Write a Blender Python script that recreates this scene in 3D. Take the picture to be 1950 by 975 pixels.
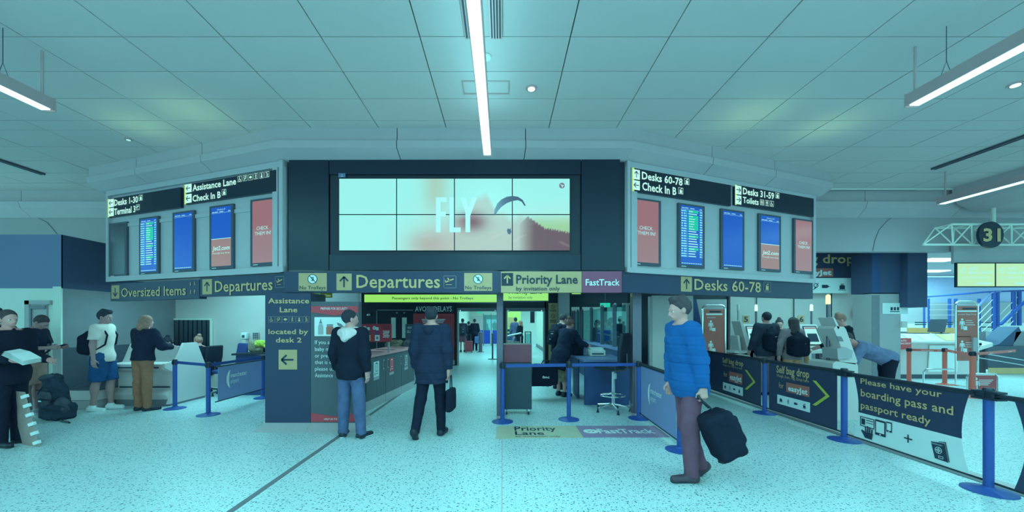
import bpy, math, random
import numpy as np
from mathutils import Vector, Matrix
random.seed(4)
PI = math.pi
for o in list(bpy.data.objects): bpy.data.objects.remove(o)
COL = bpy.context.scene.collection
SC = bpy.context.scene
# ------------------------------------------------------------ camera, world, lights, exposure
F, CX, CY, CH = 750.0, 957.0, 615.0, 1.55
cam = bpy.data.objects.new('camera', bpy.data.cameras.new('camera')); COL.objects.link(cam)
cam.location = (0, 0, CH); cam.rotation_euler = (PI/2, 0, 0)
cam.data.sensor_width = 36; cam.data.lens = 36*F/1950
cam.data.shift_x = (975-CX)/1950; cam.data.shift_y = (CY-487.5)/1950
cam.data.clip_start = .05; cam.data.clip_end = 200
SC.camera = cam
w = bpy.data.worlds.new('world'); SC.world = w; w.use_nodes = True
w.node_tree.nodes['Background'].inputs[0].default_value = (.25, .88, .96, 1)
w.node_tree.nodes['Background'].inputs[1].default_value = 1.62
SC.view_settings.view_transform = 'Standard'; SC.view_settings.look = 'None'
SC.view_settings.gamma = 1; SC.view_settings.exposure = 0.0
TINT = (.27, .95, 1.0)
def area(name, loc, sx, sy, power, col=TINT, rot=(0,0,0)):
    l = bpy.data.lights.new(name, 'AREA'); l.shape = 'RECTANGLE'; l.size = sx; l.size_y = sy
    l.energy = power; l.color = col
    o = bpy.data.objects.new(name, l); o.location = loc; o.rotation_euler = rot; COL.objects.link(o); return o
# unseen fill lights added at ceiling height behind and beside the viewer
area('concourse_fill', (0, -1.5, 4.30), 7, 2.0, 165)
area('concourse_fill', (-5.2, 1.2, 4.30), 3, 2.4, 60)
area('concourse_fill', (5.4, 1.2, 4.30), 3, 2.4, 100)
# light of the hanging tubes
area('tube_light', (-.2, 1.6, 3.735), .09, 7.0, 115)
area('tube_uplight', (-.2, 1.6, 3.90), .09, 7.0, 14, rot=(PI, 0, 0))
area('tube_light', (4.17, .9, 3.735), .09, 6.0, 75)
area('tube_light', (-4.72, .9, 3.735), .09, 6.0, 50)
area('tube_light', (8.15, 5.2, 3.735), .09, 4.0, 45)
# rooms behind the kiosk
area('check_in_lamp', (-6.0, 7.75, 2.33), 2.2, .5, 42)
area('check_in_lamp', (-5.2, 8.75, 2.85), 2.6, .5, 32)
area('lobby_lamp', (.2, 9.2, 2.82), 3.2, 3.0, 105)
area('corridor_lamp', (0, 17.5, 2.62), 3.0, 3.6, 90)
area('corridor_lamp', (0, 24.5, 2.62), 3.6, 8, 150)
area('bag_drop_lamp', (6.2, 8.4, 3.0), 3.4, .8, 52)
area('hall_lamp', (12.3, 10.2, 3.34), 4.5, 2.4, 150)
area('hall_lamp', (14.5, 13.6, 3.34), 5, 2.0, 260)
area('side_room_lamp', (4.6, 12.2, 2.85), 2.2, 2.0, 45)
# warm uplights on top of the display housings
def uplight(loc, e):
    l = bpy.data.lights.new('uplight', 'SPOT'); l.energy = e; l.color = (.42, 1, .34); l.spot_size = 2.3; l.spot_blend = 1
    l.shadow_soft_size = .12
    o = bpy.data.objects.new('uplight', l); o.location = loc; o.rotation_euler = (PI, 0, 0); COL.objects.link(o)
for p in ((-5.1, 5.55, 3.75), (-4.1, 5.2, 3.75), (3.35, 5.3, 3.75), (4.6, 5.6, 3.75)): uplight(p, 4)

# ------------------------------------------------------------ helpers
def P(px, py, Y): return Vector(((px-CX)/F*Y, Y, CH-(py-CY)/F*Y))
def FL(px, py): return P(px, py, CH*F/(py-CY))
def lin(c):
    c /= 255.0
    return c/12.92 if c <= .04045 else ((c+.055)/1.055)**2.4
MATS = {}
def mat(name, rgb=(100,100,100), rough=.55, metal=0.0, emit=0, g=1.0, var=.06, vs=6.0, bump=0, raw=False, alpha=None, spec=None):
    """rgb = colour as seen under the hall's cyan light"""
    if name in MATS: return MATS[name]
    m = bpy.data.materials.new(name); m.use_nodes = True; MATS[name] = m
    nt = m.node_tree; b = nt.nodes['Principled BSDF']; L = nt.links.new
    l = [lin(v) for v in rgb]
    if emit:
        b.inputs['Base Color'].default_value = (.01, .02, .03, 1)
        b.inputs['Emission Color'].default_value = (*l, 1); b.inputs['Emission Strength'].default_value = emit
        b.inputs['Roughness'].default_value = .3
        return m
    a = [min(.9, l[i]/TINT[i]/g) for i in range(3)]
    b.inputs['Roughness'].default_value = rough; b.inputs['Metallic'].default_value = metal
    if spec is not None: b.inputs['Specular IOR Level'].default_value = spec
    if alpha is not None: b.inputs['Alpha'].default_value = alpha
    tc = nt.nodes.new('ShaderNodeTexCoord'); n = nt.nodes.new('ShaderNodeTexNoise')
    n.inputs['Scale'].default_value = vs; n.inputs['Detail'].default_value = 4
    L(tc.outputs['Object'], n.inputs['Vector'])
    r = nt.nodes.new('ShaderNodeValToRGB'); L(n.outputs['Fac'], r.inputs['Fac'])
    r.color_ramp.elements[0].position = .25; r.color_ramp.elements[1].position = .75
    r.color_ramp.elements[0].color = (*[v*(1-var) for v in a], 1)
    r.color_ramp.elements[1].color = (*[min(.92, v*(1+var)) for v in a], 1)
    L(r.outputs['Color'], b.inputs['Base Color'])
    if bump:
        n2 = nt.nodes.new('ShaderNodeTexNoise'); n2.inputs['Scale'].default_value = vs*9; L(tc.outputs['Object'], n2.inputs['Vector'])
        bp = nt.nodes.new('ShaderNodeBump'); bp.inputs['Strength'].default_value = bump; bp.inputs['Distance'].default_value = .01
        L(n2.outputs['Fac'], bp.inputs['Height']); L(bp.outputs['Normal'], b.inputs['Normal'])
    return m
def glassmat(name, rgb=(150,215,220), mixf=.82, rough=.03):
    if name in MATS: return MATS[name]
    m = bpy.data.materials.new(name); m.use_nodes = True; MATS[name] = m; nt = m.node_tree
    nt.nodes.remove(nt.nodes['Principled BSDF']); out = nt.nodes['Material Output']
    t = nt.nodes.new('ShaderNodeBsdfTransparent'); gl = nt.nodes.new('ShaderNodeBsdfGlossy'); mx = nt.nodes.new('ShaderNodeMixShader')
    t.inputs[0].default_value = (*[lin(v)**.4 for v in rgb], 1); gl.inputs['Roughness'].default_value = rough
    gl.inputs[0].default_value = (.6, .8, .85, 1)
    mx.inputs[0].default_value = mixf
    nt.links.new(gl.outputs[0], mx.inputs[1]); nt.links.new(t.outputs[0], mx.inputs[2]); nt.links.new(mx.outputs[0], out.inputs[0])
    return m

ROOTS = {}
def tag(o, label=None, cat=None, group=None, kind=None):
    if label: o['label'] = label
    if cat: o['category'] = cat
    if group: o['group'] = group
    if kind: o['kind'] = kind
    return o
def thing(name, label, cat, loc=(0,0,0), rot=0, group=None, world=True):
    o = bpy.data.objects.new(name, None); COL.objects.link(o); o.empty_display_size = .1
    o.location = loc; o.rotation_euler = (0, 0, rot)
    tag(o, label, cat, group)
    ROOTS[o.name] = (Vector(loc) if world else None)
    return o
def mesh_obj(name, me, parent=None, m=None, root=None):
    o = bpy.data.objects.new(name, me); COL.objects.link(o)
    if m and not me.materials: me.materials.append(m)
    if parent: o.parent = parent
    return o
def world_offset(parent):
    while parent is not None:
        if parent.name in ROOTS: return ROOTS[parent.name] or Vector((0,0,0))
        parent = parent.parent
    return Vector((0,0,0))
class B:
    def __init__(s): s.v = []; s.f = []
    def add(s, vs, fs):
        n = len(s.v); s.v += [tuple(v) for v in vs]; s.f += [tuple(i+n for i in f) for f in fs]; return s
    def box(s, c, d, R=None):
        hx, hy, hz = d[0]/2, d[1]/2, d[2]/2
        vs = [Vector((x, y, z)) for x in (-hx, hx) for y in (-hy, hy) for z in (-hz, hz)]
        if R is not None: vs = [R @ v for v in vs]
        c = Vector(c); vs = [v+c for v in vs]
        return s.add(vs, [(0,1,3,2),(4,6,7,5),(0,4,5,1),(2,3,7,6),(0,2,6,4),(1,5,7,3)])
    def bb(s, x0, x1, y0, y1, z0, z1): return s.box(((x0+x1)/2, (y0+y1)/2, (z0+z1)/2), (abs(x1-x0), abs(y1-y0), abs(z1-z0)))
    def prism(s, pts, d):
        """pts: closed 3D polygon, d: extrusion vector"""
        n = len(pts); pts = [Vector(p) for p in pts]; d = Vector(d)
        return s.add(pts+[p+d for p in pts], [tuple(range(n-1, -1, -1)), tuple(range(n, 2*n))]+[(i, (i+1) % n, n+(i+1) % n, n+i) for i in range(n)])
    def poly(s, pts): return s.add(pts, [tuple(range(len(pts)))])
    def tube(s, pts, r, n=8, r2=None, caps=True):
        pts = [Vector(p) for p in pts]; m = len(pts); rings = []
        up = None
        for i, p in enumerate(pts):
            t = (pts[min(i+1, m-1)]-pts[max(i-1, 0)]).normalized()
            if up is None: up = Vector((0,0,1)) if abs(t.z) < .9 else Vector((0,1,0))
            a = t.cross(up)
            if a.length < 1e-4: a = t.cross(Vector((1,0,0)))
            a.normalize(); b = a.cross(t).normalized(); up = b
            rr = r if r2 is None else r+(r2-r)*i/max(1, m-1)
            rings.append([p+(a*math.cos(2*PI*k/n)+b*math.sin(2*PI*k/n))*rr for k in range(n)])
        vs = [v for q in rings for v in q]; fs = []
        for i in range(m-1):
            for k in range(n):
                fs.append((i*n+k, i*n+(k+1) % n, (i+1)*n+(k+1) % n, (i+1)*n+k))
        if caps: fs += [tuple(range(n-1, -1, -1)), tuple((m-1)*n+k for k in range(n))]
        return s.add(vs, fs)
    def lathe(s, prof, c, n=20, sx=1.0):
        c = Vector(c); vs = []; fs = []
        for r, z in prof:
            for k in range(n):
                a = 2*PI*k/n; vs.append((c.x+math.cos(a)*r*sx, c.y+math.sin(a)*r, c.z+z))
        m = len(prof)
        for i in range(m-1):
            for k in range(n): fs.append((i*n+k, i*n+(k+1) % n, (i+1)*n+(k+1) % n, (i+1)*n+k))
        fs += [tuple(range(n-1, -1, -1)), tuple((m-1)*n+k for k in range(n))]
        return s.add(vs, fs)
    def build(s, name, m, parent=None, smooth=False, bevel=0):
        me = bpy.data.meshes.new(name)
        off = world_offset(parent)
        me.from_pydata([(v[0]-off.x, v[1]-off.y, v[2]-off.z) for v in s.v], [], s.f); me.update()
        me.materials.append(m)
        if smooth:
            me.polygons.foreach_set('use_smooth', [True]*len(me.polygons))
            try: me.set_sharp_from_angle(angle=.7)
            except Exception: pass
        o = mesh_obj(name, me, parent)
        if bevel:
            md = o.modifiers.new('bevel', 'BEVEL'); md.width = bevel; md.segments = 2; md.limit_method = 'ANGLE'
        return o
def box(name, m, x0, x1, y0, y1, z0, z1, parent=None, bevel=0):
    return B().bb(x0, x1, y0, y1, z0, z1).build(name, m, parent, bevel=bevel)
def struct(name, m, *a, **k):
    o = box(name, m, *a, **k); o['kind'] = 'structure'; return o
def copy_tree(o, parent=None):
    c = o.copy(); COL.objects.link(c); c.parent = parent
    if o.name in ROOTS: ROOTS[c.name] = ROOTS[o.name]
    for ch in [x for x in bpy.data.objects if x.parent == o]: copy_tree(ch, c)
    return c
# a vertical plane carrying flat print; pixels of the photograph are intersected with the real plane
class Plane:
    def __init__(s, a, b):
        s.o = Vector((a[0], a[1], 0)); s.u = Vector((b[0]-a[0], b[1]-a[1], 0)).normalized()
        s.n = Vector((s.u.y, -s.u.x, 0))
        if s.n.dot(s.o-Vector((0,0,0))) > 0: s.n = -s.n          # towards the viewer
    def uv(s, px, py):
        d = Vector(((px-CX)/F, 1, -(py-CY)/F)); o = Vector((0, 0, CH))
        t = (s.o-o).dot(s.n)/d.dot(s.n); p = o+d*t
        return (p-s.o).dot(s.u), p.z
    def w(s, u, v, off=0): return s.o+s.u*u+Vector((0,0,v))+s.n*off
    def slab(s, u0, u1, v0, v1, o0, o1, bld=None):
        bld = bld or B()
        return bld.prism([s.w(u0, v0, o0), s.w(u1, v0, o0), s.w(u1, v1, o0), s.w(u0, v1, o0)], s.n*(o1-o0))
    def rect(s, name, m, x0, x1, yt, yb, o0=0, o1=.01, parent=None, bld=None):
        u0, v1 = s.uv(x0, yt); _, v0 = s.uv(x0, yb); u1, _ = s.uv(x1, yt)
        b = s.slab(u0, u1, v0, v1, o0, o1, bld)
        return b.build(name, m, parent) if bld is None else bld
    def text(s, t, m, x0, x1, yt, yb, off=.012, parent=None, name='lettering', bold=.0, shear=0):
        u0, v1 = s.uv(x0, yt); _, v0 = s.uv(x0, yb); u1, _ = s.uv(x1, yt)
        return s.textuv(t, m, u0, u1, v0, v1, off, parent, name, bold, shear)
    def textuv(s, t, m, u0, u1, v0, v1, off=.012, parent=None, name='lettering', bold=.0, shear=0):
        vs, fs, x0, x1 = glyphs(t, bold, shear); b = B()
        k = (u1-u0)/(x1-x0); h = (v1-v0)/CAPH
        b.add([s.w(u0+(x-x0)*k, v0+y*h, off) for x, y in vs], fs)
        return b.build(name, m, parent)
    def icon(s, ic, m, u, v, size, off=.012, parent=None, name='pictogram'):
        b = B()
        for sh in ic:
            if sh[0] == 'l':
                x0, y0, x1, y1, wd = sh[1:]; d = Vector((x1-x0, y1-y0)); d.normalize(); n = Vector((-d.y, d.x))*wd/2
                pts = [(x0+n.x, y0+n.y), (x0-n.x, y0-n.y), (x1-n.x, y1-n.y), (x1+n.x, y1+n.y)]
            elif sh[0] == 'c':
                pts = [(sh[1]+sh[3]*math.cos(a*PI/8), sh[2]+sh[3]*math.sin(a*PI/8)) for a in range(16)]
            elif sh[0] == 'p': pts = sh[1]
            elif sh[0] == 'ring':
                _, cx, cy, r, wd = sh
                for a in range(20):
                    t0, t1 = a*PI/10, (a+1)*PI/10
                    q = [(cx+rr*math.cos(t), cy+rr*math.sin(t)) for rr, t in ((r, t0), (r, t1), (r-wd, t1), (r-wd, t0))]
                    b.poly([s.w(u+x*size, v+y*size, off) for x, y in q])
                continue
            elif sh[0] == 'r':
                x0, y0, x1, y1 = sh[1:]; pts = [(x0,y0),(x1,y0),(x1,y1),(x0,y1)]
            elif sh[0] == 'fr':
                x0, y0, x1, y1, wd = sh[1:]
                for q in ((x0,y0,x1,y0+wd),(x0,y1-wd,x1,y1),(x0,y0,x0+wd,y1),(x1-wd,y0,x1,y1)):
                    b.poly([s.w(u+x*size, v+y*size, off) for x, y in ((q[0],q[1]),(q[2],q[1]),(q[2],q[3]),(q[0],q[3]))])
                continue
            b.poly([s.w(u+x*size, v+y*size, off) for x, y in pts])
        return b.build(name, m, parent)
    def iconpx(s, ic, m, x0, yt, yb, **k):
        u, v1 = s.uv(x0, yt); _, v0 = s.uv(x0, yb)
        return s.icon(ic, m, u, v0, v1-v0, **k)
class FloorPlane(Plane):
    def __init__(s, z=0): s.z = z
    def uv(s, px, py): p = FL(px, py); return p.x, p.y
    def w(s, u, v, off=0): return Vector((u, v, s.z+off))
_G = {}
def glyphs(t, bold=0, shear=0):
    key = (t, bold, shear)
    if key in _G: return _G[key]
    c = bpy.data.curves.new('t', 'FONT'); c.body = t; c.size = 1; c.resolution_u = 2; c.offset = bold; c.shear = shear; c.space_character = 1.0+bold
    o = bpy.data.objects.new('t', c); COL.objects.link(o)
    me = bpy.data.meshes.new_from_object(o)
    vs = [(v.co.x, v.co.y) for v in me.vertices]; fs = [tuple(p.vertices) for p in me.polygons]
    bpy.data.objects.remove(o); bpy.data.curves.remove(c); bpy.data.meshes.remove(me)
    r = (vs, fs, min(v[0] for v in vs), max(v[0] for v in vs)); _G[key] = r; return r
_h = glyphs('H'); CAPH = max(v[1] for v in _h[0])
def arrow(d, wd=.11):
    base = [(.5,.14,.5,.84),(.5,.86,.22,.55),(.5,.86,.78,.55)]
    rot = {'u': lambda x, y: (x, y), 'l': lambda x, y: (1-y, x), 'r': lambda x, y: (y, x), 'd': lambda x, y: (x, 1-y)}[d]
    return [('l', *rot(a, b), *rot(c, e), wd) for a, b, c, e in base]
IC_FRAME = [('fr', 0, 0, 1, 1, .05)]
IC_CHAIR = [('c', .42, .82, 0.08), ('l', .42, .74, .45, .45, .09), ('l', .45, .45, .65, .42, .09), ('l', .65, .42, .75, .18, .09), ('ring', .42, .33, .24, .07)]
IC_CHAIR[0] = ('c', .42, .82, .08)
IC_MAN = [('c', .5, .86, .09), ('p', [(.38,.74),(.62,.74),(.62,.44),(.38,.44)]), ('r', .4, .08, .48, .46), ('r', .52, .08, .6, .46), ('l', .34,.72,.3,.42,.06), ('l', .66,.72,.7,.42,.06)]
IC_WALK = [('c', .52, .86, .09), ('l', .5,.74,.48,.45,.14), ('l', .48,.45,.34,.1,.08), ('l', .5,.45,.66,.1,.08), ('l', .5,.72,.3,.52,.06), ('l', .5,.72,.7,.55,.06)]
IC_EAR = [('ring', .5, .6, .26, .08), ('l', .3,.2,.55,.42,.09), ('l', .2,.1,.8,.9,.05)]
IC_EYE = [('p', [(.12,.5),(.5,.76),(.88,.5),(.5,.24)])]
IC_BABY = [('c', .5, .72, .13), ('p', [(.3,.14),(.7,.14),(.62,.56),(.38,.56)])]
IC_STICK = [('c', .45, .86, .09), ('l', .45,.74,.52,.42,.13), ('l', .52,.42,.38,.1,.08), ('l', .52,.42,.68,.1,.08), ('l', .48,.7,.78,.5,.06), ('l', .78,.52,.82,.1,.04)]
IC_BAG = [('r', .28,.18,.78,.62), ('l', .3,.62,.6,.85,.07), ('c', .68, .84, .09), ('l', .16,.12,.86,.12,.06)]
IC_PLANE = [('l', .12,.42,.9,.74,.12), ('p', [(.42,.52),(.56,.58),(.38,.86),(.28,.82)]), ('p', [(.1,.44),(.2,.46),(.14,.66),(.06,.64)]), ('l', .15,.2,.72,.2,.05)]
IC_CASE = [('r', .2,.18,.8,.62), ('fr', .36,.6,.64,.8,.06), ('l', .06,.1,.94,.1,.05)]
IC_TAG = [('r', .05,.32,.62,.68), ('p', [(.62,.32),(.8,.42),(.8,.58),(.62,.68)]), ('l', .8,.5,.98,.5,.05)]
IC_TROLL = [('l', .25,.75,.7,.75,.07), ('l', .35,.72,.45,.4,.08), ('l', .5,.72,.6,.42,.08), ('l', .3,.4,.75,.4,.06), ('c', .38,.3,.06), ('c', .66,.3,.06)]
IC_TOIL = [('c', .3,.82,.08), ('r', .2,.3,.4,.72), ('c', .7,.82,.08), ('r', .6,.3,.8,.72), ('r', .24,.08,.36,.32), ('r', .64,.08,.76,.32)]
# ------------------------------------------------------------ materials
M_ceil = mat('ceiling_tile', (124,197,202), .85, var=.03, vs=.7)
M_ceilbk = mat('ceiling_void', (8,20,26), .9)
M_soff = mat('soffit_paint', (112,178,188), .6, var=.02)
M_bulk = mat('bulkhead_paint', (104,170,180), .8, var=.05, vs=.5)
M_housing = mat('housing_grey', (112,184,196), .45, var=.02)
M_navy = mat('navy_sign', (26,58,90), .45, var=.05, vs=1.5)
M_navyd = mat('navy_dark', (8,34,58), .35, var=.08, vs=.8)
M_yel = mat('sign_yellow', (118,165,127), .5, var=.03, g=1)
M_yele = mat('backlit_yellow', (150,230,104), emit=1.0)
M_whe = mat('backlit_white', (190,250,235), emit=1.0)
M_yeltrim = mat('backlit_edge', (190,235,90), emit=.9)
M_purple = mat('sign_purple', (88,78,112), .5, var=.02)
M_prw = mat('print_white', (165,235,240), .5, var=.01)
M_prd = mat('print_dark', (20,50,75), .5, var=.01)
M_pry = mat('print_yellow', (130,178,130), .5, var=.01, g=1)
M_prg = mat('print_green', (110,190,80), .5, var=.01)
M_red = mat('poster_red', (118,68,84), .5, var=.02)
M_oran = mat('poster_orange', (110,104,96), .5, var=.05)
M_white = mat('white_paint', (150,232,228), .6, var=.03, vs=2)
M_offw = mat('offwhite_laminate', (128,205,208), .4, var=.03, vs=2)
M_greyl = mat('grey_laminate', (105,172,180), .45, var=.03)
M_greym = mat('grey_mid', (75,128,140), .55, var=.05)
M_greyd = mat('grey_dark', (42,80,98), .5, var=.06)
M_blk = mat('black_rubber', (16,40,58), .5, var=.05)
M_blue = mat('belt_blue', (24,80,160), .45, var=.05)
M_bluew = mat('wall_blue', (68,130,170), .7, var=.04, vs=1)
M_navyw = mat('wall_navy', (35,78,112), .7, var=.06, vs=1)
M_bblue = mat('banner_blue', (78,145,195), .5, var=.05, vs=1.5)
M_deskb = mat('desk_blue', (24,72,124), .45, var=.05)
M_steel = mat('brushed_steel', (66,108,126), .38, metal=.6, var=.08, vs=3)
M_chrome = mat('chrome', (170,235,240), .15, metal=1.0, var=.02)
M_alu = mat('aluminium', (120,180,188), .4, metal=.5, var=.04)
M_trunk = mat('dark_panel', (50,92,105), .5, var=.05, vs=2)
M_tube = mat('lamp_diffuser', (195,255,252), emit=2.2)
M_glow = mat('downlight_glow', (190,255,255), emit=6)
M_lampg = mat('lamp_greenish', (170,255,190), emit=2.0)
M_lampb = mat('lamp_yellowish', (225,255,150), emit=2.0)
M_glass = glassmat('glass')
M_scrw = mat('screen_white', (165,240,235), emit=1.0)
M_scrb = mat('screen_blue', (22,84,190), emit=1.0)
M_scrbl = mat('screen_lightblue', (60,160,215), emit=1.0)
M_scrg = mat('screen_green', (30,200,160), emit=1.0)
M_scrr = mat('screen_red', (148,118,122), emit=1.0)
M_scrt = mat('screen_tan', (148,122,118), emit=1.0)
M_scroff = mat('screen_off', (38,72,90), .2, var=.1, vs=.8)
M_scrpale = mat('screen_pale', (180,232,175), emit=1.0)
M_camo = mat('mottled_fabric', (80,125,110), .9, var=.5, vs=14)
def clothmat(name, rgb, var=.12): return mat(name, rgb, .9, var=var, vs=9, bump=.4, spec=.2)
def floormat():
    m = bpy.data.materials.new('terrazzo'); m.use_nodes = True; nt = m.node_tree; b = nt.nodes['Principled BSDF']; L = nt.links.new
    tc = nt.nodes.new('ShaderNodeTexCoord')
    base = nt.nodes.new('ShaderNodeRGB'); base.outputs[0].default_value = (.74, .79, .81, 1)
    prev = base.outputs[0]
    for sc, th, col in ((24, .17, (.05,.14,.20,1)), (52, .19, (.16,.32,.38,1)), (13, .085, (.08,.18,.22,1)), (90,.20,(.42,.60,.66,1))):
        nz = nt.nodes.new('ShaderNodeTexNoise'); nz.inputs['Scale'].default_value = sc*1.7; nz.inputs['Detail'].default_value = 1; L(tc.outputs['Object'], nz.inputs['Vector'])
        ad = nt.nodes.new('ShaderNodeVectorMath'); ad.operation = 'MULTIPLY_ADD'; ad.inputs[1].default_value = (.7/sc,)*3
        L(nz.outputs['Color'], ad.inputs[0]); L(tc.outputs['Object'], ad.inputs[2])
        v = nt.nodes.new('ShaderNodeTexVoronoi'); v.voronoi_dimensions = '2D'; v.inputs['Scale'].default_value = sc; v.inputs['Randomness'].default_value = 1; L(ad.outputs[0], v.inputs['Vector'])
        c = nt.nodes.new('ShaderNodeMath'); c.operation = 'LESS_THAN'; c.inputs[1].default_value = th; L(v.outputs['Distance'], c.inputs[0])
        sp = nt.nodes.new('ShaderNodeSeparateColor'); L(v.outputs['Color'], sp.inputs[0])
        c2 = nt.nodes.new('ShaderNodeMath'); c2.operation = 'LESS_THAN'; c2.inputs[1].default_value = .55; L(sp.outputs[0], c2.inputs[0])
        mu = nt.nodes.new('ShaderNodeMath'); mu.operation = 'MULTIPLY'; L(c.outputs[0], mu.inputs[0]); L(c2.outputs[0], mu.inputs[1])
        mx = nt.nodes.new('ShaderNodeMix'); mx.data_type = 'RGBA'; L(mu.outputs[0], mx.inputs[0]); L(prev, mx.inputs[6]); mx.inputs[7].default_value = col
        prev = mx.outputs[2]
    L(prev, b.inputs['Base Color']); b.inputs['Roughness'].default_value = .32
    b.inputs['Specular IOR Level'].default_value = .35
    return m
M_floor = floormat()
# ------------------------------------------------------------ structure
CZ = 4.337
struct('floor', M_floor, -16, 20, -9, 34, -.1, 0)
ceil = struct('ceiling', M_ceilbk, -16, 20, -9, 8.5, CZ+.03, CZ+.12)
# ceiling panels, each a part
xe = [-.807]
while xe[0] > -13: xe.insert(0, xe[0]-.965)
xe.append(.662)
while xe[-1] < 13: xe.append(xe[-1]+.966)
ye = [2.25, 2.78, 3.31, 3.84, 4.37, 4.90, 5.43, 5.70, 6.24, 6.78, 7.32, 7.86, 8.12]
TM = {}
def tile_mesh(wd, ln):
    k = (round(wd, 3), round(ln, 3))
    if k not in TM:
        b = B(); b.box((0,0,.012), (wd-.011, ln-.011, .024)); me = bpy.data.meshes.new('tile'); me.from_pydata(b.v, [], b.f); me.materials.append(M_ceil); TM[k] = me
    return TM[k]
def in_kiosk(x, y):
    if x < -7.3 or x > 6.0: return False
    if x < -3.2: lim = 5.65+(-3.2-x)*(7.2-5.65)/4.0
    elif x > 1.8: lim = 5.65+(x-1.8)*(7.4-5.65)/4.1
    else: lim = 5.65
    return y > lim+.45
for j in range(len(ye)-1):
    for i in range(len(xe)-1):
        xc, yc = (xe[i]+xe[i+1])/2, (ye[j]+ye[j+1])/2
        if abs(xc)/yc > 1.55 or in_kiosk(xc, yc) or xc > 9.1: continue
        t = mesh_obj('ceiling_panel', tile_mesh(xe[i+1]-xe[i], ye[j+1]-ye[j]), ceil)
        q = random.random()
        t.location = (xc, yc, CZ+.001+random.uniform(0, .003))
        t.rotation_euler = (random.uniform(-.003, .003)+(.018 if q > .93 else 0), random.uniform(-.002, .002), 0)
# plain continuation of the ceiling
box('ceiling_panel', M_ceil, -16, 20, -9, 2.245, CZ, CZ+.03, ceil)
for a, b_ in ((-16, -12.3), (12.3, 20)): box('ceiling_panel', M_ceil, a, b_, 2.25, 8.12, CZ, CZ+.03, ceil)
box('ceiling_panel', M_ceil, -12.3, 12.3, 8.12, 8.5, CZ-.004, CZ+.03, ceil)
# bulkhead with its moulding, broken into lengths
bulk = struct('wall_bulkhead', M_bulk, -16, 20, 8.45, 8.6, 3.08, CZ+.03)
for k, (x0, x1) in enumerate(((-13.5, -10.1), (-10.09, -6.9), (5.6, 7.6), (7.61, 9.6), (9.61, 13.5))):
    prof = [(8.44, 3.80), (8.25, 3.95), (8.20, 4.08), (8.26, 4.10), (8.26, CZ+.02), (8.44, CZ+.02)]
    B().prism([(x0, y, z) for y, z in prof], (x1-x0, 0, 0)).build('moulding', M_soff, bulk)
for pts_ in ([(1710,408),(1690,420),(1674,438),(1666,458),(1662,478)], [(29,393),(62,409),(90,424),(109,446)]): B().tube([P(x_, y_, 8.445) for x_, y_ in pts_], .008, 5).build('joint_line', M_greym, bulk)
b = B().prism([(9.3, 2.3, CZ+.02), (9.3, 2.3, 4.15), (9.42, 2.3, 4.0), (9.75, 2.3, 3.84), (14, 2.3, 3.84), (14, 2.3, CZ+.02)], (0, 5.85, 0))
tag(b.build('trim_1', M_soff), kind='structure')
# kiosk plan
PA, PB, PC, PD = (-7.22, 7.23), (-3.21, 5.85), (1.82, 5.87), (5.89, 7.47)
PL, PM, PR = Plane(PA, PB), Plane((-3.21, 5.85), (1.82, 5.85)), Plane(PC, PD)
# soffit ring over the display housings
sof = thing('display_soffit', 'pale moulded soffit ring joining the display housings to the ceiling', 'soffit', (0, 6.0, 3.9))
def off_line(p, q, d):
    u = Vector((q[0]-p[0], q[1]-p[1])).normalized(); n = Vector((u.y, -u.x)); return n*d
def miter(pts, d):
    out = []
    for i, p in enumerate(pts):
        ns = []
        if i: ns.append(off_line(pts[i-1], p, 1))
        if i < len(pts)-1: ns.append(off_line(p, pts[i+1], 1))
        n = sum(ns, Vector((0, 0))).normalized(); n *= d/max(.3, n.dot(ns[0])); out.append(Vector(p)+n)
    return out
ext = [(-7.36, 7.28), PB, PC, (6.03, 7.52)]
sprof = [(-.05, 3.94), (.04, 3.955), (.24, 4.05), (.25, 4.15), (.22, 4.16), (.22, CZ+.02), (-.05, CZ+.02)]
rings = [miter(ext, d) for d, z in sprof]
def sofseg(k, t0, t1):
    b = B(); n = len(sprof)
    A = [(*(rings[i][k].lerp(rings[i][k+1], t0)), sprof[i][1]) for i in range(n)]
    C = [(*(rings[i][k].lerp(rings[i][k+1], t1)), sprof[i][1]) for i in range(n)]
    b.add(A+C, [tuple(range(n)), tuple(range(2*n-1, n-1, -1))]+[(i, n+i, n+(i+1) % n, (i+1) % n) for i in range(n)])
    b.build('soffit_panel', M_soff, sof)
for k, cuts in ((0, (0, .30, .66, 1)), (1, (0, .34, .70, 1)), (2, (0, .34, .66, 1))):
    for a, c in zip(cuts, cuts[1:]): sofseg(k, a+(.0012 if a else 0), c-(.0012 if c < 1 else 0))
# plain body behind housings so the kiosk is solid
kb = [(PA[0], PA[1]+.06), (PB[0], PB[1]+.06), (PC[0], PC[1]+.06), (PD[0], PD[1]+.06), (5.7, 8.2), (-7.0, 8.2)]
tag(B().prism([(x, y, 2.36) for x, y in kb], (0, 0, CZ-2.36)).build('wall_kiosk', M_greyl), kind='structure')

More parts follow.
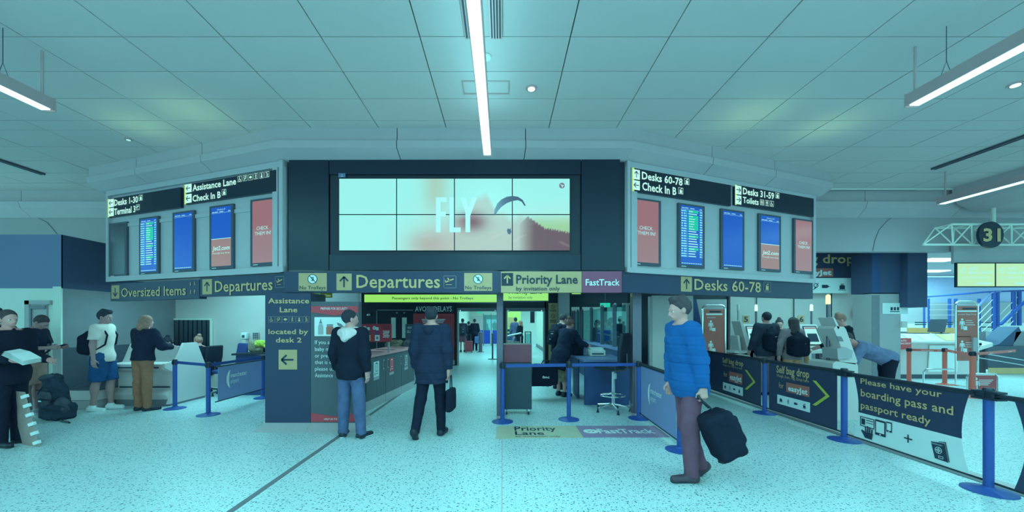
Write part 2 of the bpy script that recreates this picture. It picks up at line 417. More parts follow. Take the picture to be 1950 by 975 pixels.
# --- display housings
def housing(pl, u_len, label):
    t = thing('display_housing', label, 'display housing', (pl.w(u_len/2, 0).x, pl.w(u_len/2, 0).y, 2.3))
    return t
UL = (Vector(PB)-Vector(PA)).length; UR = (Vector(PD)-Vector(PC)).length
def rail(pl, t, u0, u1, v0, v1, d=.05, m=None, name='frame_rail', o0=-.05): pl.slab(u0, u1, v0, v1, o0, d).build(name, m or M_housing, t)
def scr(pl, t, label, x0, x1, yt, yb, kind, k):
    """portrait display; returned as its own thing mounted on the housing"""
    u0, v1 = pl.uv(x0, yt); _, v0 = pl.uv(x0, yb); u1, _ = pl.uv(x1, yt)
    c = pl.w((u0+u1)/2, v0)
    s = thing('display_screen', label, 'display screen', c, group=None)
    pl.slab(u0, u1, v0, v1, .0, .035).build('bezel', M_greyd, s)
    du, dv = (u1-u0), (v1-v0); a, b_, lo, hi = u0+du*.09, u1-du*.09, v0+dv*.045, v1-dv*.03
    pl.slab(a+du*.02, a+du*.2, v0+dv*.012, v0+dv*.022, .035, .037).build('maker_plate', M_prw, s)
    def R(n, m, x0, x1, y0, y1, o=.037): return pl.slab(a+(b_-a)*x0, a+(b_-a)*x1, lo+(hi-lo)*y0, lo+(hi-lo)*y1, .035, o).build(n, m, s)
    def T(tx, m, x0, x1, y0, y1, o=.04, **kw): return pl.textuv(tx, m, a+(b_-a)*x0, a+(b_-a)*x1, lo+(hi-lo)*y0, lo+(hi-lo)*y1, o, s, **kw)
    if kind == 'off': R('panel', M_scroff, 0, 1, 0, 1)
    if kind == 'red':
        R('panel', M_scrr, 0, 1, 0, 1); R('upper_glow', mat('screen_red_top', (150,104,110), emit=1.0), 0, 1, .55, 1, .038)
        T('CHECK', M_scrw, .2, .74, .53, .585); T('THEM IN!', M_scrw, .12, .86, .445, .50)
    if kind in ('blue', 'fids', 'jet'):
        R('panel', M_scrb, 0, 1, 0, 1)
        bw, bc, bg, bd = B(), B(), B(), B()
        def q(bd_, x0, x1, y0, y1, o=.039):
            pl.slab(a+(b_-a)*x0, a+(b_-a)*x1, lo+(hi-lo)*y0, lo+(hi-lo)*y1, .0375, o, bd_)
        for x0, x1 in ((.04,.16),(.18,.34),(.42,.62),(.86,.97)): q(bw, x0, x1, .955 if kind != 'jet' else .915, .965 if kind != 'jet' else .925)
        q(bw, 0, 1, .935 if kind != 'jet' else .9, .938 if kind != 'jet' else .903)
        for k_ in range(9): 
            if kind != 'jet': q(bw, .03+k_*.105, .03+k_*.105+.08, .018, .028)
        if kind == 'jet':
            T('Check-in B', M_scrw, .3, .72, .945, .972)
            R('advert', M_scrt, 0, 1, 0, .46, .0385); q(bw, 0, 1, .458, .468, .0395)
            T('Jet2.com', M_scrw, .06, .95, .27, .34, shear=.2, bold=.02, o=.041); T('Friendly low fares', M_scrw, .06, .95, .205, .235, shear=.2, o=.041)
        if kind == 'fids':
            n = 19; rr = random.Random(3)
            for i in range(n):
                y1 = .925-i*.0425; y0 = y1-.032
                q(bc, .0, .1, y0, y1); q(bc, .12, .30, y0, y1)
                if i in (0,2,3,4,5,6,7,10,15): q(bg, .34, .8, y0-.005, y1+.003); q(bw, .36, .36+rr.uniform(.15,.3), y0+.008, y1-.012, .041)
                else: q(bw, .34, .34+rr.uniform(.3,.46), y0+.008, y1-.008)
                q(bc, .86, 1.0, y0, y1)
                for c0 in (.02, .13, .87): q(bw, c0, c0+rr.uniform(.06,.12), y0+.01, y1-.01, .041)
            tag(bc.build('cell_blue', M_scrbl, s), kind='stuff'); tag(bg.build('cell_green', M_scrg, s), kind='stuff')
        tag(bw.build('row_text', M_scrw, s), kind='stuff')
    return s
# left housing
tL = housing(PL, UL, 'grey display housing left of the video wall with slanted face')
VB, VT = 2.30, 3.95
PL.slab(-.0, UL, VB, VT, -.05, .0).build('back_panel', M_housing, tL)
rail(PL, tL, 0, UL, VB, VB+.09); rail(PL, tL, 0, UL, VT-.09, VT); rail(PL, tL, 0, .06, VB+.09, VT-.09); rail(PL, tL, UL-.22, UL-.12, VB+.09, VT-.09)
rail(PL, tL, UL-.07, UL, VB+.0, VT-.0, .07, name='corner_post')
PL.slab(.06, UL-.22, 3.27, 3.33, 0, .02).build('cross_rail', M_housing, tL)
z2 = lambda zx, zy: (180+zx/3.25, 290+zy/3.25)
z4 = lambda zx, zy: (1170+zx/3.4825, 300+zy/3.4825)
def zr(z, x0, x1, yt, yb): a = z(x0, yt); b_ = z(x1, yb); return a[0], b_[0], a[1], b_[1]
def litsign(pl, z, label, rect, arrows, texts, icons, cat='wayfinding sign'):
    x0, x1, yt, yb = zr(z, *rect); u0, v1 = pl.uv(x0, yt); _, v0 = pl.uv(x0, yb); u1, _ = pl.uv(x1, yt)
    s = thing('lit_sign', label, cat, pl.w((u0+u1)/2, v0))
    pl.slab(u0, u1, v0, v1, .0, .05).build('sign_box', M_navyd, s)
    pl.slab(u0, u0+.035, v0, v1, .05, .055).build('edge_strip', M_yeltrim, s)
    for (r, d) in arrows:
        q = zr(z, *r); pl.rect('arrow_plate', M_whe, *q, .05, .056, s)
        u, vt = pl.uv(q[0], q[2]); _, vb = pl.uv(q[0], q[3]); ue, _ = pl.uv(q[1], q[2]); sz = min(vt-vb, ue-u)
        pl.icon(arrow(d, .1), M_prd, u+(ue-u-sz)/2, vb+(vt-vb-sz)/2, sz, .058, s, 'arrow')
    for (t, r) in texts: pl.text(t, M_whe, *zr(z, *r), .058, s, bold=.022)
    for (ic, zx, zt, zb) in icons:
        x, y1 = z(zx, zt); _, y0 = z(zx, zb)
        pl.iconpx(ic, M_whe, x, y1, y0, off=.058, parent=s)
        pl.iconpx(IC_FRAME, M_whe, x, y1, y0, off=.058, parent=s, name='icon_frame')
    return s
litsign(PL, z2, 'lit sign reading Desks 1-30 and Terminal 3 on the left housing', (105,553,295,408),
        [((111,141,298,346),'l'), ((111,141,353,402),'l')], [('Desks 1-30',(147,293,301,337)), ('Terminal 3',(147,277,356,393))],
        [(IC_BAG,299,272,306), (IC_PLANE,281,330,364)])
litsign(PL, z2, 'lit sign reading Assistance Lane and Check In B', (578,1143,208,328),
        [((585,621,207,257),'l'), ((585,621,268,321),'l')], [('Assistance Lane',(630,898,210,247)), ('Check In B',(630,803,275,312))],
        [(IC_CHAIR,908,158,193),(IC_EAR,941,152,187),(IC_EYE,974,147,182),(IC_WALK,1007,141,176),(IC_BABY,1042,136,171),(IC_STICK,1075,130,165),(IC_BAG,811,238,274)])
for lab, r, kd in (('switched-off portrait screen at the outer end of the left housing',(105,213,445,775),'off'),
                   ('portrait flight list screen with green rows in the left housing',(290,410,412,760),'fids'),
                   ('plain blue portrait screen in the left housing',(497,630,378,745),'blue'),
                   ('half blue half tan portrait advert screen in the left housing',(725,872,340,728),'jet'),
                   ('red CHECK THEM IN portrait screen nearest the video wall on its left',(977,1140,300,708),'red')):
    scr(PL, tL, lab, *zr(z2, *r), kd, 0)
tR = housing(PR, UR, 'grey display housing right of the video wall with slanted face')
PR.slab(0, UR, VB, VT, -.05, 0).build('back_panel', M_housing, tR)
rail(PR, tR, .0, UR, VB, VB+.08); rail(PR, tR, 0, UR, VT-.09, VT); rail(PR, tR, UR-.07, UR, VB+.08, VT-.09); rail(PR, tR, .08, .19, VB+.08, VT-.09)
rail(PR, tR, 0, .05, VB, VT, .07, name='corner_post')
litsign(PR, z4, 'lit sign reading Desks 60-78 and Check In B, right of the video wall', (103,755,75,228),
        [((106,152,85,148),'u'), ((106,152,157,218),'l')], [('Desks 60-78',(165,433,103,150)), ('Check In B',(167,392,172,222))],
        [(IC_BAG,445,143,185),(IC_BAG,405,205,247)])
litsign(PR, z4, 'lit sign reading Desks 31-59 and Toilets', (782,1303,185,318),
        [((783,822,190,247),'r'), ((783,822,255,312),'r')], [('Desks 31-59',(832,1037,207,248)), ('Toilets',(832,935,267,305))],
        [(IC_BAG,1047,238,275),(IC_TOIL,945,283,320),(IC_MAN,978,288,325),(IC_CHAIR,1010,292,329)])
for lab, r, kd in (('red CHECK THEM IN portrait screen nearest the video wall on its right',(105,298,265,712),'red'),
                   ('portrait flight list screen with green rows in the right housing',(413,587,303,727),'fids'),
                   ('plain blue portrait screen in the right housing',(695,850,340,740),'blue'),
                   ('half blue half tan portrait advert screen in the right housing',(945,1092,372,752),'jet'),
                   ('red CHECK THEM IN portrait screen at the outer end of the right housing',(1177,1305,403,765),'red')):
    scr(PR, tR, lab, *zr(z4, *r), kd, 0)

# --- video wall
vw = thing('video_wall_surround', 'dark navy panelled surround of the video wall', 'display housing', (-.7, 5.85, 2.32))
def pan(name, m, x0, x1, yt, yb, o0, o1, parent=vw): return PM.rect(name, m, x0, x1, yt, yb, o0, o1, parent)
uA, uB_ = 0, 5.03
for x0, x1, yt, yb in ((553,628,305,515),(629.5,1105,305,334),(629.5,1105,486,515),(1106.5,1179,305,515)): pan('surround_panel', M_navyd, x0, x1, yt, yb, -.02, .04)
PM.slab(.0, 5.03, 2.33, 3.97, -.06, -.02).build('back_panel', M_navyd, vw)
pan('backing', M_blk, 630, 1104, 334.5, 485.5, -.02, .02)
lab = pan('label_plate', mat('label_blue', (60,125,165)), 647, 660, 332, 340, .04, .046)
wall = thing('video_wall', 'eight-screen video wall showing FLY and a paraglider', 'video wall', (-.6, 5.82, 2.62))
X0, X1, Y0, Y1 = 648, 1084.5, 342, 479
def pic(u, v):
    """image shown on the wall, u,v in 0..1, v up; returns seen sRGB"""
    sky = np.array([155,240,234.]); 
    c = np.ones(u.shape+(3,))*sky
    def mixc(c, col, a): a = np.clip(a, 0, 1)[..., None]; return c*(1-a)+np.array(col, float)*a
    nz = .5+.5*np.sin(u*31+3*np.sin(v*11))*np.sin(v*17+2*np.sin(u*13))
    # pale brown haze and dust
    c = mixc(c, (190,225,210), np.clip((u-.18)/.3, 0, 1)*(.75-v)*1.1)
    c = mixc(c, (165,205,185), np.exp(-((u-.42)/.055)**2)*np.clip((v-.35)*2.5, 0, 1)*.95)
    c = mixc(c, (170,160,150), np.exp(-((u-.40)/.10)**2-((v-.08)/.20)**2)*.8)
    c = mixc(c, (175,180,175), np.clip((u-.30)*5, 0, 1)*np.clip((.50-v)*3, 0, 1)*(.55+.25*nz))
    ridge = .50+.32*np.exp(-((u-.62)/.06)**2)+.03*np.sin(u*90)
    c = mixc(c, (170,195,185), (u > .50)*(u < .82)*np.clip((ridge-v)*9, 0, 1)*.8)
    c = mixc(c, (118,78,90), np.exp(-((u-.575)/.06)**2-((v-.40)/.12)**2)*1.0)
    c = mixc(c, (150,205,150), np.clip((u-.80)*18, 0, 1)*np.clip((.52-v)*6, 0, 1)*.9)
    hill = .50-(u-.82)*2.2+.25*np.clip(u-.88, 0, 1)*6+.022*np.abs(np.sin(u*230))+.02*np.sin(u*70)
    hill = np.where(u < .82, .50-(.82-u)*3.0, np.maximum(hill, .24+.02*np.abs(np.sin(u*260))))
    hill = np.where((u >= .82) & (u < .9), .46-(u-.82)*2.2+.025*np.abs(np.sin(u*240)), hill)
    hill = np.where(u >= .9, .30-(u-.9)*.6+.03*np.abs(np.sin(u*300)), hill)
    c = mixc(c, (100,68,84), np.clip((u-.775)*14, 0, 1)*np.clip((hill-v)*60, 0, 1)*.93)
    c = mixc(c, (215,215,205), .18*(nz > .93)*np.clip((.5-v)*3, 0, 1)*(u > .3))
    return c
def colmat():
    m = bpy.data.materials.new('video_picture'); m.use_nodes = True; nt = m.node_tree; b_ = nt.nodes['Principled BSDF']
    a = nt.nodes.new('ShaderNodeVertexColor'); a.layer_name = 'Col'
    b_.inputs['Base Color'].default_value = (.01,.01,.01,1); nt.links.new(a.outputs[0], b_.inputs['Emission Color']); b_.inputs['Emission Strength'].default_value = 1
    return m
M_vid = colmat()
for i in range(4):
    for j in range(2):
        xs = (X0+(X1-X0)*(i/4)+.9, X0+(X1-X0)*((i+1)/4)-.9); ys = (Y1-(Y1-Y0)*(j/2)-.9, Y1-(Y1-Y0)*((j+1)/2)+.9)
        u0, v0 = PM.uv(xs[0], ys[0]); u1, v1 = PM.uv(xs[1], ys[1])
        sp = PM.slab(u0-.004, u1+.004, v0-.004, v1+.004, .02, .052).build('display_panel', M_blk, wall)
        nx, ny = 64, 40; uu, vv = np.meshgrid(np.linspace(0,1,nx+1), np.linspace(0,1,ny+1))
        gu = (i+uu)/4; gv = (j+vv)/2; cc = pic(gu, gv)/255.0
        cl = np.where(cc <= .04045, cc/12.92, ((cc+.055)/1.055)**2.4)
        vs = [tuple(PM.w(u0+(u1-u0)*a, v0+(v1-v0)*b_, .054)-Vector((-.6, 5.82, 2.62))) for a, b_ in zip(uu.ravel(), vv.ravel())]
        fs = [(r*(nx+1)+c, r*(nx+1)+c+1, (r+1)*(nx+1)+c+1, (r+1)*(nx+1)+c) for r in range(ny) for c in range(nx)]
        me = bpy.data.meshes.new('picture'); me.from_pydata(vs, [], fs)
        at = me.color_attributes.new('Col', 'FLOAT_COLOR', 'POINT'); at.data.foreach_set('color', np.concatenate([cl.reshape(-1,3), np.ones(((nx+1)*(ny+1),1))], 1).ravel().astype(np.float32))
        me.materials.append(M_vid); mesh_obj('picture', me, sp)
# FLY lettering: condensed block letters
b = B()
def pr(x0, x1, yt, yb): PM.rect('', None, x0, x1, yt, yb, .056, .058, None, b)
pr(831.5,840,378,444); pr(840,852,378,387); pr(840,850,405,414); pr(857,865.5,378,444); pr(865.5,878,435,444)
def pq(pts, bb=None, o=.057): (bb or b).poly([PM.w(*PM.uv(x, y), o) for x, y in pts])
pq([(878,378),(887,378),(896,407),(896,444),(887,444),(887,407)]); pq([(900,378),(909,378),(896,413),(890,405)])
b.build('lettering', mat('fly_letters', (168,246,246), emit=1.0), wall)
M_pg = mat('paraglider_ink', (62,78,108), emit=1.0)
b = B()
outer = [(941,409),(942,401),(947,390),(955,382),(965,377),(976,375.5),(986,377),(995,383),(1001,394)]
inner = [(944,411),(948,404),(955,396),(965,389),(976,385),(986,383.5),(993,386.5),(998,394),(1001,394)]
for i in range(8): pq([outer[i], outer[i+1], inner[i+1], inner[i]], b, .058)
b.build('paraglider_wing', M_pg, wall)
b = B(); pq([(965,440),(968,437),(972,438),(974,443),(971,448),(967,447)], b, .058); pq([(966,437),(967,437),(968,441),(967,441)], b, .058); pq([(972,436),(973,436),(972,441),(971,441)], b, .058)
b.build('paraglider_pilot', M_pg, wall)
u, v = PM.uv(1069, 356); s_ = .05
PM.icon([('c', 0, 0, 1)], mat('emblem_grey', (120,115,135), emit=1.0), u, v, s_, .057, wall, 'emblem')
PM.icon([('ring', 0, 0, 1, .16), ('p', [(-.55,.45),(.3,.1),(.75,.3),(.35,-.15),(.1,-.7),(-.1,-.05)])], M_scrw, u, v, s_, .0585, wall, 'emblem_bird')
# small badge at the corner of the wall
PM.icon([('c', .5, .62, .14), ('r', .2,.15,.8,.25)], M_prw, *PM.uv(650.5,339.5), .05, .048, vw, 'badge_mark')

# --- fascia signs beneath
PMf = Plane((-3.21, 5.79), (1.82, 5.79))
def fsign(pl, label, x0, x1, yt, yb, m=M_navy, d=.06):
    u0, v1 = pl.uv(x0, yt); u1, _ = pl.uv(x1, yt); _, v0 = pl.uv(x0, yb)
    s = thing('overhead_sign', label, 'sign', pl.w((u0+u1)/2, v0))
    pl.slab(u0, u1, v0, v1, -.12, .0).build('sign_panel', m, s); return s
def arr(pl, s, x0, x1, yt, yb, d, mp, mi):
    pl.rect('arrow_plate', mp, x0, x1, yt, yb, 0, .006, s)
    u, vt = pl.uv(x0, yt); _, vb = pl.uv(x0, yb); ue, _ = pl.uv(x1, yt); sz = min(vt-vb, ue-u)*.96
    pl.icon(arrow(d, .11), mi, u+(ue-u-sz)/2, vb+(vt-vb-sz)/2, sz, .008, s, 'arrow')
q = zr(z2, 100, 648, 815, 921)
s = fsign(PL, 'navy overhead sign reading Oversized Items with down arrow', *q)
arr(PL, s, *zr(z2,107,155,825,907), 'd', M_yel, M_prd)
PL.text('Oversized Items', M_pry, *zr(z2,168,568,842,896), .008, s, bold=.012)
for ic, zx, zt, zb in ((IC_BABY,587,800,828),(IC_STICK,612,798,826),(IC_WALK,587,850,880),(IC_MAN,612,848,878)): PL.iconpx(ic, M_pry, *z2(zx,zt), z2(zx,zb)[1], off=.008, parent=s)
q = zr(z2, 653, 1199, 777, 893)
s = fsign(PL, 'navy overhead Departures sign under the left display housing', *q)
arr(PL, s, *zr(z2,670,728,787,880), 'u', M_yel, M_prd)
PL.text('Departures', M_pry, *zr(z2,748,1105,799,864), .008, s, bold=.012)
PL.iconpx(IC_PLANE, M_pry, *z2(1126,775), z2(1126,830)[1], off=.008, parent=s); PL.iconpx(IC_FRAME, M_greym, *z2(1121,768), z2(1121,840)[1], off=.007, parent=s, name='icon_frame')
s = fsign(PMf, 'long navy overhead Departures sign between two No Trolleys panels', 541, 953.5, 517, 557)
for a in (569, 884):
    PMf.rect('notice_plate', M_yel, a, a+53.5, 520, 554, 0, .006, s)
    PMf.text('No Trolleys', M_prd, a+2, a+51.5, 544.5, 551, .008, s, bold=.012)
    u, v = PMf.uv(a+26.5, 531.5)
    PMf.icon([('c',0,0,1)], M_prw, u, v, .068, .0075, s, 'pictogram_disc')
    PMf.icon([('ring',0,0,1.05,.13),('l',-.7,.7,.7,-.7,.12)]+[('l',-.45,.35,.3,.35,.12),('l',-.2,.3,0,-.3,.14),('l',.1,.3,.25,-.2,.14),('l',-.3,-.35,.45,-.35,.1)], M_prd, u, v, .068, .009, s)
arr(PMf, s, 641, 670, 521, 553, 'u', M_yel, M_prd)
PMf.text('Departures', M_pry, 679, 838, 524, 548, .008, s, bold=.012)
PMf.iconpx(IC_PLANE, M_pry, 846, 526, 546, off=.008, parent=s); PMf.iconpx(IC_FRAME, M_greym, 845, 525, 549, off=.007, parent=s, name='icon_frame')
s = fsign(PMf, 'yellow overhead sign reading Priority Lane by invitation only', 954, 1107.5, 517, 557, M_yel)
arr(PMf, s, 955, 977, 520, 544, 'u', M_navyd, M_pry)
PMf.text('Priority Lane', M_prd, 983, 1100, 524, 540, .008, s, bold=.02); PMf.text('by invitation only', M_prd, 983, 1066, 546, 553, .008, s, bold=.01)
s = fsign(PMf, 'purple overhead FastTrack sign', 1108, 1184, 517, 557, M_purple)
PMf.text('FastTrack', M_prw, 1115, 1180, 532, 543.5, .008, s, bold=.02)
x0, x1, yt, yb = zr(z4, 50, 1316, 757, 893)
s = fsign(PR, 'navy overhead sign reading Desks 60-78 under the right housing', x0, x1, yt, yb)
arr(PR, s, *zr(z4,440,512,788,888), 'u', M_yel, M_prd)
PR.text('Desks 60-78', M_pry, *zr(z4,528,968,806,876), .008, s, bold=.012)
PR.iconpx(IC_BAG, M_pry, *z4(990,830), z4(990,885)[1], off=.008, parent=s); PR.iconpx(IC_FRAME, M_greym, *z4(987,823), z4(987,892)[1], off=.007, parent=s, name='icon_frame')

# --- ceiling fittings
def tubelamp(x, y0, y1, label, wires, z=3.75, rods=()):
    s = thing('linear_light', label, 'ceiling light', (x, y1, z))
    B().bb(x-.055, x+.055, y0, y1, z+.012, z+.13).build('body', M_alu, s)
    B().bb(x-.046, x+.046, y0+.02, y1-.03, z, z+.012).build('diffuser', M_tube, s)
    B().bb(x-.06, x+.06, y1, y1+.012, z, z+.14).build('end_cap', M_alu, s)
    for yw in wires:
        B().tube([(x, yw, z+.26), (x, yw, CZ)], .0035, 5).build('cable', M_greyd, s)
        B().tube([(x-.05, yw, z+.13), (x, yw, z+.26), (x+.05, yw, z+.13)], .003, 4).build('bridle', M_greyd, s)
    for yr in rods: B().tube([(x, yr, z+.13), (x, yr, CZ)], .013, 7).build('conduit', M_alu, s)
tubelamp(-.2, -2.0, 5.19, 'hanging linear light running down the middle of the ceiling', (-.5,))
tubelamp(4.17, -2.2, 4.02, 'hanging linear light at upper right of the picture', (3.7,), rods=(3.98,))
tubelamp(-4.72, -2.2, 4.1, 'hanging linear light at upper left of the picture', (3.72,), rods=(4.04,))
tubelamp(8.15, 3.0, 7.33, 'low hanging linear light in front of the number 31 disc', (4.0,), rods=(7.25,))
def downlight(x, y, label, m=M_glow, r=.045):
    s = thing('downlight', label, 'ceiling light', (x, y, CZ-.012))
    B().lathe([(r*1.5, 0), (r*1.5, .012), (r*1.1, .012), (r*1.1, .003), (r*1.2, 0)], (x, y, CZ-.014), 20).build('trim_ring', M_alu, s)
    B().lathe([(r*.9, -.004), (r, .004)], (x, y, CZ-.016), 16).build('lens', m, s)
downlight(.342, 4.67, 'small bright downlight right of the middle linear light')
downlight(5.99, 4.6, 'small bright downlight below the right linear light')
downlight(-5.67, 5.97, 'small dim downlight above the left display housing', M_scrw, .03)
def diffuser(x0, x1, n, label):
    s = thing('ceiling_vent', label, 'air vent', ((x0+x1)/2, 3.6, CZ-.02))
    B().bb(x0, x1, 2.5, 3.835, CZ-.006, CZ-.001).build('backing', M_greyd, s)
    for i in range(n+1):
        x = x0+(x1-x0)*i/n; B().bb(x-.006, x+.006, 2.5, 3.835, CZ-.018, CZ-.006).build('slat', M_alu, s)
    B().bb(x0-.006, x1+.006, 3.835, 3.845, CZ-.018, CZ-.001).build('end_bar', M_alu, s)
diffuser(-.115, -.01, 4, 'slotted ceiling vent right of the middle linear light')
diffuser(-.36, -.27, 3, 'slotted ceiling vent left of the middle linear light')
s = thing('access_hatch', 'thin framed hatch in the ceiling above the middle linear light end', 'ceiling hatch', (-.1, 4.6, CZ-.02))
for a in ((-.47, .08, 4.53, 4.545), (-.47, .08, 4.78, 4.795), (-.47, -.458, 4.545, 4.78), (.068, .08, 4.545, 4.78)): B().bb(*a, CZ-.008, CZ-.001).build('frame_bar', M_alu, s)
s = thing('smoke_detector', 'small round white detector beside the middle linear light', 'detector', (-.17, 4.12, CZ-.03))
B().lathe([(.03, -.03), (.05, -.018), (.055, 0)], (-.17, 4.12, CZ-.002), 16).build('detector_body', M_white, s, smooth=True)
for x, y0, y1, lb in ((7.76, 3.5, 7.1, 'dark double track recessed in the ceiling at right'), (-8.57, 4.5, 7.35, 'dark slot track in the ceiling at far left')):
    s = thing('ceiling_track', lb, 'ceiling track', (x, (y0+y1)/2, CZ-.03))
    for dx in (-.03, .03): B().bb(x+dx-.012, x+dx+.012, y0, y1, CZ-.03, CZ-.002).build('rail', M_greyd, s)
    B().bb(x-.02, x+.02, y0, y1, CZ-.02, CZ-.002).build('channel', M_alu, s)
s = thing('cross_track', 'thin pale track along the bulkhead at right', 'ceiling track', (7.6, 8.14, CZ-.03))
B().bb(5.8, 10.5, 8.13, 8.17, CZ-.03, CZ-.006).build('rail', M_white, s); B().bb(5.8, 8.6, 8.172, 8.19, CZ-.03, CZ-.006).build('slot', M_greyd, s)
# ------------------------------------------------------------ information pillar
PP = Plane((-4, 5.72), (-1, 5.72))
pil = thing('information_pillar', 'navy information pillar reading Assistance Lane located by desk 2, with arrow', 'information pillar', (-2.95, 5.95, 0))
def prect(n, m, x0, x1, yt, yb, a, b_, t=pil): return PP.rect(n, m, x0, x1, yt, yb, a, b_, t)
xa, xb, xc = PP.uv(505, 600)[0]-4, PP.uv(592, 600)[0]-4, PP.uv(683, 600)[0]-4
B().bb(xa, xb-.003, 5.72, 6.2, .1, 1.985).build('body', M_navy, pil)
for (t_, x0, x1, yt, yb) in (('Assistance',511,589,568,577.5), ('Lane',533,566.5,585,594.5), ('located by',511.5,587,627,636), ('desk 2',525.5,574.5,643,652)):
    PP.text(t_, M_pry, x0, x1, yt, yb, .004, pil, bold=.015)
for i, ic in enumerate((IC_CHAIR, IC_EAR, IC_EYE, IC_WALK, IC_BABY, IC_STICK)):
    PP.iconpx(ic, M_pry, 512+i*13.2, 603, 613.5, off=.004, parent=pil); PP.iconpx(IC_FRAME, M_greym, 511.2+i*13.2, 602.3, 614.2, off=.003, parent=pil, name='icon_frame')
prect('arrow_plate', M_yel, 531, 566, 666, 703.5, 0, .006); PP.iconpx(arrow('l', .11), M_prd, 532, 669, 701, off=.009, parent=pil, name='arrow')
def plinth(x0, x1, par, d=.16):
    b = B(); A = [(x0, 5.72, .1), (x1, 5.72, .1), (x1, 6.2, .1), (x0, 6.2, .1)]
    C = [(x0-(d if par == 0 else 0), 5.57, 0), (x1+(d*.3 if par else 0), 5.57, 0), (x1+(d*.3 if par else 0), 6.2, 0), (x0-(d if par == 0 else 0), 6.2, 0)]
    return b.add(A+C, [(0,1,2,3),(7,6,5,4),(4,5,1,0),(5,6,2,1),(6,7,3,2),(7,4,0,3)])
plinth(xa, xb-.003, 0, .1).build('plinth', M_greyl, pil)
sp_ = thing('security_poster_stand', 'dark poster stand headed PREPARE FOR SECURITY with baby bottle and jar', 'poster stand', ((xb+xc)/2, 5.95, 0))
plinth(xb, xc, 1).build('plinth', M_greyl, sp_)
B().bb(xb, xc, 5.72, 5.84, .1, 1.86).build('body', M_trunk, sp_)
b = B(); q = [(593,583),(682.5,583),(682.5,594.5),(637,601),(593,594.5)]
b.prism([PP.w(*PP.uv(x, y), 0) for x, y in q], (0,-.008,0)).build('header_band', M_red, sp_)
PP.text('PREPARE FOR SECURITY', M_prw, 611.5, 662, 585.5, 590, .012, sp_)
q = [(593,786.5),(637,793),(682.5,786.5),(682.5,803),(593,803)]
B().prism([PP.w(*PP.uv(x, y), 0) for x, y in q], (0,-.008,0)).build('footer_band', M_red, sp_)
PP.text('HELP US TO HELP', M_prw, 618, 655, 796, 799.5, .012, sp_)
PP.rect('picture_panel', M_prw, 599, 674, 604, 640, 0, .004, sp_)
for t_, y, x1 in (('If you are', 649, 636), ('baby milk', 662, 637), ('or prescr', 674.5, 636), ('that is o', 687, 632), ('please use', 699.5, 641), ('Assistance', 712, 634)):
    PP.text(t_, M_prw, 600, x1, y-1, y+6.2, .004, sp_)
b = B(); pqq = lambda pts, o=.006: b.poly([PP.w(*PP.uv(x, y), o) for x, y in pts])
pqq([(606,622),(608,617),(614,617),(616,622),(616,637),(606,637)]); b.build('bottle_print', M_greyl, sp_)
b = B(); pqq([(607.5,616),(609.5,612),(610.5,607),(611.5,607),(612.5,612),(614.5,616)]); b.build('teat_print', M_greym, sp_)
b = B(); pqq([(623,621),(634,621),(635.5,624),(635.5,637),(621.5,637),(621.5,624)]); b.build('jar_print', M_oran, sp_)
b = B(); pqq([(622.5,617.5),(634.5,617.5),(634.5,620.5),(622.5,620.5)]); b.build('jar_lid_print', M_greym, sp_)
b = B(); pqq([(642,614),(650,617),(658,625),(655,627),(643,619)]); b.build('spoon_print', M_greym, sp_)

# ------------------------------------------------------------ recycling station
rs = thing('recycling_station', 'long dark recycling station with pale kick panels and slotted lid', 'recycling bins', (-2.5, 8.0, 0))
P0, P1 = Vector((-2.37, 6.85, 0)), Vector((-2.12, 9.45, 0))
PB_ = Plane((P1.x, P1.y), (P0.x, P0.y))
PB_ = Plane((P0.x, P0.y), (P1.x, P1.y))
if PB_.n.x < 0: PB_.n = -PB_.n
LB = (P1-P0).length; NB = 3
for i in range(NB):
    a, c = LB*i/NB+.006, LB*(i+1)/NB-.006; mid = a+(c-a)*.5
    PB_.slab(a, c, .0, .17, -.62, -.004).build('kick_panel', M_greyl, rs)
    PB_.slab(a, mid-.003, .175, .93, -.62, .0).build('bin_door', M_trunk, rs)
    PB_.slab(mid+.003, c, .175, .93, -.62, .0).build('bin_door', M_trunk, rs)
PB_.slab(-.03, LB+.03, .935, .975, -.66, .03).build('lid', mat('lid_pale', (165,150,160)), rs)
for i in range(4):
    a = .30+i*.62; PB_.slab(a, a+.12, .975, .979, -.5, -.1).build('bin_slot', M_blk, rs)
def sticker(u, m, mi, w_=.24):
    o = PB_.slab(u, u+w_, .56, .84, 0, .004).build('recycling_label', m, rs)
    PB_.slab(u, u+w_, .50, .555, 0, .004).build('caption_strip', M_greyl, rs)
    b = B(); PB_.icon([('fr',.3,.3,.7,.95,.05),('l',.38,.97,.62,.97,.05),('ring',.22,.14,.1,.04),('r',.4,.12,.8,.17)], mi, u+.0, .58, .24, .006, rs)
sticker(.30, M_prw, M_prd); sticker(1.05, M_red, M_prw); sticker(1.92, M_greym, M_prw); 
for u in (.12, .72, .95, 1.66): PB_.slab(u, u+.05, .66, .84, 0, .012).build('door_handle', M_greyl, rs); PB_.slab(u+.012, u+.038, .68, .82, .012, .016).build('handle_recess', M_blk, rs)
bp_ = thing('liquids_notice', 'red notice with two illustrated figures standing on the recycling station', 'notice board', (-2.6, 7.4, .98))
PN = Plane((-2.9, 7.6), (-2.0, 7.6))
PN.rect('board', M_red, 683, 745.5, 617, 651, -.03, 0, bp_)
for x_ in (-2.72, -2.2): B().bb(x_-.015, x_+.015, 7.6, 7.63, .976, 1.2).build('foot_post', M_greyl, bp_)
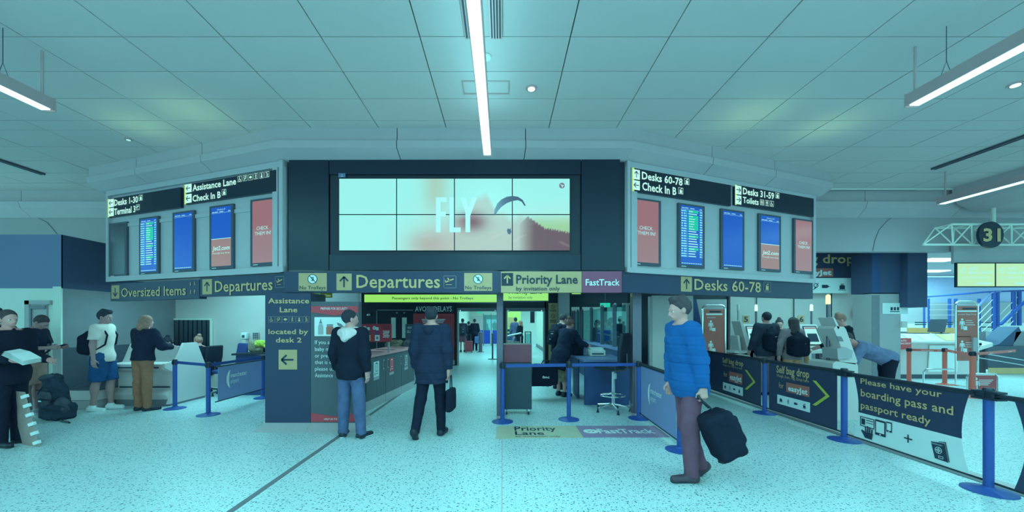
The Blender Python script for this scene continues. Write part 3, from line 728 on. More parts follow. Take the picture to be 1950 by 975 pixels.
for x, c, m in ((694.5, 'x', M_prw), (713, 'v', M_prw)):
    u, v = PN.uv(x, 624.5); PN.icon([('c',0,0,.036)], M_prw, u, v, 1, .004, bp_, 'mark_disc')
    PN.icon([('l',-.5,.5,.5,-.5,.2),('l',-.5,-.5,.5,.5,.2)] if c == 'x' else [('l',-.5,0,-.1,-.5,.2),('l',-.1,-.5,.5,.5,.2)], M_prd, u, v, .03, .006, bp_, 'mark')
for x, m2 in ((701.5, M_pry), (718.5, M_prw)):
    for r, m in (((x-2.5,x+2.5,623,629),M_prw), ((x-5,x+5,629,638),mat('print_violet',(80,75,120))), ((x-4.5,x+4.5,638,649),m2), ((x-2,x+2,641,646),M_greym)): PN.rect('figure_print', m, *r, 0, .003+.001*(m is M_greym), bp_)
PN.text('KEEP', M_prd, 729, 741, 620, 622.7, .004, bp_); PN.text('UPDATE', M_prd, 727, 743, 624, 627, .004, bp_)
for i in range(5): PN.rect('text_line', M_prw, 729+(i % 2), 742-(i*7 % 3), 630+i*2.8, 631.4+i*2.8, 0, .003, bp_)
for i in range(5): PN.rect('text_line', M_prw, 684.5, 691-(i*5 % 3), 628+i*2.8, 629.4+i*2.8, 0, .003, bp_)

# ------------------------------------------------------------ steel columns of the kiosk
for px, yb, wpx, lb in ((952, 798, 12.5, 'steel column between the Departures and Priority lanes'), (1213.5, 793, 17, 'wide steel column under the right end of the FastTrack sign')):
    Y = CH*F/(yb-CY); x = (px-CX)/F*Y; hw = wpx/F*Y/2
    s = thing('steel_column', lb, 'column', (x, Y+hw, 0))
    B().bb(x-hw, x+hw, Y, Y+2*hw, .0, 2.40).build('shaft', M_steel, s, bevel=.006)
    B().bb(x-hw-.006, x+hw+.006, Y-.006, Y+2*hw+.006, 0, .05).build('base_collar', M_alu, s)
    if px > 1000: B().bb(x-hw-.03, x-hw-.004, Y, Y+.03, 1.99, 2.38).build('yellow_edge', M_yel, s)

# ------------------------------------------------------------ stanchions, belts and banners
def stanchion(x, y, h, label, mp=None, head=True, group=None, r=.034, base=.175, cat='barrier post'):
    mp = mp or M_blue
    s = thing('barrier_post', label, cat, (x, y, 0), group=group)
    B().lathe([(base, 0), (base, .008), (base*.8, .018), (r*1.6, .03), (r*1.2, .045)], (x, y, 0), 32, .95).build('base', mp, s, smooth=True)
    B().lathe([(r, 0), (r, h-.09)], (x, y, .03), 16).build('post', mp, s, smooth=True)
    B().lathe([(r*1.12, 0), (r*1.12, .085), (r*.9, .095)], (x, y, h-.095), 16).build('belt_head', M_blk, s, smooth=True)
    for k in range(4):
        a = k*PI/2; B().box((x+math.cos(a)*r*1.25, y+math.sin(a)*r*1.25, h-.055), (.02, .02, .055)).build('belt_clip', M_blk, s)
    return s
def belt(a, b_, z, label, m=None, h=.05, sag=.0, group=None, marks=None):
    m = m or M_blue; a, b_ = Vector((*a, z)), Vector((*b_, z)); n = 10; pts = []
    bb = B(); d = (b_-a).normalized(); q = Vector((-d.y, d.x, 0))*.003
    for i in range(n+1):
        t = i/n; p = a.lerp(b_, t); p.z -= sag*4*t*(1-t); pts.append(p)
    vs = []; 
    for p in pts: vs += [p-q+Vector((0,0,-h/2)), p+q+Vector((0,0,-h/2)), p+q+Vector((0,0,h/2)), p-q+Vector((0,0,h/2))]
    fs = []
    for i in range(n):
        for k in range(4): fs.append((i*4+k, i*4+(k+1) % 4, (i+1)*4+(k+1) % 4, (i+1)*4+k))
    bb.add(vs, fs+[(0,1,2,3),(4*n+3,4*n+2,4*n+1,4*n)])
    s = thing('barrier_belt', label, 'belt', tuple(a.lerp(b_, .5)), group=group)
    bb.build('webbing', m, s)
    if marks:
        pl = Plane((a.x, a.y), (b_.x, b_.y)); L_ = (b_-a).length
        for u in marks: pl.textuv('easyJet', M_prw, u*L_, u*L_+.22, z-.014-sag*4*u*(1-u), z+.008-sag*4*u*(1-u), .006, s, bold=.02)
    return s
c3 = [(0.0, 6.18), (1.063, 6.32), (2.21, 6.39)]
for (x, y), lb in zip(c3, ('blue barrier post in front of the red topped trolley', 'blue barrier post in the middle of the Priority Lane belt', 'blue barrier post at the wide steel column')): stanchion(x, y, .93, lb)
belt(c3[0], c3[1], .875, 'blue belt across the lane from the trolley to the middle post'); belt(c3[1], c3[2], .875, 'blue belt across the lane in front of the office chair')
stanchion(2.16, 4.80, .90, 'blue barrier post behind the man in the blue jacket')
l3 = [(-5.93, 7.13), (-4.96, 6.64), (-4.95, 8.13)]
for (x, y), lb in zip(l3, ('blue barrier post beside the left check-in counter', 'blue barrier post left of the navy pillar', 'blue barrier post half hidden by the navy pillar')): stanchion(x, y, .89, lb)
belt(l3[0], l3[1], .84, 'blue belt from the left counter to the front post'); belt(l3[1], l3[2], .84, 'blue belt above the left airport banner')
def banner(a, b_, z0, z1, m, label, tube_r=.024, gap=.06, wave=.0, print_=None, split=None):
    a, b_ = Vector((*a, 0)), Vector((*b_, 0)); L_ = (b_-a).length; pl = Plane((a.x, a.y), (b_.x, b_.y))
    flip = (pl.w(1, 0)-a).dot(b_-a) < 0
    s = thing('barrier_banner', label, 'banner', tuple(a.lerp(b_, .5)+Vector((0,0,z0))))
    B().tube([(a.x, a.y, z1), (b_.x, b_.y, z1)], tube_r, 12).build('top_rail', M_blk, s, smooth=True)
    B().tube([(a.x, a.y, z0), (b_.x, b_.y, z0)], .010, 8).build('bottom_rail', M_blk, s, smooth=True)
    nx, nz = 14, 10; zs = sorted(set([z0+(z1-z0)*k/nz for k in range(nz+1)]+([split] if split else [])))
    fr = lambda z: (z-z0)/(z1-z0)
    inset = lambda z: gap+wave*math.sin(PI*fr(z))
    def cloth(zz, mm, nm):
        vs = []; fs = []
        for z in zz:
            for i in range(nx+1):
                u = inset(z)+(L_-2*inset(z))*i/nx
                for o_ in (-.003, .003): vs.append(pl.w(u, z, o_))
        w_ = (nx+1)*2
        for r in range(len(zz)-1):
            for i in range(nx):
                k = r*w_+i*2
                fs += [(k+1, k+3, k+w_+3, k+w_+1), (k, k+w_, k+w_+2, k+2)]
            k = r*w_; fs.append((k, k+1, k+w_+1, k+w_)); k = r*w_+nx*2; fs.append((k+1, k, k+w_, k+w_+1))
        B().add(vs, fs).build(nm, mm, s)
    if split:
        cloth([z for z in zs if z >= split], m, 'cloth'); cloth([z for z in zs if z <= split], M_prw, 'pale_band')
    else: cloth(zs, m, 'cloth')
    if print_: print_(pl, s, L_)
    return s
def airport_logo(pl, s, u, v, k, off=.008):
    """crescent and two words"""
    b = B(); n = 14; A = []; C = []
    for i in range(n+1):
        t = i/n; ang = PI*.62+(PI*.76)*t
        A.append((.50+.50*math.cos(ang)*.9, .5+.52*math.sin(ang))); 
        w_ = .26*math.sin(PI*t)**.7*(1-.35*t)
        C.append((A[-1][0]+w_, A[-1][1]+.03*math.sin(PI*t)))
    for i in range(n): b.poly([pl.w(u+x*k, v+y*k, off) for x, y in (A[i], C[i], C[i+1], A[i+1])])
    b.build('crescent_logo', M_prw, s)
    pl.textuv('manchester', M_prw, u+.37*k, u+1.72*k, v+.56*k, v+.80*k, off, s, bold=.015)
    pl.textuv('airport', M_prw, u+.37*k, u+1.05*k, v+.24*k, v+.48*k, off, s)
def pr_left(pl, s, L_):
    # choose the logo place by the photograph's pixels
    u0, v0 = pl.uv(429, 741); u1, v1 = pl.uv(429, 705); airport_logo(pl, s, u0, v0, (v1-v0)*1.0)
banner((-4.90, 6.72), (-4.90, 8.06), .20, .80, M_bblue, 'blue airport banner between the two left posts beside the pillar', .012, print_=pr_left)
def pr_mid(pl, s, L_):
    u0, v0 = pl.uv(1234, 769); _, v1 = pl.uv(1234, 727); airport_logo(pl, s, u0, v0, (v1-v0))
banner((2.21, 6.33), (2.165, 4.86), .10, .89, M_bblue, 'blue airport banner beside the man in the blue jacket', .026, print_=pr_mid)
# right-hand queue barrier
r5 = [(4.62, 9.3), (4.50, 6.76), (4.52, 5.21), (4.48, 3.63), (4.40, 2.2)]
for (x, y), lb in zip(r5[:4], ('far blue post at the end of the banner row', 'blue post between the two Self bag drop banners', 'blue post left of the boarding pass banner', 'nearest blue post at lower right')): stanchion(x, y, .95, lb, r=.036, base=.185)
def chev(pl, s, x, yt, yb, w_):
    """vertical chevron, x at its left foot"""
    u0, v1 = pl.uv(x, yt); _, v0 = pl.uv(x, yb); h = v1-v0
    a = [(0, v1-.0), (w_*.22, v1), (w_, (v0+v1)/2), (w_*.22, v0), (0, v0), (w_*.78, (v0+v1)/2)]
    pl_pts = [pl.w(u0+x_, y_, .008) for x_, y_ in a]
    B().add(pl_pts, [(0,1,2,5),(5,2,3,4)]).build('chevron', M_prg, s)
def bagprint(px):
    def f(pl, s, L_):
        T, W_, Fo, E, I, C = px
        pl.text('Self bag drop', M_pry, *T, .008, s, bold=.02); pl.text('Weigh, Scan, Tag, Drop here', M_pry, *W_, .008, s)
        pl.text('for', M_pry, *Fo, .008, s); pl.rect('orange_plate', M_oran, *E[0], .003, .008, s); pl.text('easyJet', M_prw, *E[1], .010, s, bold=.03)
        pl.rect('icon_strip', M_prw, *I, .003, .008, s)
        u0, v1 = pl.uv(I[0], I[2]); _, v0 = pl.uv(I[0], I[3]); u1, _ = pl.uv(I[1], I[2]); h = v1-v0
        for k, ic in enumerate((IC_CASE, IC_WALK, IC_TAG, IC_BAG)):
            pl.icon(ic, M_prd, u0+(u1-u0)*(.06+.24*k), v0+h*.2, h*.62, .010, s)
        chev(pl, s, *C)
    return f
def banner_r(i, z0, z1, m, lb, **k): 
    a, b_ = Vector(r5[i]), Vector(r5[i+1]); d = (b_-a).normalized()*.05
    return banner(tuple(a+d), tuple(b_-d), z0, z1, m, lb, **k)
banner_r(0, .10, .91, M_navy, 'navy Self bag drop banner farther from the viewer', print_=bagprint(((1376.5,1416,681,690),(1377,1414,693,696),(1379,1386,707,716),((1389,1414,707,726),(1391,1413,712,722)),(1377.5,1415,727.5,742),(1419,704,741,.34))))
banner_r(1, .10, .905, M_navy, 'navy Self bag drop banner nearer, beside the boarding pass banner', print_=bagprint(((1479.5,1542,696,709),(1480,1541,712,717),(1484,1493,728,738),((1498,1542,728,746),(1502,1539,734,743.5)),(1481,1543,751,768),(1548,724,771,.30))))
def pr_pass(pl, s, L_):
    z3 = lambda zx, zy: (1540+zx/3.25, 660+zy/3.25)
    pl.text('Please have your', M_pry, *zr(z3,325,830,195,228), .008, s, bold=.012)
    pl.text('boarding pass and', M_pry, *zr(z3,326,900,262,305), .008, s, bold=.012)
    pl.text('passport ready', M_pry, *zr(z3,326,760,340,380), .008, s, bold=.012)
    def at(zx, zy): return pl.uv(*z3(zx, zy))
    u, v = at(322, 488); e = at(410, 430)[0]-u
    pl.icon([('fr',0,0,1,.62,.05),('r',.1,.12,.36,.5),('l',.45,.45,.92,.45,.05),('l',.45,.3,.92,.3,.04)], M_prd, u, v, e, .008, s, 'boarding_pass_icon')
    u, v = at(340, 560)
    pl.icon([('p',[(.2,0),(.8,0),(.9,.5),(.2,.5),(-.1,.62),(-.15,.5)]),('l',.28,.5,.24,.92,.12),('l',.45,.5,.44,1.02,.12),('l',.62,.5,.64,.98,.12),('l',.8,.5,.84,.86,.11)], M_prd, u, v, .15, .0102, s, 'hand_icon')
    for zx, zy, zt, zw in ((415, 543, 448, 480), (484, 525, 463, 519)):
        u, v = at(zx, zy); h = at(zx, zt)[1]-v; ww = at(zw, zy)[0]-u
        pl.icon([('r',0,0,ww/h,1)], M_prd, u, v, h, .008, s, 'tablet_icon'); pl.icon([('r',.08,.17,ww/h-.08,.88),], M_prw, u, v, h, .0095, s, 'tablet_screen')
        pl.icon([('c',ww/h/2,.08,.05)], M_prw, u, v, h, .0098, s, 'tablet_button')
    u, v = at(594, 588); h = at(594, 538)[1]-v
    pl.icon([('l',.5,0,.5,1,.16),('l',0,.5,1,.5,.16)], M_prd, u, v, h, .008, s, 'plus_sign')
    u, v = at(785, 690); h = at(757, 565)[1]-at(757, 670)[1]
    pl.icon([('p',[(0,.0),(.72,-.02),(.52,1.0),(-.22,.92)])], M_prd, u, v, h, .008, s, 'passport_icon')
    pl.icon([('p',[(.74,.02),(.78,.02),(.58,1.1),(.2,1.03),(.2,1.0),(.54,1.05)])], M_prd, u, v, h, .008, s, 'passport_page')
    pl.icon([('ring',.2,.52,.19,.03),('l',.2,.33,.2,.71,.025),('l',.02,.52,.38,.52,.025),('fr',.2,.08,.46,.22,.025),('ring',.2,.52,.1,.025)], M_prw, u, v, h, .0095, s, 'passport_emblem')
    uu, vv = at(768, 588); pl.textuv('PASSPORT', M_prw, uu-.01, uu+h*.58, v+h*.80, v+h*.87, .0095, s)
banner_r(2, .09, .885, M_navy, 'navy and pale banner reading Please have your boarding pass and passport ready', gap=.10, wave=.07, print_=pr_pass, split=.42)
banner_r(3, .09, .885, M_navy, 'plain dark banner running out of the picture at lower right', gap=.14, wave=.08)
# belt clips lying between the banners
for y in (5.21, 3.63):
    s = thing('rail_joint', 'black plastic joint holding banner rails on the %s post' % ('middle' if y > 5 else 'nearest'), 'joint', (4.5, y, .88))
    B().box((4.52 if y > 5 else 4.48, y, .885), (.085, .14, .085)).build('joint_block', M_blk, s, bevel=.01)
    for dz in (-.03, .03): B().box((4.52 if y > 5 else 4.48, y, .885+dz), (.095, .2, .018)).build('joint_rib', M_blk, s)
# floor strips
tag(B().bb(-2.262, -2.205, -8, 13, .0, .004).build('trim_2', mat('joint_strip', (70,120,130), .6)), kind='structure')
s = tag(B().bb(4.72, 4.86, -8, 11, .0, .012).build('trim_3', mat('channel_strip', (120,190,198), .5)), kind='structure')
tag(B().bb(4.64, 4.71, -8, 11, .0, .005).build('trim_4', mat('joint_strip2', (70,120,130), .6)), kind='structure')
tag(B().bb(-.012, .0, -8, 6, 0.0, .001).build('trim_5', mat('faint_joint', (120,190,195), .6)), kind='structure')
# floor graphic
FLP = FloorPlane(.0035)
fg = thing('floor_graphic', 'yellow and purple floor sticker reading Priority Lane and FastTrack', 'floor sticker', (1.0, 5.6, 0))
def flq(pts, z): return [(FL(x, y).x, FL(x, y).y, z) for x, y in pts]
B().prism(flq([(944,836),(1111,833.5),(1096,811),(946,812)], .0005), (0,0,.002)).build('yellow_half', mat('floor_yellow', (118,192,170), .5), fg)
B().prism(flq([(1111,833.5),(1277,833),(1246,811),(1096,811)], .0005), (0,0,.002)).build('purple_half', mat('floor_purple', (96,132,168), .5), fg)
def ftext(t, m, x0, x1, yt, yb, bold=.02):
    a, b_ = FL(x0, yb), FL(x1, yb); top = FL(x0, yt).y
    vs, fs, g0, g1 = glyphs(t, bold, 0); k = (b_.x-a.x)/(g1-g0); h = (top-a.y)/CAPH
    B().add([(a.x+(x-g0)*k, a.y+y*h, .004) for x, y in vs], fs).build('lettering', m, fg)
ftext('Priority', M_prd, 980, 1060, 813, 820.5); ftext('Lane', M_prd, 981, 1037, 822, 828.5); ftext('by invitation only', M_prd, 982, 1068, 830, 832.5, 0)
ftext('FastTrack', M_prw, 1142, 1250, 817.5, 825.5, .03)
c = FL(1125, 821.7); B().lathe([(.105, 0), (.105, .001)], (c.x, c.y, .003), 24).build('logo_disc', M_prw, fg)
for dx in (-.035, .02): B().poly([(c.x+dx-.02, c.y-.045, .0045), (c.x+dx+.0, c.y-.045, .0045), (c.x+dx+.035, c.y, .0045), (c.x+dx, c.y+.045, .0045), (c.x+dx-.02, c.y+.045, .0045), (c.x+dx+.015, c.y, .0045)]).build('logo_chevron', MATS['floor_purple'], fg)

# ------------------------------------------------------------ trolley with red top
s = thing('lectern_trolley', 'dark wheeled cabinet with a red upper half beside the steel column', 'cabinet', (.22, 6.85, 0))
B().bb(.02, .49, 6.6, 7.0, .10, .885).build('cabinet', mat('cab_dark', (26,66,84), .4), s, bevel=.006)
B().bb(.018, .49, 6.598, 7.002, .89, 1.19).build('red_upper', mat('cab_red', (80,72,92), .4), s, bevel=.006)
for x in (.07, .44):
    for y in (6.66, 6.95):
        B().tube([(x-.012, y, .03), (x+.012, y, .03)], .03, 12).build('castor', M_blk, s); B().bb(x-.016, x+.016, y-.012, y+.02, .05, .1).build('castor_fork', M_chrome, s)
# ------------------------------------------------------------ blue desk, printer, things on it
s = thing('blue_desk', 'blue laminate desk with two panel legs in the Priority lane', 'desk', (1.9, 7.7, 0))
B().prism([(1.50,7.28,.83),(2.38,7.28,.83),(2.38,8.6,.83),(1.50,8.6,.83)], (0,0,.035)).build('desk_top', mat('desk_top_blue', (66,128,175), .4), s)
B().bb(1.54, 2.36, 7.34, 7.37, .02, .83).build('front_panel', M_deskb, s)
B().bb(1.53, 1.56, 7.36, 7.40, .02, .83).build('side_panel', M_deskb, s)
B().bb(1.53, 1.56, 8.0, 8.55, .02, .83).build('side_panel', M_deskb, s)
B().bb(2.36, 2.39, 7.42, 8.55, .02, 1.0).build('back_panel', M_deskb, s)
s = thing('printer', 'small white printer on the blue desk', 'printer', (1.95, 8.35, .866))
B().bb(1.80, 2.12, 8.1, 8.5, .868, .99).build('body', M_white, s, bevel=.015); B().bb(1.83, 2.09, 8.13, 8.46, .99, 1.02).build('lid', M_prw, s, bevel=.01); B().bb(1.84, 2.08, 8.095, 8.1, .90, .93).build('paper_slot', M_greyd, s)
s = thing('paper_stack', 'white papers lying on the printer', 'papers', (1.95, 8.3, 1.02))
for i in range(3): B().box((1.95+.01*i, 8.28, 1.024+.004*i), (.26, .2, .003), Matrix.Rotation(.15*i-.1, 3, 'Z')).build('sheet', M_prw, s)
def office_chair(name, label, x, y, rot, high=True, m=None, seat_h=.80):
    m = m or M_blk
    t = thing(name, label, 'chair', (x, y, 0), rot, world=False); sh = seat_h
    B().box((0, 0, sh), (.48, .46, .075)).build('seat', m, t, bevel=.03)
    n = B(); pr = [(-.20, sh+.06), (-.25, sh+.3), (-.25, sh+.66)]
    n.prism([(-.17, -.20, sh+.03), (-.21, -.235, sh+.35), (-.19, -.27, sh+.60), (.19, -.27, sh+.60), (.21, -.235, sh+.35), (.17, -.20, sh+.03)], (0, -.06, 0))
    n.build('backrest', m, t, bevel=.025)
    B().tube([(0, -.02, sh-.05), (0, -.02, .12)], .028, 12).build('gas_column', M_chrome, t)
    B().box((0, 0, sh-.055), (.26, .3, .03)).build('seat_plate', M_chrome, t)
    B().tube([(0, -.2, sh-.05), (0, -.3, sh+.0), (0, -.29, sh+.25)], .015, 6).build('back_bracket', M_greyd, t)
    if high:
        ring = [(math.cos(a*PI/12)*.21, math.sin(a*PI/12)*.21, .28) for a in range(25)]; B().tube(ring, .012, 8, caps=False).build('foot_ring', M_chrome, t)
        for k in range(3): a = k*2*PI/3; B().tube([(0, 0, .30), (math.cos(a)*.21, math.sin(a)*.21, .28)], .008, 6).build('ring_spoke', M_chrome, t)
        B().box((0, -.06, .62), (.07, .012, .1)).build('hang_tag', M_prw, t)
    for k in range(5):
        a = k*2*PI/5+.3; l = B().tube([(0, 0, .13), (math.cos(a)*.30, math.sin(a)*.30, .075)], .022, 8, .014).build('star_leg', M_greyd if not high else M_chrome, t)
        B().lathe([(.022, 0), (.026, .01), (.018, .03), (.01, .075)], (math.cos(a)*.30, math.sin(a)*.30, 0), 10).build('glide', M_blk, t)
    return t
office_chair('drafting_chair', 'black high drafting chair with chrome foot ring beside the wide steel column', 1.93, 6.93, .7, seat_h=.78)

# ------------------------------------------------------------ left zone
wl = struct('wall_left', M_white, -8.02, -7.9, 7.05, 9.5, 0, 3.13)
box('blue_band', M_navyw, -7.9, -7.885, 7.04, 9.5, 2.17, 3.13, wl); box('upper_panel', M_greym, -7.9, -7.887, 7.06, 9.5, 1.10, 2.165, wl); box('lower_panel', M_greyd, -7.9, -7.884, 7.06, 9.5, .3, 1.095, wl)
wf = struct('wall_front_left', M_white, -13.5, -8.02, 7.05, 7.15, 0, 3.13)
box('blue_band', M_bluew, -13.5, -8.03, 7.035, 7.05, 2.17, 3.13, wf)
box('edge_strip', M_white, -8.03, -7.885, 7.03, 7.06, 1.12, 2.2, wf); box('edge_strip', M_bluew, -8.03, -7.885, 7.03, 7.06, 2.2, 3.13, wf); box('edge_strip', M_greyl, -8.03, -7.885, 7.03, 7.06, 0, 1.12, wf)
d = struct('door_1', M_greyl, -8.42, -8.13, 7.02, 7.04, 0, 1.88)
box('door_frame', M_greyl, -8.50, -8.42, 7.0, 7.045, 0, 1.95, d); box('door_frame', M_greyl, -8.50, -8.05, 7.0, 7.045, 1.88, 1.95, d); box('door_closer', M_greym, -8.40, -8.12, 6.985, 7.0, 1.80, 1.86, d); box('frame_inner', M_greym, -8.42, -8.385, 7.0, 7.02, 0, 1.8, d)
wb = struct('wall_back_left', M_offw, -8.0, -3.45, 9.5, 9.62, 0, 3.1)
box('wall_panel', M_white, -5.65, -3.45, 9.485, 9.5, .1, 3.1, wb)
box('wall_seam', M_greym, -5.66, -5.64, 9.48, 9.5, 0, 3.1, wb)
sh = thing('roller_shutter', 'dark folding shutter in the wall behind the left counter', 'shutter', (-7.45, 9.45, 0))
for i in range(8):
    x0 = -7.90+i*.11; B().prism([(x0, 9.47, .35), (x0+.055, 9.43, .35), (x0+.108, 9.47, .35)], (0,0,1.27)).build('slat', M_navyd, sh)
B().bb(-7.95, -7.0, 9.44, 9.48, 1.62, 1.66).build('header_rail', M_white, sh); B().bb(-7.02, -6.98, 9.44, 9.48, .3, 1.62).build('side_rail', M_white, sh)
s = thing('hand_gel_dispenser', 'white wall dispenser above the camouflage bag', 'dispenser', (-6.17, 9.42, 1.1))
B().bb(-6.24, -6.10, 9.37, 9.48, 1.16, 1.32).build('tank', M_prw, s, bevel=.02); B().bb(-6.22, -6.12, 9.38, 9.48, 1.02, 1.15).build('nozzle_housing', M_offw, s, bevel=.01); B().bb(-6.2, -6.14, 9.365, 9.37, 1.2, 1.26).build('label_plate', M_greyd, s)
s = thing('wall_intercom', 'small grey gridded box on the wall right of the dispenser', 'wall box', (-5.93, 9.46, 1.05))
B().bb(-6.0, -5.86, 9.45, 9.48, 1.04, 1.32).build('case', M_greyl, s)
for i in range(4):
    for j in range(3): B().bb(-5.985+j*.043, -5.955+j*.043, 9.445, 9.45, 1.14+i*.045, 1.17+i*.045).build('button', M_greyd, s)
s = thing('baggage_ledge', 'low pale conveyor ledge along the left wall', 'ledge', (-7.6, 8.0, 0))
B().bb(-7.88, -7.30, 7.1, 8.3, .0, .15).build('kick_panel', M_greyl, s); B().bb(-7.88, -7.27, 7.08, 8.3, .16, .33).build('ledge_body', M_offw, s); B().bb(-7.86, -7.30, 7.1, 8.3, .33, .34).build('belt', M_greyd, s)
B().prism([(-7.87, 7.1, .34), (-7.87, 8.3, .34), (-7.87, 8.3, .62)], (.05,0,0)).build('side_guard', M_greyd, s)
s = thing('left_counter', 'pale check-in counter with raised hood behind the woman in the dark jacket', 'check-in counter', (-6.7, 7.7, 0))
prof = [(7.35, .12), (7.30, .22), (7.42, .30), (7.42, .62), (7.22, .70), (7.22, .79), (7.50, .81), (7.50, .12)]
B().prism([(-7.24, y, z) for y, z in prof], (1.0,0,0)).build('front_shell', M_offw, s)
B().bb(-7.2, -6.26, 7.40, 7.419, .33, .36).build('rubber_strip', M_greyd, s); B().bb(-7.16, -6.3, 7.21, 7.222, .715, .745).build('bumper', M_greyd, s)
B().prism([(-6.24, y, z) for y, z in ((7.30,.04),(7.42,.30),(7.42,.62),(7.22,.72),(7.22,.80),(7.48,.84),(7.66,1.16),(7.98,1.16),(8.25,.6),(8.25,.04))], (.05,0,0)).build('side_panel', M_offw, s)
B().prism([(-7.24, y, z) for y, z in ((7.50,.81),(7.66,1.15),(8.0,1.15),(8.0,.12),(7.50,.12))], (.42,0,0)).build('monitor_hood', M_offw, s)
B().prism([(-6.80, y, z) for y, z in ((7.50,.81),(7.62,1.10),(7.72,1.10),(7.72,.12),(7.50,.12))], (.54,0,0)).build('screen_hood', M_greyl, s)
B().prism([(-7.14, y, z) for y, z in ((7.585,1.0),(7.605,1.045),(7.60,1.05),(7.58,1.003))], (.16,0,0)).build('green_label', M_scrg, s)
B().bb(-7.22, -6.2, 7.36, 8.2, 0, .12).build('kick_base', M_greym, s)
s = thing('black_top_desk', 'low desk with black worktop behind the left airport banner', 'desk', (-4.9, 8.6, 0))
B().prism([(-5.75, 8.35, .86), (-5.75, 9.1, .86), (-4.2, 9.1, .9), (-4.2, 8.35, .9)], (0,0,.04)).build('worktop', M_blk, s)
B().bb(-5.72, -4.25, 8.45, 8.5, 0, .86).build('front_panel', M_deskb, s); B().bb(-5.72, -5.68, 8.5, 9.05, 0, .86).build('side_panel', M_deskb, s)
office_chair('office_chair', 'blue office chair behind the left barrier belt', -5.95, 8.55, 2.6, False, mat('chair_blue', (26,66,130), .8), .50)
office_chair('office_chair', 'dark office chair under the seated counter clerk', -6.55, 8.62, 1.4, False, M_blk, .46)

# ------------------------------------------------------------ back wall with doors and corridor
wb2 = struct('wall_back', M_navyd, -5.2, -1.66, 14.5, 14.7, 0, 3.0)
for x0, x1, z0, z1, nm in ((-1.66, 1.6, 1.98, 3.0, 'wall_header'), (1.55, 2.3, 0, 3.0, 'wall_pier'), (-.14, .12, 0, 1.98, 'wall_mullion')):
    tag(B().bb(x0, x1, 14.5, 14.7, z0, z1).build(nm, M_navyd), kind='structure')
struct('ceiling_lobby', M_greyd, -7.9, 5.9, 8.6, 15.2, 2.9, 3.0); struct('ceiling_bag_drop', M_bulk, 5.9, 9.6, 8.6, 10.4, 3.42, 3.5)
struct('ceiling_corridor', M_white, -3.0, 3.2, 14.7, 30, 2.7, 2.8)
struct('wall_corridor_left', M_white, -2.6, -2.5, 14.7, 30, 0, 2.7); struct('wall_corridor_right', M_white, 2.25, 2.35, 14.7, 26, 0, 2.7)
struct('wall_corridor_end', M_white, -3, 3.2, 30, 30.1, 0, 2.7)
yw = struct('wall_corridor_yellow', mat('yellow_wall', (165,215,115), .6, g=.8), .05, 1.15, 25.0, 25.1, .9, 2.7); 
struct('wall_corridor_blue', M_deskb, .05, 1.15, 24.98, 25.1, 0, .9)
box('noticeboard', M_pry, .35, .8, 24.97, 24.98, 1.3, 1.9, yw); box('counter_band', M_blk, .05, .6, 24.9, 24.98, 1.02, 1.15, yw)
box('trim_6', M_greym, 2.2, 2.25, 14.7, 26, 0, .18)['kind'] = 'structure'
s = thing('screening_partition', 'royal blue low partition at the end of the corridor', 'partition', (-1.8, 27, 0))
for x0, x1 in ((-2.45, -1.35), (-1.28, -.85), (-.7, -.12)): B().bb(x0, x1, 27, 27.1, .12, 1.05).build('blue_panel', mat('partition_blue', (20,70,190), .5), s)
for x in (-1.315, -.78, -.1): B().bb(x-.02, x+.02, 26.98, 27.1, 0, 2.2).build('upright', M_steel, s)
for x0, x1 in ((-1.28, -.12),): B().bb(x0, x1, 27.04, 27.06, 1.05, 2.1).build('glass_pane', M_glass, s)
s = tag(B().bb(-2.3, -1.3, 29.9, 29.98, 0, 2.05).build('door_2', M_offw), kind='structure'); box('exit_sign', M_scrg, -1.9, -1.6, 29.85, 29.9, 2.3, 2.4, s)
# automatic door frames with brackets
for x0, x1, lb in ((-1.66, -.14, 'left automatic door frame leading to the bright corridor'), (.12, 1.55, 'right automatic door frame leading to the bright corridor')):
    s = thing('sliding_door_frame', lb, 'door frame', ((x0+x1)/2, 14.45, 0))
    B().bb(x0, x0+.06, 14.38, 14.5, 0, 2.0).build('jamb', M_greyl, s); B().bb(x1-.06, x1, 14.38, 14.5, 0, 2.0).build('jamb', M_greyl, s); B().bb(x0, x1, 14.34, 14.5, 1.98, 2.1).build('header', M_greym, s)
    for x in (x0+.1, x1-.1): B().lathe([(.05, 0), (.05, .06)], (x, 14.33, 1.96), 12).build('sensor', M_chrome, s)
s = tag(B().bb(-4.62, -3.22, 14.44, 14.49, 0, 2.0).build('door_3', M_navyd), kind='structure')
for x0, x1 in ((-4.62, -4.58), (-3.22, -3.18)): box('door_frame', M_greym, x0, x1, 14.40, 14.49, 0, 2.04, s)
box('door_frame', M_greym, -4.62, -3.18, 14.40, 14.49, 2.0, 2.04, s); box('door_gap', M_blk, -3.96, -3.94, 14.43, 14.44, 0, 2.0, s)
for x0 in (-4.08, -3.68): box('vision_panel', M_white, x0, x0+.17, 14.42, 14.44, 1.0, 1.75, s)
for x in (-3.87, -3.6): box('door_closer', M_greyl, x-.03, x+.03, 14.41, 14.44, 1.9, 1.94, s)
s = thing('alarm_bell', 'small round white alarm on the navy wall', 'alarm', (-4.9, 14.4, 1.85)); B().lathe([(.06, -.03), (.07, 0), (.05, .03)], (-4.9, 14.42, 1.85), 16).build('body', M_prw, s)
PK = Plane((-4, 14.38), (1, 14.38))
s = thing('avoid_delays_poster', 'red poster board headed AVOID DELAYS beside the left door frame', 'poster', (-2.5, 14.4, 0))
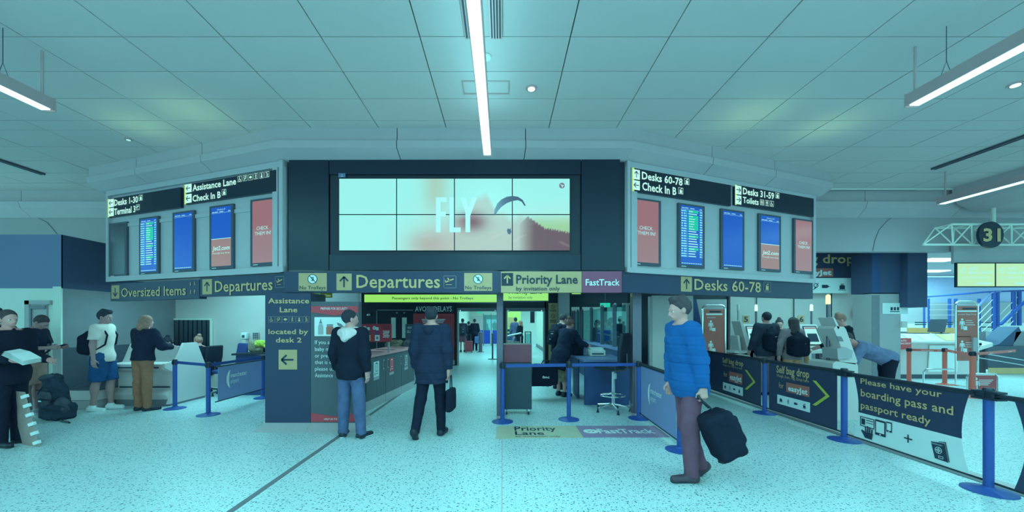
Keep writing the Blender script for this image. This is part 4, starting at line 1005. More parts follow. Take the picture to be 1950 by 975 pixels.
PK.rect('header_board', M_navyd, 787, 866, 577, 596, -.06, 0, s); PK.rect('red_board', M_red, 787, 865, 597, 686, -.06, 0, s); PK.rect('skirting', M_greyl, 826, 866, 686, 694.5, -.06, 0, s)
PK.text('AVOID DELAYS', M_prw, 790.5, 860.5, 583.5, 593, .006, s, bold=.015)
for i in range(3): PK.rect('text_line', M_prw, 803+i, 848-i*2, 607.5+i*3, 609+i*3, 0, .004, s)
for i in range(3): PK.rect('text_line', M_prw, 792, 799, 617+i*3, 618.5+i*3, 0, .004, s)
s = thing('small_delays_sign', 'small dark sign reading AVOID DELAYS behind the camouflage bags', 'sign', (-3.1, 12.0, 1.0)); PQ = Plane((-4, 12.0), (1, 12.0))
PQ.rect('board', M_greyd, 772, 787, 617, 650, -.03, 0, s); PQ.text('AVOID', M_prw, 776, 785, 622, 626, .004, s); PQ.text('DELAYS', M_prw, 775, 787, 629, 634, .004, s)
B().bb(-2.95, -2.75, 11.97, 12.03, 0, 1.0).build('stand', M_greyd, s)
PLz = Plane((-4, 11.2), (1, 11.2))
s = thing('lit_overhead_sign', 'long lit yellow green sign reading Passengers only beyond this point', 'sign', (-2, 11.2, 2.2))
PLz.rect('case', M_navyd, 691, 947, 557, 577, -.12, 0, s); PLz.rect('lit_face', M_yele, 694, 946, 561, 575.5, 0, .008, s)
PLz.text('Passengers only beyond this point - No Trolleys', M_prd, 747, 901, 565.5, 570, .012, s, bold=.012)
for x in (-3.2, -1.0): B().tube([(x, 11.26, 2.4), (x, 11.26, 2.92)], .012, 6).build('hanger', M_greyd, s)
s = thing('lit_overhead_sign', 'lit yellow sign above the right door reading Priority Lane', 'sign', (.6, 11.2, 2.2))
PLz.rect('case', M_navyd, 957, 1045.5, 546, 574, -.12, 0, s); PLz.rect('lit_face', M_yele, 958.5, 1044, 548, 572.5, 0, .008, s)
B().tube([(.6, 11.26, 2.4), (.6, 11.26, 2.9)], .012, 6).build('hanger', M_greyd, s); PLz.text('Priority Lane', M_prd, 969, 1032, 551, 559.5, .012, s, bold=.012); PLz.text('by invitation only', M_prd, 969, 1014, 564, 568.5, .012, s)
s = thing('lit_overhead_sign', 'lit yellow green sign end showing above the glass screens', 'sign', (2.6, 11.2, 2.3)); PLz.rect('case', M_navyd, 1086, 1108, 546, 561.5, -.12, 0, s); B().tube([(2.1, 11.26, 2.4), (2.1, 11.26, 2.9)], .012, 6).build('hanger', M_greyd, s); PLz.rect('lit_face', M_yele, 1089, 1106, 548, 560, 0, .008, s)
PLy = Plane((-4, 9.9), (1, 9.9))
s = thing('avoid_delays_banner', 'olive overhead banner reading AVOID DELAYS behind the poster stand', 'sign', (-4.2, 9.9, 2.0))
PLy.rect('banner_face', mat('olive', (95,110,60), .6), 594, 667, 568, 583, -.05, 0, s); [B().tube([(x_, 9.93, 2.1), (x_, 9.93, 2.9)], .012, 6).build('hanger', M_greyd, s) for x_ in (-4.5, -4.0)]; PLy.text('AVOID DELAYS', M_prw, 596, 662, 576, 583, .006, s, bold=.02)
s = thing('departure_gates_sign', 'small lit green sign about departure gates above the poster stand', 'sign', (-4.0, 8.8, 2.1)); PLx = Plane((-4, 9.3), (1, 9.3))
PLx.rect('face', mat('gates_green', (70,120,60), emit=.8), 593, 633, 556, 567, -.04, 0, s); B().tube([(-4.5, 9.33, 2.1), (-4.5, 9.33, 2.9)], .012, 6).build('hanger', M_greyd, s); PLx.text('Departure Gates', M_pry, 595, 630, 560, 565, .006, s)
# grey-olive wing wall behind the poster stand
wg = struct('wall_wing', M_bulk, -4.3, -3.42, 9.3, 9.47, 0, 2.9)
# military pattern bags on a table behind the recycling station
tb = thing('low_table', 'grey table behind the recycling station', 'table', (-2.6, 10.4, 0)); B().bb(-3.1, -2.1, 10.0, 10.8, .82, .86).build('table_top', M_greym, tb)
for x in (-3.05, -2.15):
    for y in (10.05, 10.75): B().tube([(x, y, 0), (x, y, .82)], .02, 6).build('leg', M_greyd, tb)
# yellow rules poster, right pier and glass screens
s = thing('rules_poster', 'tall yellow poster with three round prohibition marks beside the right door', 'poster', (1.9, 14.2, 0)); 
PK.rect('board', M_yel, 1044.5, 1062, 577, 686, -.03, 0, s)
for y in (584, 602, 622): u, v = PK.uv(1053, y); PK.icon([('ring',0,0,.075,.014),('l',-.05,.05,.05,-.05,.014)], M_prd, u, v, 1, .005, s)
for y in (590, 592, 609, 611, 613, 629, 631): PK.rect('text_line', M_prd, 1047, 1059, y, y+.9, 0, .004, s)
struct('wall_pier_grey', M_bulk, 2.02, 2.42, 14.2, 14.45, 0, 2.9)
s = thing('glass_screen', 'row of glass panes between steel posts over a blue ledge', 'partition', (2.47, 11.5, 0))
ys = [8.72, 9.80, 11.0, 12.3, 13.0, 13.6, 14.05]
B().bb(2.40, 2.58, 7.9, 14.15, .0, .98).build('ledge_panel', M_deskb, s); B().bb(2.34, 2.62, 7.9, 14.15, .985, 1.02).build('ledge_top', M_bblue, s)
for y in ys:
    B().bb(2.44, 2.52, y-.035, y+.035, 1.02, 1.96).build('post', M_steel, s); B().prism([(2.44, y-.035, 1.96), (2.52, y-.035, 1.96), (2.48, y-.035, 2.0)], (0,.07,0)).build('post_cap', M_chrome, s)
for a, c in zip(ys, ys[1:]): B().bb(2.474, 2.482, a+.04, c-.04, 1.04, 1.92).build('glass_pane', M_glass, s)
B().bb(2.474, 2.482, 7.9, 8.68, 1.04, 1.92).build('glass_pane', M_glass, s)
# room behind the glass
struct('wall_side_room', M_navyd, 2.3, 9.0, 14.9, 15.0, 0, 2.9)
for x0, x1 in ((3.0, 3.75), (3.95, 4.5), (2.6, 2.9)): tag(B().bb(x0, x1, 14.86, 14.895, .2, 2.15).build('window_1', M_white), kind='structure')
s = thing('green_exit_sign', 'small lit green exit sign behind the glass screens', 'sign', (3.3, 12.8, 2.1)); B().tube([(3.34, 12.82, 2.2), (3.34, 12.82, 2.9)], .012, 6).build('hanger', M_greyd, s); B().bb(3.18, 3.5, 12.8, 12.84, 2.06, 2.2).build('face', M_scrg, s); B().bb(3.3, 3.34, 12.79, 12.8, 2.08, 2.18).build('runner_mark', M_prw, s)
s = thing('lit_blue_sign', 'small lit blue sign behind the black chair', 'sign', (4.6, 13, 1.7)); B().tube([(4.6, 13.02, 1.95), (4.6, 13.02, 2.9)], .012, 6).build('hanger', M_greyd, s); B().bb(4.45, 4.75, 13, 13.04, 1.6, 1.95).build('face', M_scrb, s); B().bb(4.5, 4.55, 12.99, 13, 1.65, 1.9).build('mark', M_scrw, s)
s = thing('queue_rail', 'tangle of chrome queue rails behind the glass', 'rail', (4.0, 11.5, 0))
for k in range(6): x = 3.5+k*.3; B().tube([(x, 11.6, 0), (x, 11.6, 1.1+.08*(k % 2)), (x+.25, 11.5, 1.15-.06*(k % 3)), (x+.25, 11.5, .0)], .015, 6).build('hoop', M_chrome, s)
for z in (.9, 1.15): B().tube([(3.4, 11.6, z), (5.3, 11.6, z)], .012, 6).build('cross_rail', M_chrome, s)

# ------------------------------------------------------------ right zone
s = thing('sliding_partition', 'pair of white sliding partition panels behind the blue banner', 'partition', (3.2, 8.0, 0))
for x0, x1, y in ((3.12, 3.36, 8.2), (3.37, 3.98, 8.22)): B().bb(x0, x1, y, y+.05, .0, 2.12).build('white_panel', M_offw, s)
B().bb(3.05, 3.11, 8.18, 8.26, 0, 2.1).build('edge_post', M_greyl, s)
s = tag(B().bb(2.72, 3.0, 8.9, 8.95, 0, 2.0).build('door_4', M_greyl), kind='structure'); box('door_edge', M_blk, 2.86, 2.89, 8.88, 8.9, 0, 1.95, s); box('door_panel', M_greym, 2.9, 3.04, 8.86, 8.9, 0, 2.0, s)
wbd = struct('wall_bag_drop', M_offw, 5.9, 9.25, 10.2, 10.3, 0, 3.2)
PW = Plane((5, 10.17), (9, 10.17))
for x in (1440.5, 1511.5, 1583, 1650): PW.rect('panel_seam', M_blk, x-.7, x+.7, 480, 700, 0, .01, wbd)
PW.rect('side_strip', M_white, 1653, 1663, 480, 705, 0, .03, wbd)
wdk = struct('wall_kiosk_dark', M_navyd, 3.3, 6.0, 10.3, 10.4, 0, 3.2)
PG = Plane((3, 9.6), (7, 9.6))
s = thing('blue_graphic_panel', 'glass panel with a blue slanted graphic behind the man in the blue jacket', 'graphic panel', (4.9, 9.6, 0))
PG.rect('pale_panel', M_greyl, 1306, 1384, 570, 736, -.04, 0, s)
B().prism([PG.w(*PG.uv(x, y), .0) for x, y in ((1306,570),(1326,570),(1352,700),(1306,700))], (0,-.006,0)).build('blue_graphic', M_deskb, s)
s = thing('overhead_bag_drop_sign', 'dark overhead sign ending in bag drop with pictogram strip', 'sign', (7.5, 9.95, 2.3)); PS = Plane((5, 9.95), (9, 9.95))
PS.rect('navy_board', M_navy, 1440, 1650, 480, 529, -.1, 0, s); PS.rect('pale_strip', M_prw, 1440, 1650, 529.5, 558, -.1, 0, s)
[B().tube([(x_, 10.0, 3.36), (x_, 10.0, 3.43)], .02, 6).build('hanger', M_greyd, s) for x_ in (6.6, 8.6)]; PS.text('Self bag drop', M_pry, 1462, 1626, 485, 501, .006, s, bold=.02)
PS.rect('orange_plate', M_oran, 1516, 1586.5, 511, 527, 0, .004, s); PS.text('easyJet', M_prw, 1526, 1583, 514.5, 523.5, .008, s, bold=.04)
for ic, x in ((IC_EAR, 1545), (IC_TAG, 1564), (IC_CASE, 1595)): PS.iconpx(ic, M_prd, x, 537, 554, off=.006, parent=s)
s = thing('small_red_sign', 'small red sign on the pale wall right of the blonde woman', 'sign', (8.6, 10.1, 1.4)); PW.rect('plate', M_scrr if 0 else mat('sign_terracotta', (125,84,90)), 1626, 1653, 587, 607.5, 0, .02, s); PW.text('AUTO', M_prw, 1635, 1645, 590, 593, .024, s); PW.text('BAG DROP', M_prw, 1635, 1652, 594.5, 597.5, .024, s); PW.rect('text_line', M_prw, 1628, 1652, 600, 601, .02, .023, s)
PW.icon([('fr',.1,0,.9,.6,.12),('p',[(0,.6),(1,.6),(.5,1)])], M_prw, *PW.uv(1628, 597.5), .09, .024, s, 'house_logo')
# column with blue head
col_ = struct('column_right', M_greyl, 8.62, 9.30, 9.2, 9.7, 0, 1.98+.25)
PCx = Plane((8, 9.19), (10, 9.19))
box('dark_side', M_greym, 8.62, 8.80, 9.19, 9.2, 0, 2.2, col_); box('blue_head', M_navyw, 8.60, 9.32, 9.17, 9.72, 2.25, 3.2, col_); box('head_edge', M_deskb, 8.60, 8.78, 9.165, 9.17, 2.25, 3.2, col_)
PCx.rect('notice_sheet', M_prw, 1680, 1728, 577, 598, 0, .01, col_)
for k in range(3): PCx.rect('notice_icon', M_prd, 1695+k*6, 1699+k*6, 585, 591, .01, .014, col_)
PCx.rect('notice_line', M_prd, 1694, 1712, 592.5, 594, .01, .014, col_); PCx.rect('socket_box', M_offw, 1714, 1724, 612, 624, 0, .05, col_); PCx.rect('green_lamp', M_scrg, 1717, 1722, 566, 571, 0, .02, col_)
s = thing('hanging_blue_box', 'dark blue boxed downstand beside the column', 'panel', (9.7, 9.2, 1.9)); PHb = Plane((8, 9.0), (12, 9.0))
PHb.rect('box', M_navyw, 1728.5, 1766, 480, 585, -.5, 0, s)
# big hall beyond
hw = struct('wall_hall', mat('hall_blue', (110,195,235), .8), 10.5, 24, 15.5, 15.6, 0, 3.35)
box('white_base', M_white, 10.5, 24, 15.44, 15.5, .0, 1.95, hw); box('grey_band', M_greyl, 10.5, 24, 15.42, 15.5, 1.55, 2.35, hw)
tag(B().bb(9.6, 24, 8.65, 15.6, 3.4, 3.5).build('ceiling_hall', M_bulk), kind='structure')
s = thing('hall_light', 'bright rectangular ceiling light beyond the blue box', 'ceiling light', (12.6, 11.5, 3.38)); B().bb(12.2, 13.1, 11.2, 11.7, 3.36, 3.39).build('diffuser', M_tube, s)
s = thing('hall_light', 'farther bright ceiling light beyond the blue box', 'ceiling light', (15, 14, 3.38)); B().bb(14.2, 15.6, 13.7, 14.1, 3.36, 3.39).build('diffuser', M_tube, s)
# truss with round number
t = thing('lattice_truss', 'white lattice truss carrying the check-in screens', 'truss', (10.8, 8.2, 3.2))
Yt = 7.85
def tp(px, py, dy=0): p = P(px, py, Yt); p.y += dy; return p
for dy in (0, .3): B().tube([tp(1812,427,dy), tp(1990,427,dy)], .022, 8).build('top_chord', M_white, t)
B().tube([tp(1773,463,.15), tp(1990,463,.15)], .022, 8).build('bottom_chord', M_white, t)
for i in range(6):
    x = 1812+i*38
    for dy in (0, .3): B().tube([tp(x,427,dy), tp(x-19 if i else 1773,463,.15)], .013, 6).build('lattice_bar', M_white, t); B().tube([tp(x,427,dy), tp(x+19,463,.15)], .013, 6).build('lattice_bar', M_white, t)
    B().tube([tp(x,427,0), tp(x,427,.3)], .013, 6).build('cross_bar', M_white, t)
B().tube([tp(1892,427), tuple(Vector((tp(1892,427).x, Yt, CZ-.3)))], .03, 8).build('drop_rod', M_white, t)
s = thing('number_disc', 'dark round disc with yellow number 31 on the truss', 'sign', tuple(P(1888,447,7.79)))
PD31 = Plane((8, 7.77), (12, 7.77)); u, v = PD31.uv(1888, 447)
b = B(); pts = [PD31.w(u+.245*math.cos(a*PI/18), v+.26*math.sin(a*PI/18), 0) for a in range(36)]; b.prism(pts, (0,.05,0)).build('disc', M_navyd, s)
PD31.text('31', M_pry, 1872, 1905, 436, 459, .006, s, bold=.03)
s = thing('screen_header', 'pale header panel hanging over the twin desk screens', 'panel', (11.3, 8.4, 3.0)); PT = Plane((9, 8.34), (13, 8.34))
PT.rect('panel', M_greyl, 1816, 1990, 465, 502, -.05, 0, s)
for x0, x1, lb in ((1822, 1895, 'left of the two lit AUTO BAG DROP screens'), (1895.5, 1968, 'right of the two lit AUTO BAG DROP screens, cut by the frame edge')):
    s = thing('desk_screen', lb, 'display screen', tuple(P((x0+x1)/2, 546, 8.28))); PT2 = Plane((9, 8.28), (13, 8.28))
    PT2.rect('bezel', M_blk, x0, x1, 500, 547, -.05, 0, s); PT2.rect('lit_face', M_scrpale, x0+1.5, x1-1.5, 502, 545, 0, .006, s)
    PT2.text('AUTO', M_scrw, x0+22, x0+40, 509, 514, .009, s, bold=.03); PT2.text('BAG DROP', M_scrw, x0+22, x0+68, 517, 521.5, .009, s, bold=.03); PT2.text('CUSTOMER SERVICE', M_scrw, x0+6, x0+62, 527, 531, .009, s)
    PT2.text('easyJet', M_scrw, x0+36, x0+66, 536, 541, .009, s, bold=.03); PT2.icon([('fr',.05,0,.95,.6,.1),('l',.3,.6,.3,.9,.1),('l',.7,.6,.7,.9,.1),('l',.3,.9,.7,.9,.1)], M_scrw, *PT2.uv(x0+6,520), .12, .009, s, 'case_logo')
# blue stair and landing rails
st = thing('blue_staircase', 'blue steel staircase with white wire rails behind the orange stand', 'staircase', (13.5, 13, 0))
YS = 14.4
def sp(px, py, dy=0): p = P(px, py, YS); p.y += dy; return p
def tb_(pts, r, m, nm, n=8): B().tube(pts, r, n).build(nm, m, st)
tb_([sp(1766,565), sp(1880,556), sp(1990,552)], .03, M_blue, 'handrail'); tb_([sp(1766,569,1.2), sp(1990,566,1.2)], .022, M_blue, 'handrail')
for x in (1771, 1780, 1820, 1832, 1877): tb_([sp(x, 568, .2), sp(x, 640, .2)], .045 if x > 1810 else .03, M_blue, 'rail_post')
for px, yt, yb in ((1893, 556, 655), (1899, 556, 665), (1930, 556, 620), (1941, 553, 620)): tb_([sp(px, yt), sp(px, yb)], .06, M_blue, 'stair_post')
tb_([sp(1863,583), sp(1888,557), sp(1905,556)], .04, M_bblue, 'stair_handrail'); tb_([sp(1866,618,-.6), sp(1935,553,-.6), sp(1990,552,-.6)], .045, M_blue, 'stair_handrail')
for k in range(5): tb_([sp(1863,599+k*13), sp(1893,568+k*14)], .012, M_prw, 'wire'); tb_([sp(1865,632+k*12,-.5), sp(1896,596+k*15,-.5)], .012, M_prw, 'wire')
for k in range(3): tb_([sp(1903,600+k*14), sp(1937,566+k*14)], .012, M_prw, 'wire'); tb_([sp(1770,580+k*10), sp(1860,580+k*10)], .008, M_greyl, 'wire')
for k in range(7): B().box(tuple(sp(1868+k*6, 668-k*9, .5)), (.5, 1.0, .04)).build('stair_tread', M_greyd, st)
# customer desk
dk = thing('customer_desk', 'wide pale customer service desk with papers behind the orange belt', 'check-in counter', (12, 11.3, 0))
x0, x1 = P(1703,0,10.9).x, P(1857,0,10.9).x
B().prism([(x0, y, z) for y, z in ((10.95,.12),(10.9,.95),(10.75,1.0),(10.75,1.04),(11.1,1.24),(11.6,1.24),(11.6,.12))], (x1-x0,0,0)).build('desk_shell', M_offw, dk)
B().bb(x0+.1, x1, 10.97, 11.6, 0, .12).build('kick_base', M_greyd, dk)
B().prism([(x0+.95, y, z) for y, z in ((10.93,.2),(10.885,.93),(10.87,.93),(10.90,.2))], (.8,0,0)).build('inset_panel', M_prw, dk)
B().prism([(x1, 10.9, .85), (x1+.55, 10.95, 1.0), (x1+.3, 11.6, 1.0), (x1, 11.6, 1.24), (x1, 10.75, 1.04)], (0,0,-.1)).build('end_wing', M_offw, dk)
def slant(dx, w_, m, nm, lab, cat, h0=.05):
    xx = x0+dx; s = thing(nm, lab, cat, (xx, 10.9, 1.1)); B().prism([(xx, 10.78, 1.062), (xx+w_, 10.78, 1.062), (xx+w_, 11.07, 1.228), (xx, 11.07, 1.228)], (0,-.003,.006)).build('sheet', m, s)
slant(.75, .34, M_prw, 'leaflet', 'white leaflet left of the yellow notice on the customer desk', 'leaflet'); slant(1.3, .6, M_pry, 'leaflet', 'yellow green notice on the customer desk', 'leaflet'); slant(.35, .2, M_offw, 'leaflet', 'pale leaflet at the left end of the customer desk', 'leaflet'); slant(2.0, .15, M_greyl, 'leaflet', 'small grey leaflet right of the yellow notice', 'leaflet')
s = thing('desk_sign', 'terracotta AUTO BAG DROP plate on the left end of the customer desk', 'sign', (x0+.3, 10.8, .8)); PDk = Plane((8, 10.7), (12, 10.7))
PDk.rect('plate', mat('sign_terracotta', (125,84,90)), 1705, 1735.5, 644, 665.5, -.05, 0, s); PDk.text('AUTO', M_prw, 1715, 1726, 647, 650.5, .004, s, bold=.02); PDk.text('BAG DROP', M_prw, 1715, 1734, 652.5, 655.5, .004, s, bold=.02); PDk.icon([('fr',.1,0,.9,.6,.12),('p',[(0,.6),(1,.6),(.5,1)])], M_prw, *PDk.uv(1706,655), .10, .004, s, 'house_logo')
m_ = P(1785, 635, 11.3); s = thing('desk_monitor', 'dark monitor seen edge on at the customer desk', 'monitor', (m_.x, 11.3, 1.24))
B().box((m_.x, 11.3, 1.47), (.05, .42, .38), Matrix.Rotation(.25, 3, 'Y')).build('screen_case', M_greyd, s, bevel=.008); B().tube([(m_.x+.05, 11.3, 1.42), (m_.x+.12, 11.3, 1.26)], .02, 6).build('neck', M_blk, s); B().box((m_.x+.1, 11.3, 1.255), (.26, .24, .02)).build('foot', M_blk, s)
s = thing('keyboard', 'black keyboard left of the edge-on monitor', 'keyboard', (m_.x-.55, 11.35, 1.25)); B().box((m_.x-.5, 11.35, 1.255), (.5, .16, .02)).build('keys_body', M_blk, s)
office_chair('office_chair', 'dark chair behind the left end of the customer desk', 10.1, 11.5, PI, False, mat('chair_navy', (28,60,100), .8), .62)
s = thing('conveyor_wall', 'yellow lettered band over grey baggage conveyor behind the desk', 'conveyor', (13, 12.6, 0))
a, c = P(1727,0,12.2).x, P(1822,0,12.2).x
B().bb(a, c+.9, 12.2, 12.5, .0, 1.28).build('conveyor_side', M_greym, s); B().bb(a, c, 12.18, 12.2, 1.16, 1.40).build('yellow_band', mat('band_yellow', (140,165,105)), s)
PY = Plane((10, 12.17), (16, 12.17))
for r in range(2):
    for k in range(3): PY.rect('warning_line', M_prd, 1742+k*26, 1764+k*25, 613+r*4, 615+r*4, 0, .004, s)
s = thing('baggage_machine', 'dark grey sloped baggage conveyor at the right edge', 'conveyor', (15.2, 11.9, 0))
B().prism([P(x, y, 11.9) for x, y in ((1925,682),(1935,632),(1990,630),(1990,700))], (0,.8,0)).build('sloped_body', M_greym, s); B().prism([P(x, y, 11.9) for x, y in ((1885,660),(1903,655),(1940,622),(1945,632),(1925,662),(1924,668))], (0,.5,0)).build('drive_arm', M_navyw, s)
B().bb(14.6, 17.5, 11.85, 11.92, .15, .85).build('side_panel', M_greyd, s); B().bb(14.6, 17.5, 11.83, 11.845, .02, .2).build('warning_strip', M_pry, s)
for z in (.35, .5): B().tube([(13.9, 11.6, z+.2), (15.6, 11.5, z-.1)], .015, 6).build('guide_rail', M_chrome, s)
# orange posts
po = [(P(1731,0,10.3).x, 10.3), (P(1799,0,9.9).x, 9.9), (P(1852,0,8.2).x, 8.2)]
for (x, y), h, lb in zip(po, (.90, .92, .96), ('orange barrier post farthest left before the customer desk', 'middle orange barrier post before the customer desk', 'nearest orange barrier post before the orange stand')): stanchion(x, y, h, lb, mp=mat('post_orange', (140,108,96), .5, var=.03), r=.045, base=.17)
belt(po[0], po[1], .85, 'orange belt between the far and middle orange posts', mat('belt_orange', (135,95,88), .5), .06, marks=(.35, .8)); belt(po[1], po[2], .87, 'orange belt between the middle and nearest orange posts', MATS['belt_orange'], .06, marks=(.3,)); belt(po[2], (po[2][0]+2.2, 9.2), .9, 'orange belt running right from the nearest orange post', MATS['belt_orange'], .06, marks=(.35, .8))
def frame_stand(Y, x0p, x1p, yt, pyt, pyb, lb, feet=True):
    s = thing('poster_frame', lb, 'poster stand', tuple(Vector((P((x0p+x1p)/2, 0, Y).x, Y, 0)))); pl = Plane((0, Y), (9, Y))
    u0, v1 = pl.uv(x0p, yt); u1, _ = pl.uv(x1p, yt); r = .1
    pts = [(u0, Y, 0)]+[(u0+r-r*math.cos(a*PI/8), Y, v1-r+r*math.sin(a*PI/8)) for a in range(5)]+[(u1-r+r*math.sin(a*PI/8), Y, v1-r+r*math.cos(a*PI/8)) for a in range(5)]+[(u1, Y, 0)]
    B().tube(pts, .018, 8).build('tube_frame', M_chrome, s, smooth=True)
    pl.rect('poster', M_oran, x0p+1.5, x1p-1.5, pyt, pyb, -.01, .01, s)
    for x in (u0, u1): B().bb(x-.02, x+.02, Y-.25, Y+.25, .0, .03).build('foot', M_chrome, s)
    return s, pl
s, pl = frame_stand(9.72, 1820, 1862, 574, 583, 687, 'tall orange poster frame with two white passenger figures by the desk')
pl.rect('header_strip', M_prd, 1832, 1858, 586, 589.5, .01, .014, s); pl.rect('pale_strip', M_prw, 1822, 1859, 591, 594, .01, .014, s)
pl.text('easyJet Bag Drop', M_prw, 1823, 1858, 597, 599.5, .014, s)
for yt in (605, 647):
    pl.iconpx(IC_MAN, M_prw, 1819, yt, yt+24, off=.014, parent=s); pl.iconpx([('r',.62,.02,.9,.32)], M_prw, 1819, yt, yt+24, off=.014, parent=s)
    for k in range(3): pl.rect('text_line', M_prw, 1838, 1850+k*3, yt+5+k*4, yt+6+k*4, .01, .013, s)
for k in range(2): pl.rect('text_line', M_prw, 1822, 1848, 640.5, 641.5, .01, .013, s)
pl.rect('leaflet_holder', M_greyl, 1849, 1858, 643, 672, .01, .05, s)
s, pl = frame_stand(9.0, 1338, 1381, 581, 589, 676, 'brown poster frame with passenger figures behind the blue jacket man')
pl.rect('header_strip', M_prd, 1351, 1372, 592, 595, .01, .014, s); pl.rect('pale_strip', M_prw, 1344, 1375, 597, 600, .01, .014, s)
for yt in (609, 648): pl.iconpx(IC_MAN, M_prw, 1342, yt, yt+22, off=.014, parent=s); pl.iconpx([('r',.62,.02,.9,.3)], M_prw, 1342, yt, yt+22, off=.014, parent=s)
pl.text('easyJet', M_prw, 1346, 1362, 603, 605.5, .014, s)
# low rounded stand
s = thing('low_poster_frame', 'low rounded metal frame with red notice under the orange posts', 'poster stand', (P(1870,0,8.4).x, 8.4, 0)); PF = Plane((0, 8.4), (9, 8.4))
u0, v1 = PF.uv(1842, 712); u1, _ = PF.uv(1900, 712); pts = [(u0, 8.4, .02), (u0, 8.4, v1-.06), (u0+.06, 8.4, v1), (u1-.06, 8.4, v1), (u1, 8.4, v1-.06), (u1, 8.4, .02), (u0, 8.4, .02)]
B().tube(pts, .018, 8).build('tube_frame', M_chrome, s); PF.rect('notice', mat('notice_red', (112,88,98)), 1845, 1897, 715, 752, -.01, .01, s)
for k in range(4): PF.rect('text_line', M_prw, 1863, 1890-k*3, 723+k*3, 724.3+k*3, .01, .013, s)
PF.text('easyJet', M_prw, 1880, 1893, 738, 742, .013, s); PF.iconpx(IC_MAN, M_prw, 1842, 717, 748, off=.013, parent=s)
B().tube([(u0-.4, 8.9, .02), (u0-.4, 8.9, v1-.02), (u0-.34, 8.9, v1+.04), (u0+.3, 8.9, v1+.04)], .018, 8).build('rear_frame', M_chrome, s)
# self bag drop machines
def machine(px, Y, num, label, h=1.42, lamp=1.98, mirror=1, full=True):
    x = (px-CX)/F*Y; s = thing('bag_drop_machine', label, 'self-service machine', (x, Y, 0), world=False)
    B().prism([(-.28, -.35, 0), (.28, -.35, 0), (.28, .35, 0), (-.28, .35, 0)], (0,0,.95)).build('cabinet', M_offw, s, bevel=.02)
    B().bb(-.2, .2, -.36, -.345, .62, .86).build('printer_slot', M_greym, s); B().bb(-.12, .12, -.365, -.36, .75, .80).build('green_slot', M_scrg, s)
    tl = .32
    B().prism([(-.24, -.20, .98), (.24, -.20, .98), (.20, .02, h+.1), (-.20, .02, h+.1)], (0,.06,0)).build('screen_case', M_offw, s)
    q = lambda t, x_, d: ((-.20+x_*(.40))*(1), -.20+.22*t-d, .98+(h+.1-.98)*t)
    B().add([q(.1,.04,.012), q(.1,.96,.012), q(.92,.9,.012), q(.92,.1,.012)], [(0,1,2,3)]).build('screen_bezel', M_blk, s)
    B().add([q(.15,.1,.018), q(.15,.9,.018), q(.88,.84,.018), q(.88,.16,.018)], [(0,1,2,3)]).build('screen_face', M_scrw, s)
    B().add([q(.25,.2,.022), q(.25,.8,.022), q(.6,.78,.022), q(.6,.22,.022)], [(0,1,2,3)]).build('screen_picture', M_prd, s)
    B().add([q(.80,.17,.022), q(.80,.83,.022), q(.86,.83,.022), q(.86,.17,.022)], [(0,1,2,3)]).build('screen_heading', M_scrr, s)
    B().tube([(.26, .25, .9), (.26, .25, lamp-.1)], .02, 8).build('lamp_pole', M_steel, s); B().lathe([(.03, 0), (.034, .02), (.03, .14), (.015, .16)], (.26, .25, lamp-.14), 12).build('signal_lamp', M_lampg, s)
    if num:
        B().bb(-.1, .06, .20, .215, h+.13, h+.31).build('number_plate', M_yel, s)
        vs, fs, g0, g1 = glyphs(num, .02, 0); B().add([(-.07+(x_-g0)/(g1-g0)*.1, .195, h+.16+y_/CAPH*.12) for x_, y_ in vs], fs).build('number', M_prd, s)
    return s
machine(1540, 9.25, '6', 'self bag drop machine numbered 6 with lit screen right of the woman with backpack')
machine(1432, 9.35, '5', 'self bag drop machine numbered 5 behind the man with backpack')
s = thing('bag_drop_pole', 'grey pole with lamp left of machine 5', 'pole', (P(1406,0,9.4).x, 9.4, 0)); B().tube([(P(1406,0,9.4).x, 9.4, 0), (P(1406,0,9.4).x, 9.4, 1.85)], .025, 8).build('pole', M_greyl, s); B().lathe([(.03, 0), (.03, .14)], (P(1406,0,9.4).x, 9.4, 1.85), 10).build('signal_lamp', M_offw, s)
# leaning side-on frame of machine 5
for Y, pts, hood, lb in ((6.3, [(1586,716),(1586,692),(1592,688),(1632,692),(1634,698),(1634,716)], 1, 'pale leaning bag drop machine in front of the denim jacket man'), (9.0, [(1394,700),(1394,676),(1425,672),(1438,678),(1438,700)], 0, 'pale leaning bag drop machine behind the farther banner')):
    p0 = P(pts[0][0], 0, Y); s = thing('bag_drop_machine', lb, 'self-service machine', (p0.x+.15, Y+.2, 0))
    d_ = (0, .34, 0)
    zz = [P(x, y, Y) for x, y in pts]; zz[0].z = 0; zz[-1].z = 0
    B().prism(zz, (0,.5,0)).build('cabinet', M_offw, s)
    if hood:
        A = [(1588,626),(1592,621),(1607,622),(1611,627),(1633,688),(1629,694),(1600,689),(1596,684),(1610,682)]
        B().prism([P(x, y, Y) for x, y in A], d_).build('leaning_hood', M_offw, s); B().prism([P(x, y, Y-.06) for x, y in ((1596,684),(1622,682),(1624,668),(1610,661),(1594,664))], (0,.3,0)).build('inner_tray', M_greyl, s)
        B().prism([P(x, y, Y-.005) for x, y in ((1593,640),(1602,641),(1607,650),(1597,650))], (0,.01,0)).build('vent_panel', M_greym, s)
        B().prism([P(x, y, Y) for x, y in ((1586,605),(1589,604),(1599,624),(1596,627))], (0,.3,0)).build('raised_flap', M_offw, s)
    else:
        A = [(1409,612),(1413,611),(1437,672),(1433,677),(1398,672),(1400,668),(1424,668)]
        B().prism([P(x, y, Y) for x, y in A], d_).build('leaning_hood', M_offw, s)
        B().prism([P(x, y, Y) for x, y in ((1404,640),(1408,639),(1412,668),(1408,669))], (0,.3,0)).build('brace', M_offw, s)
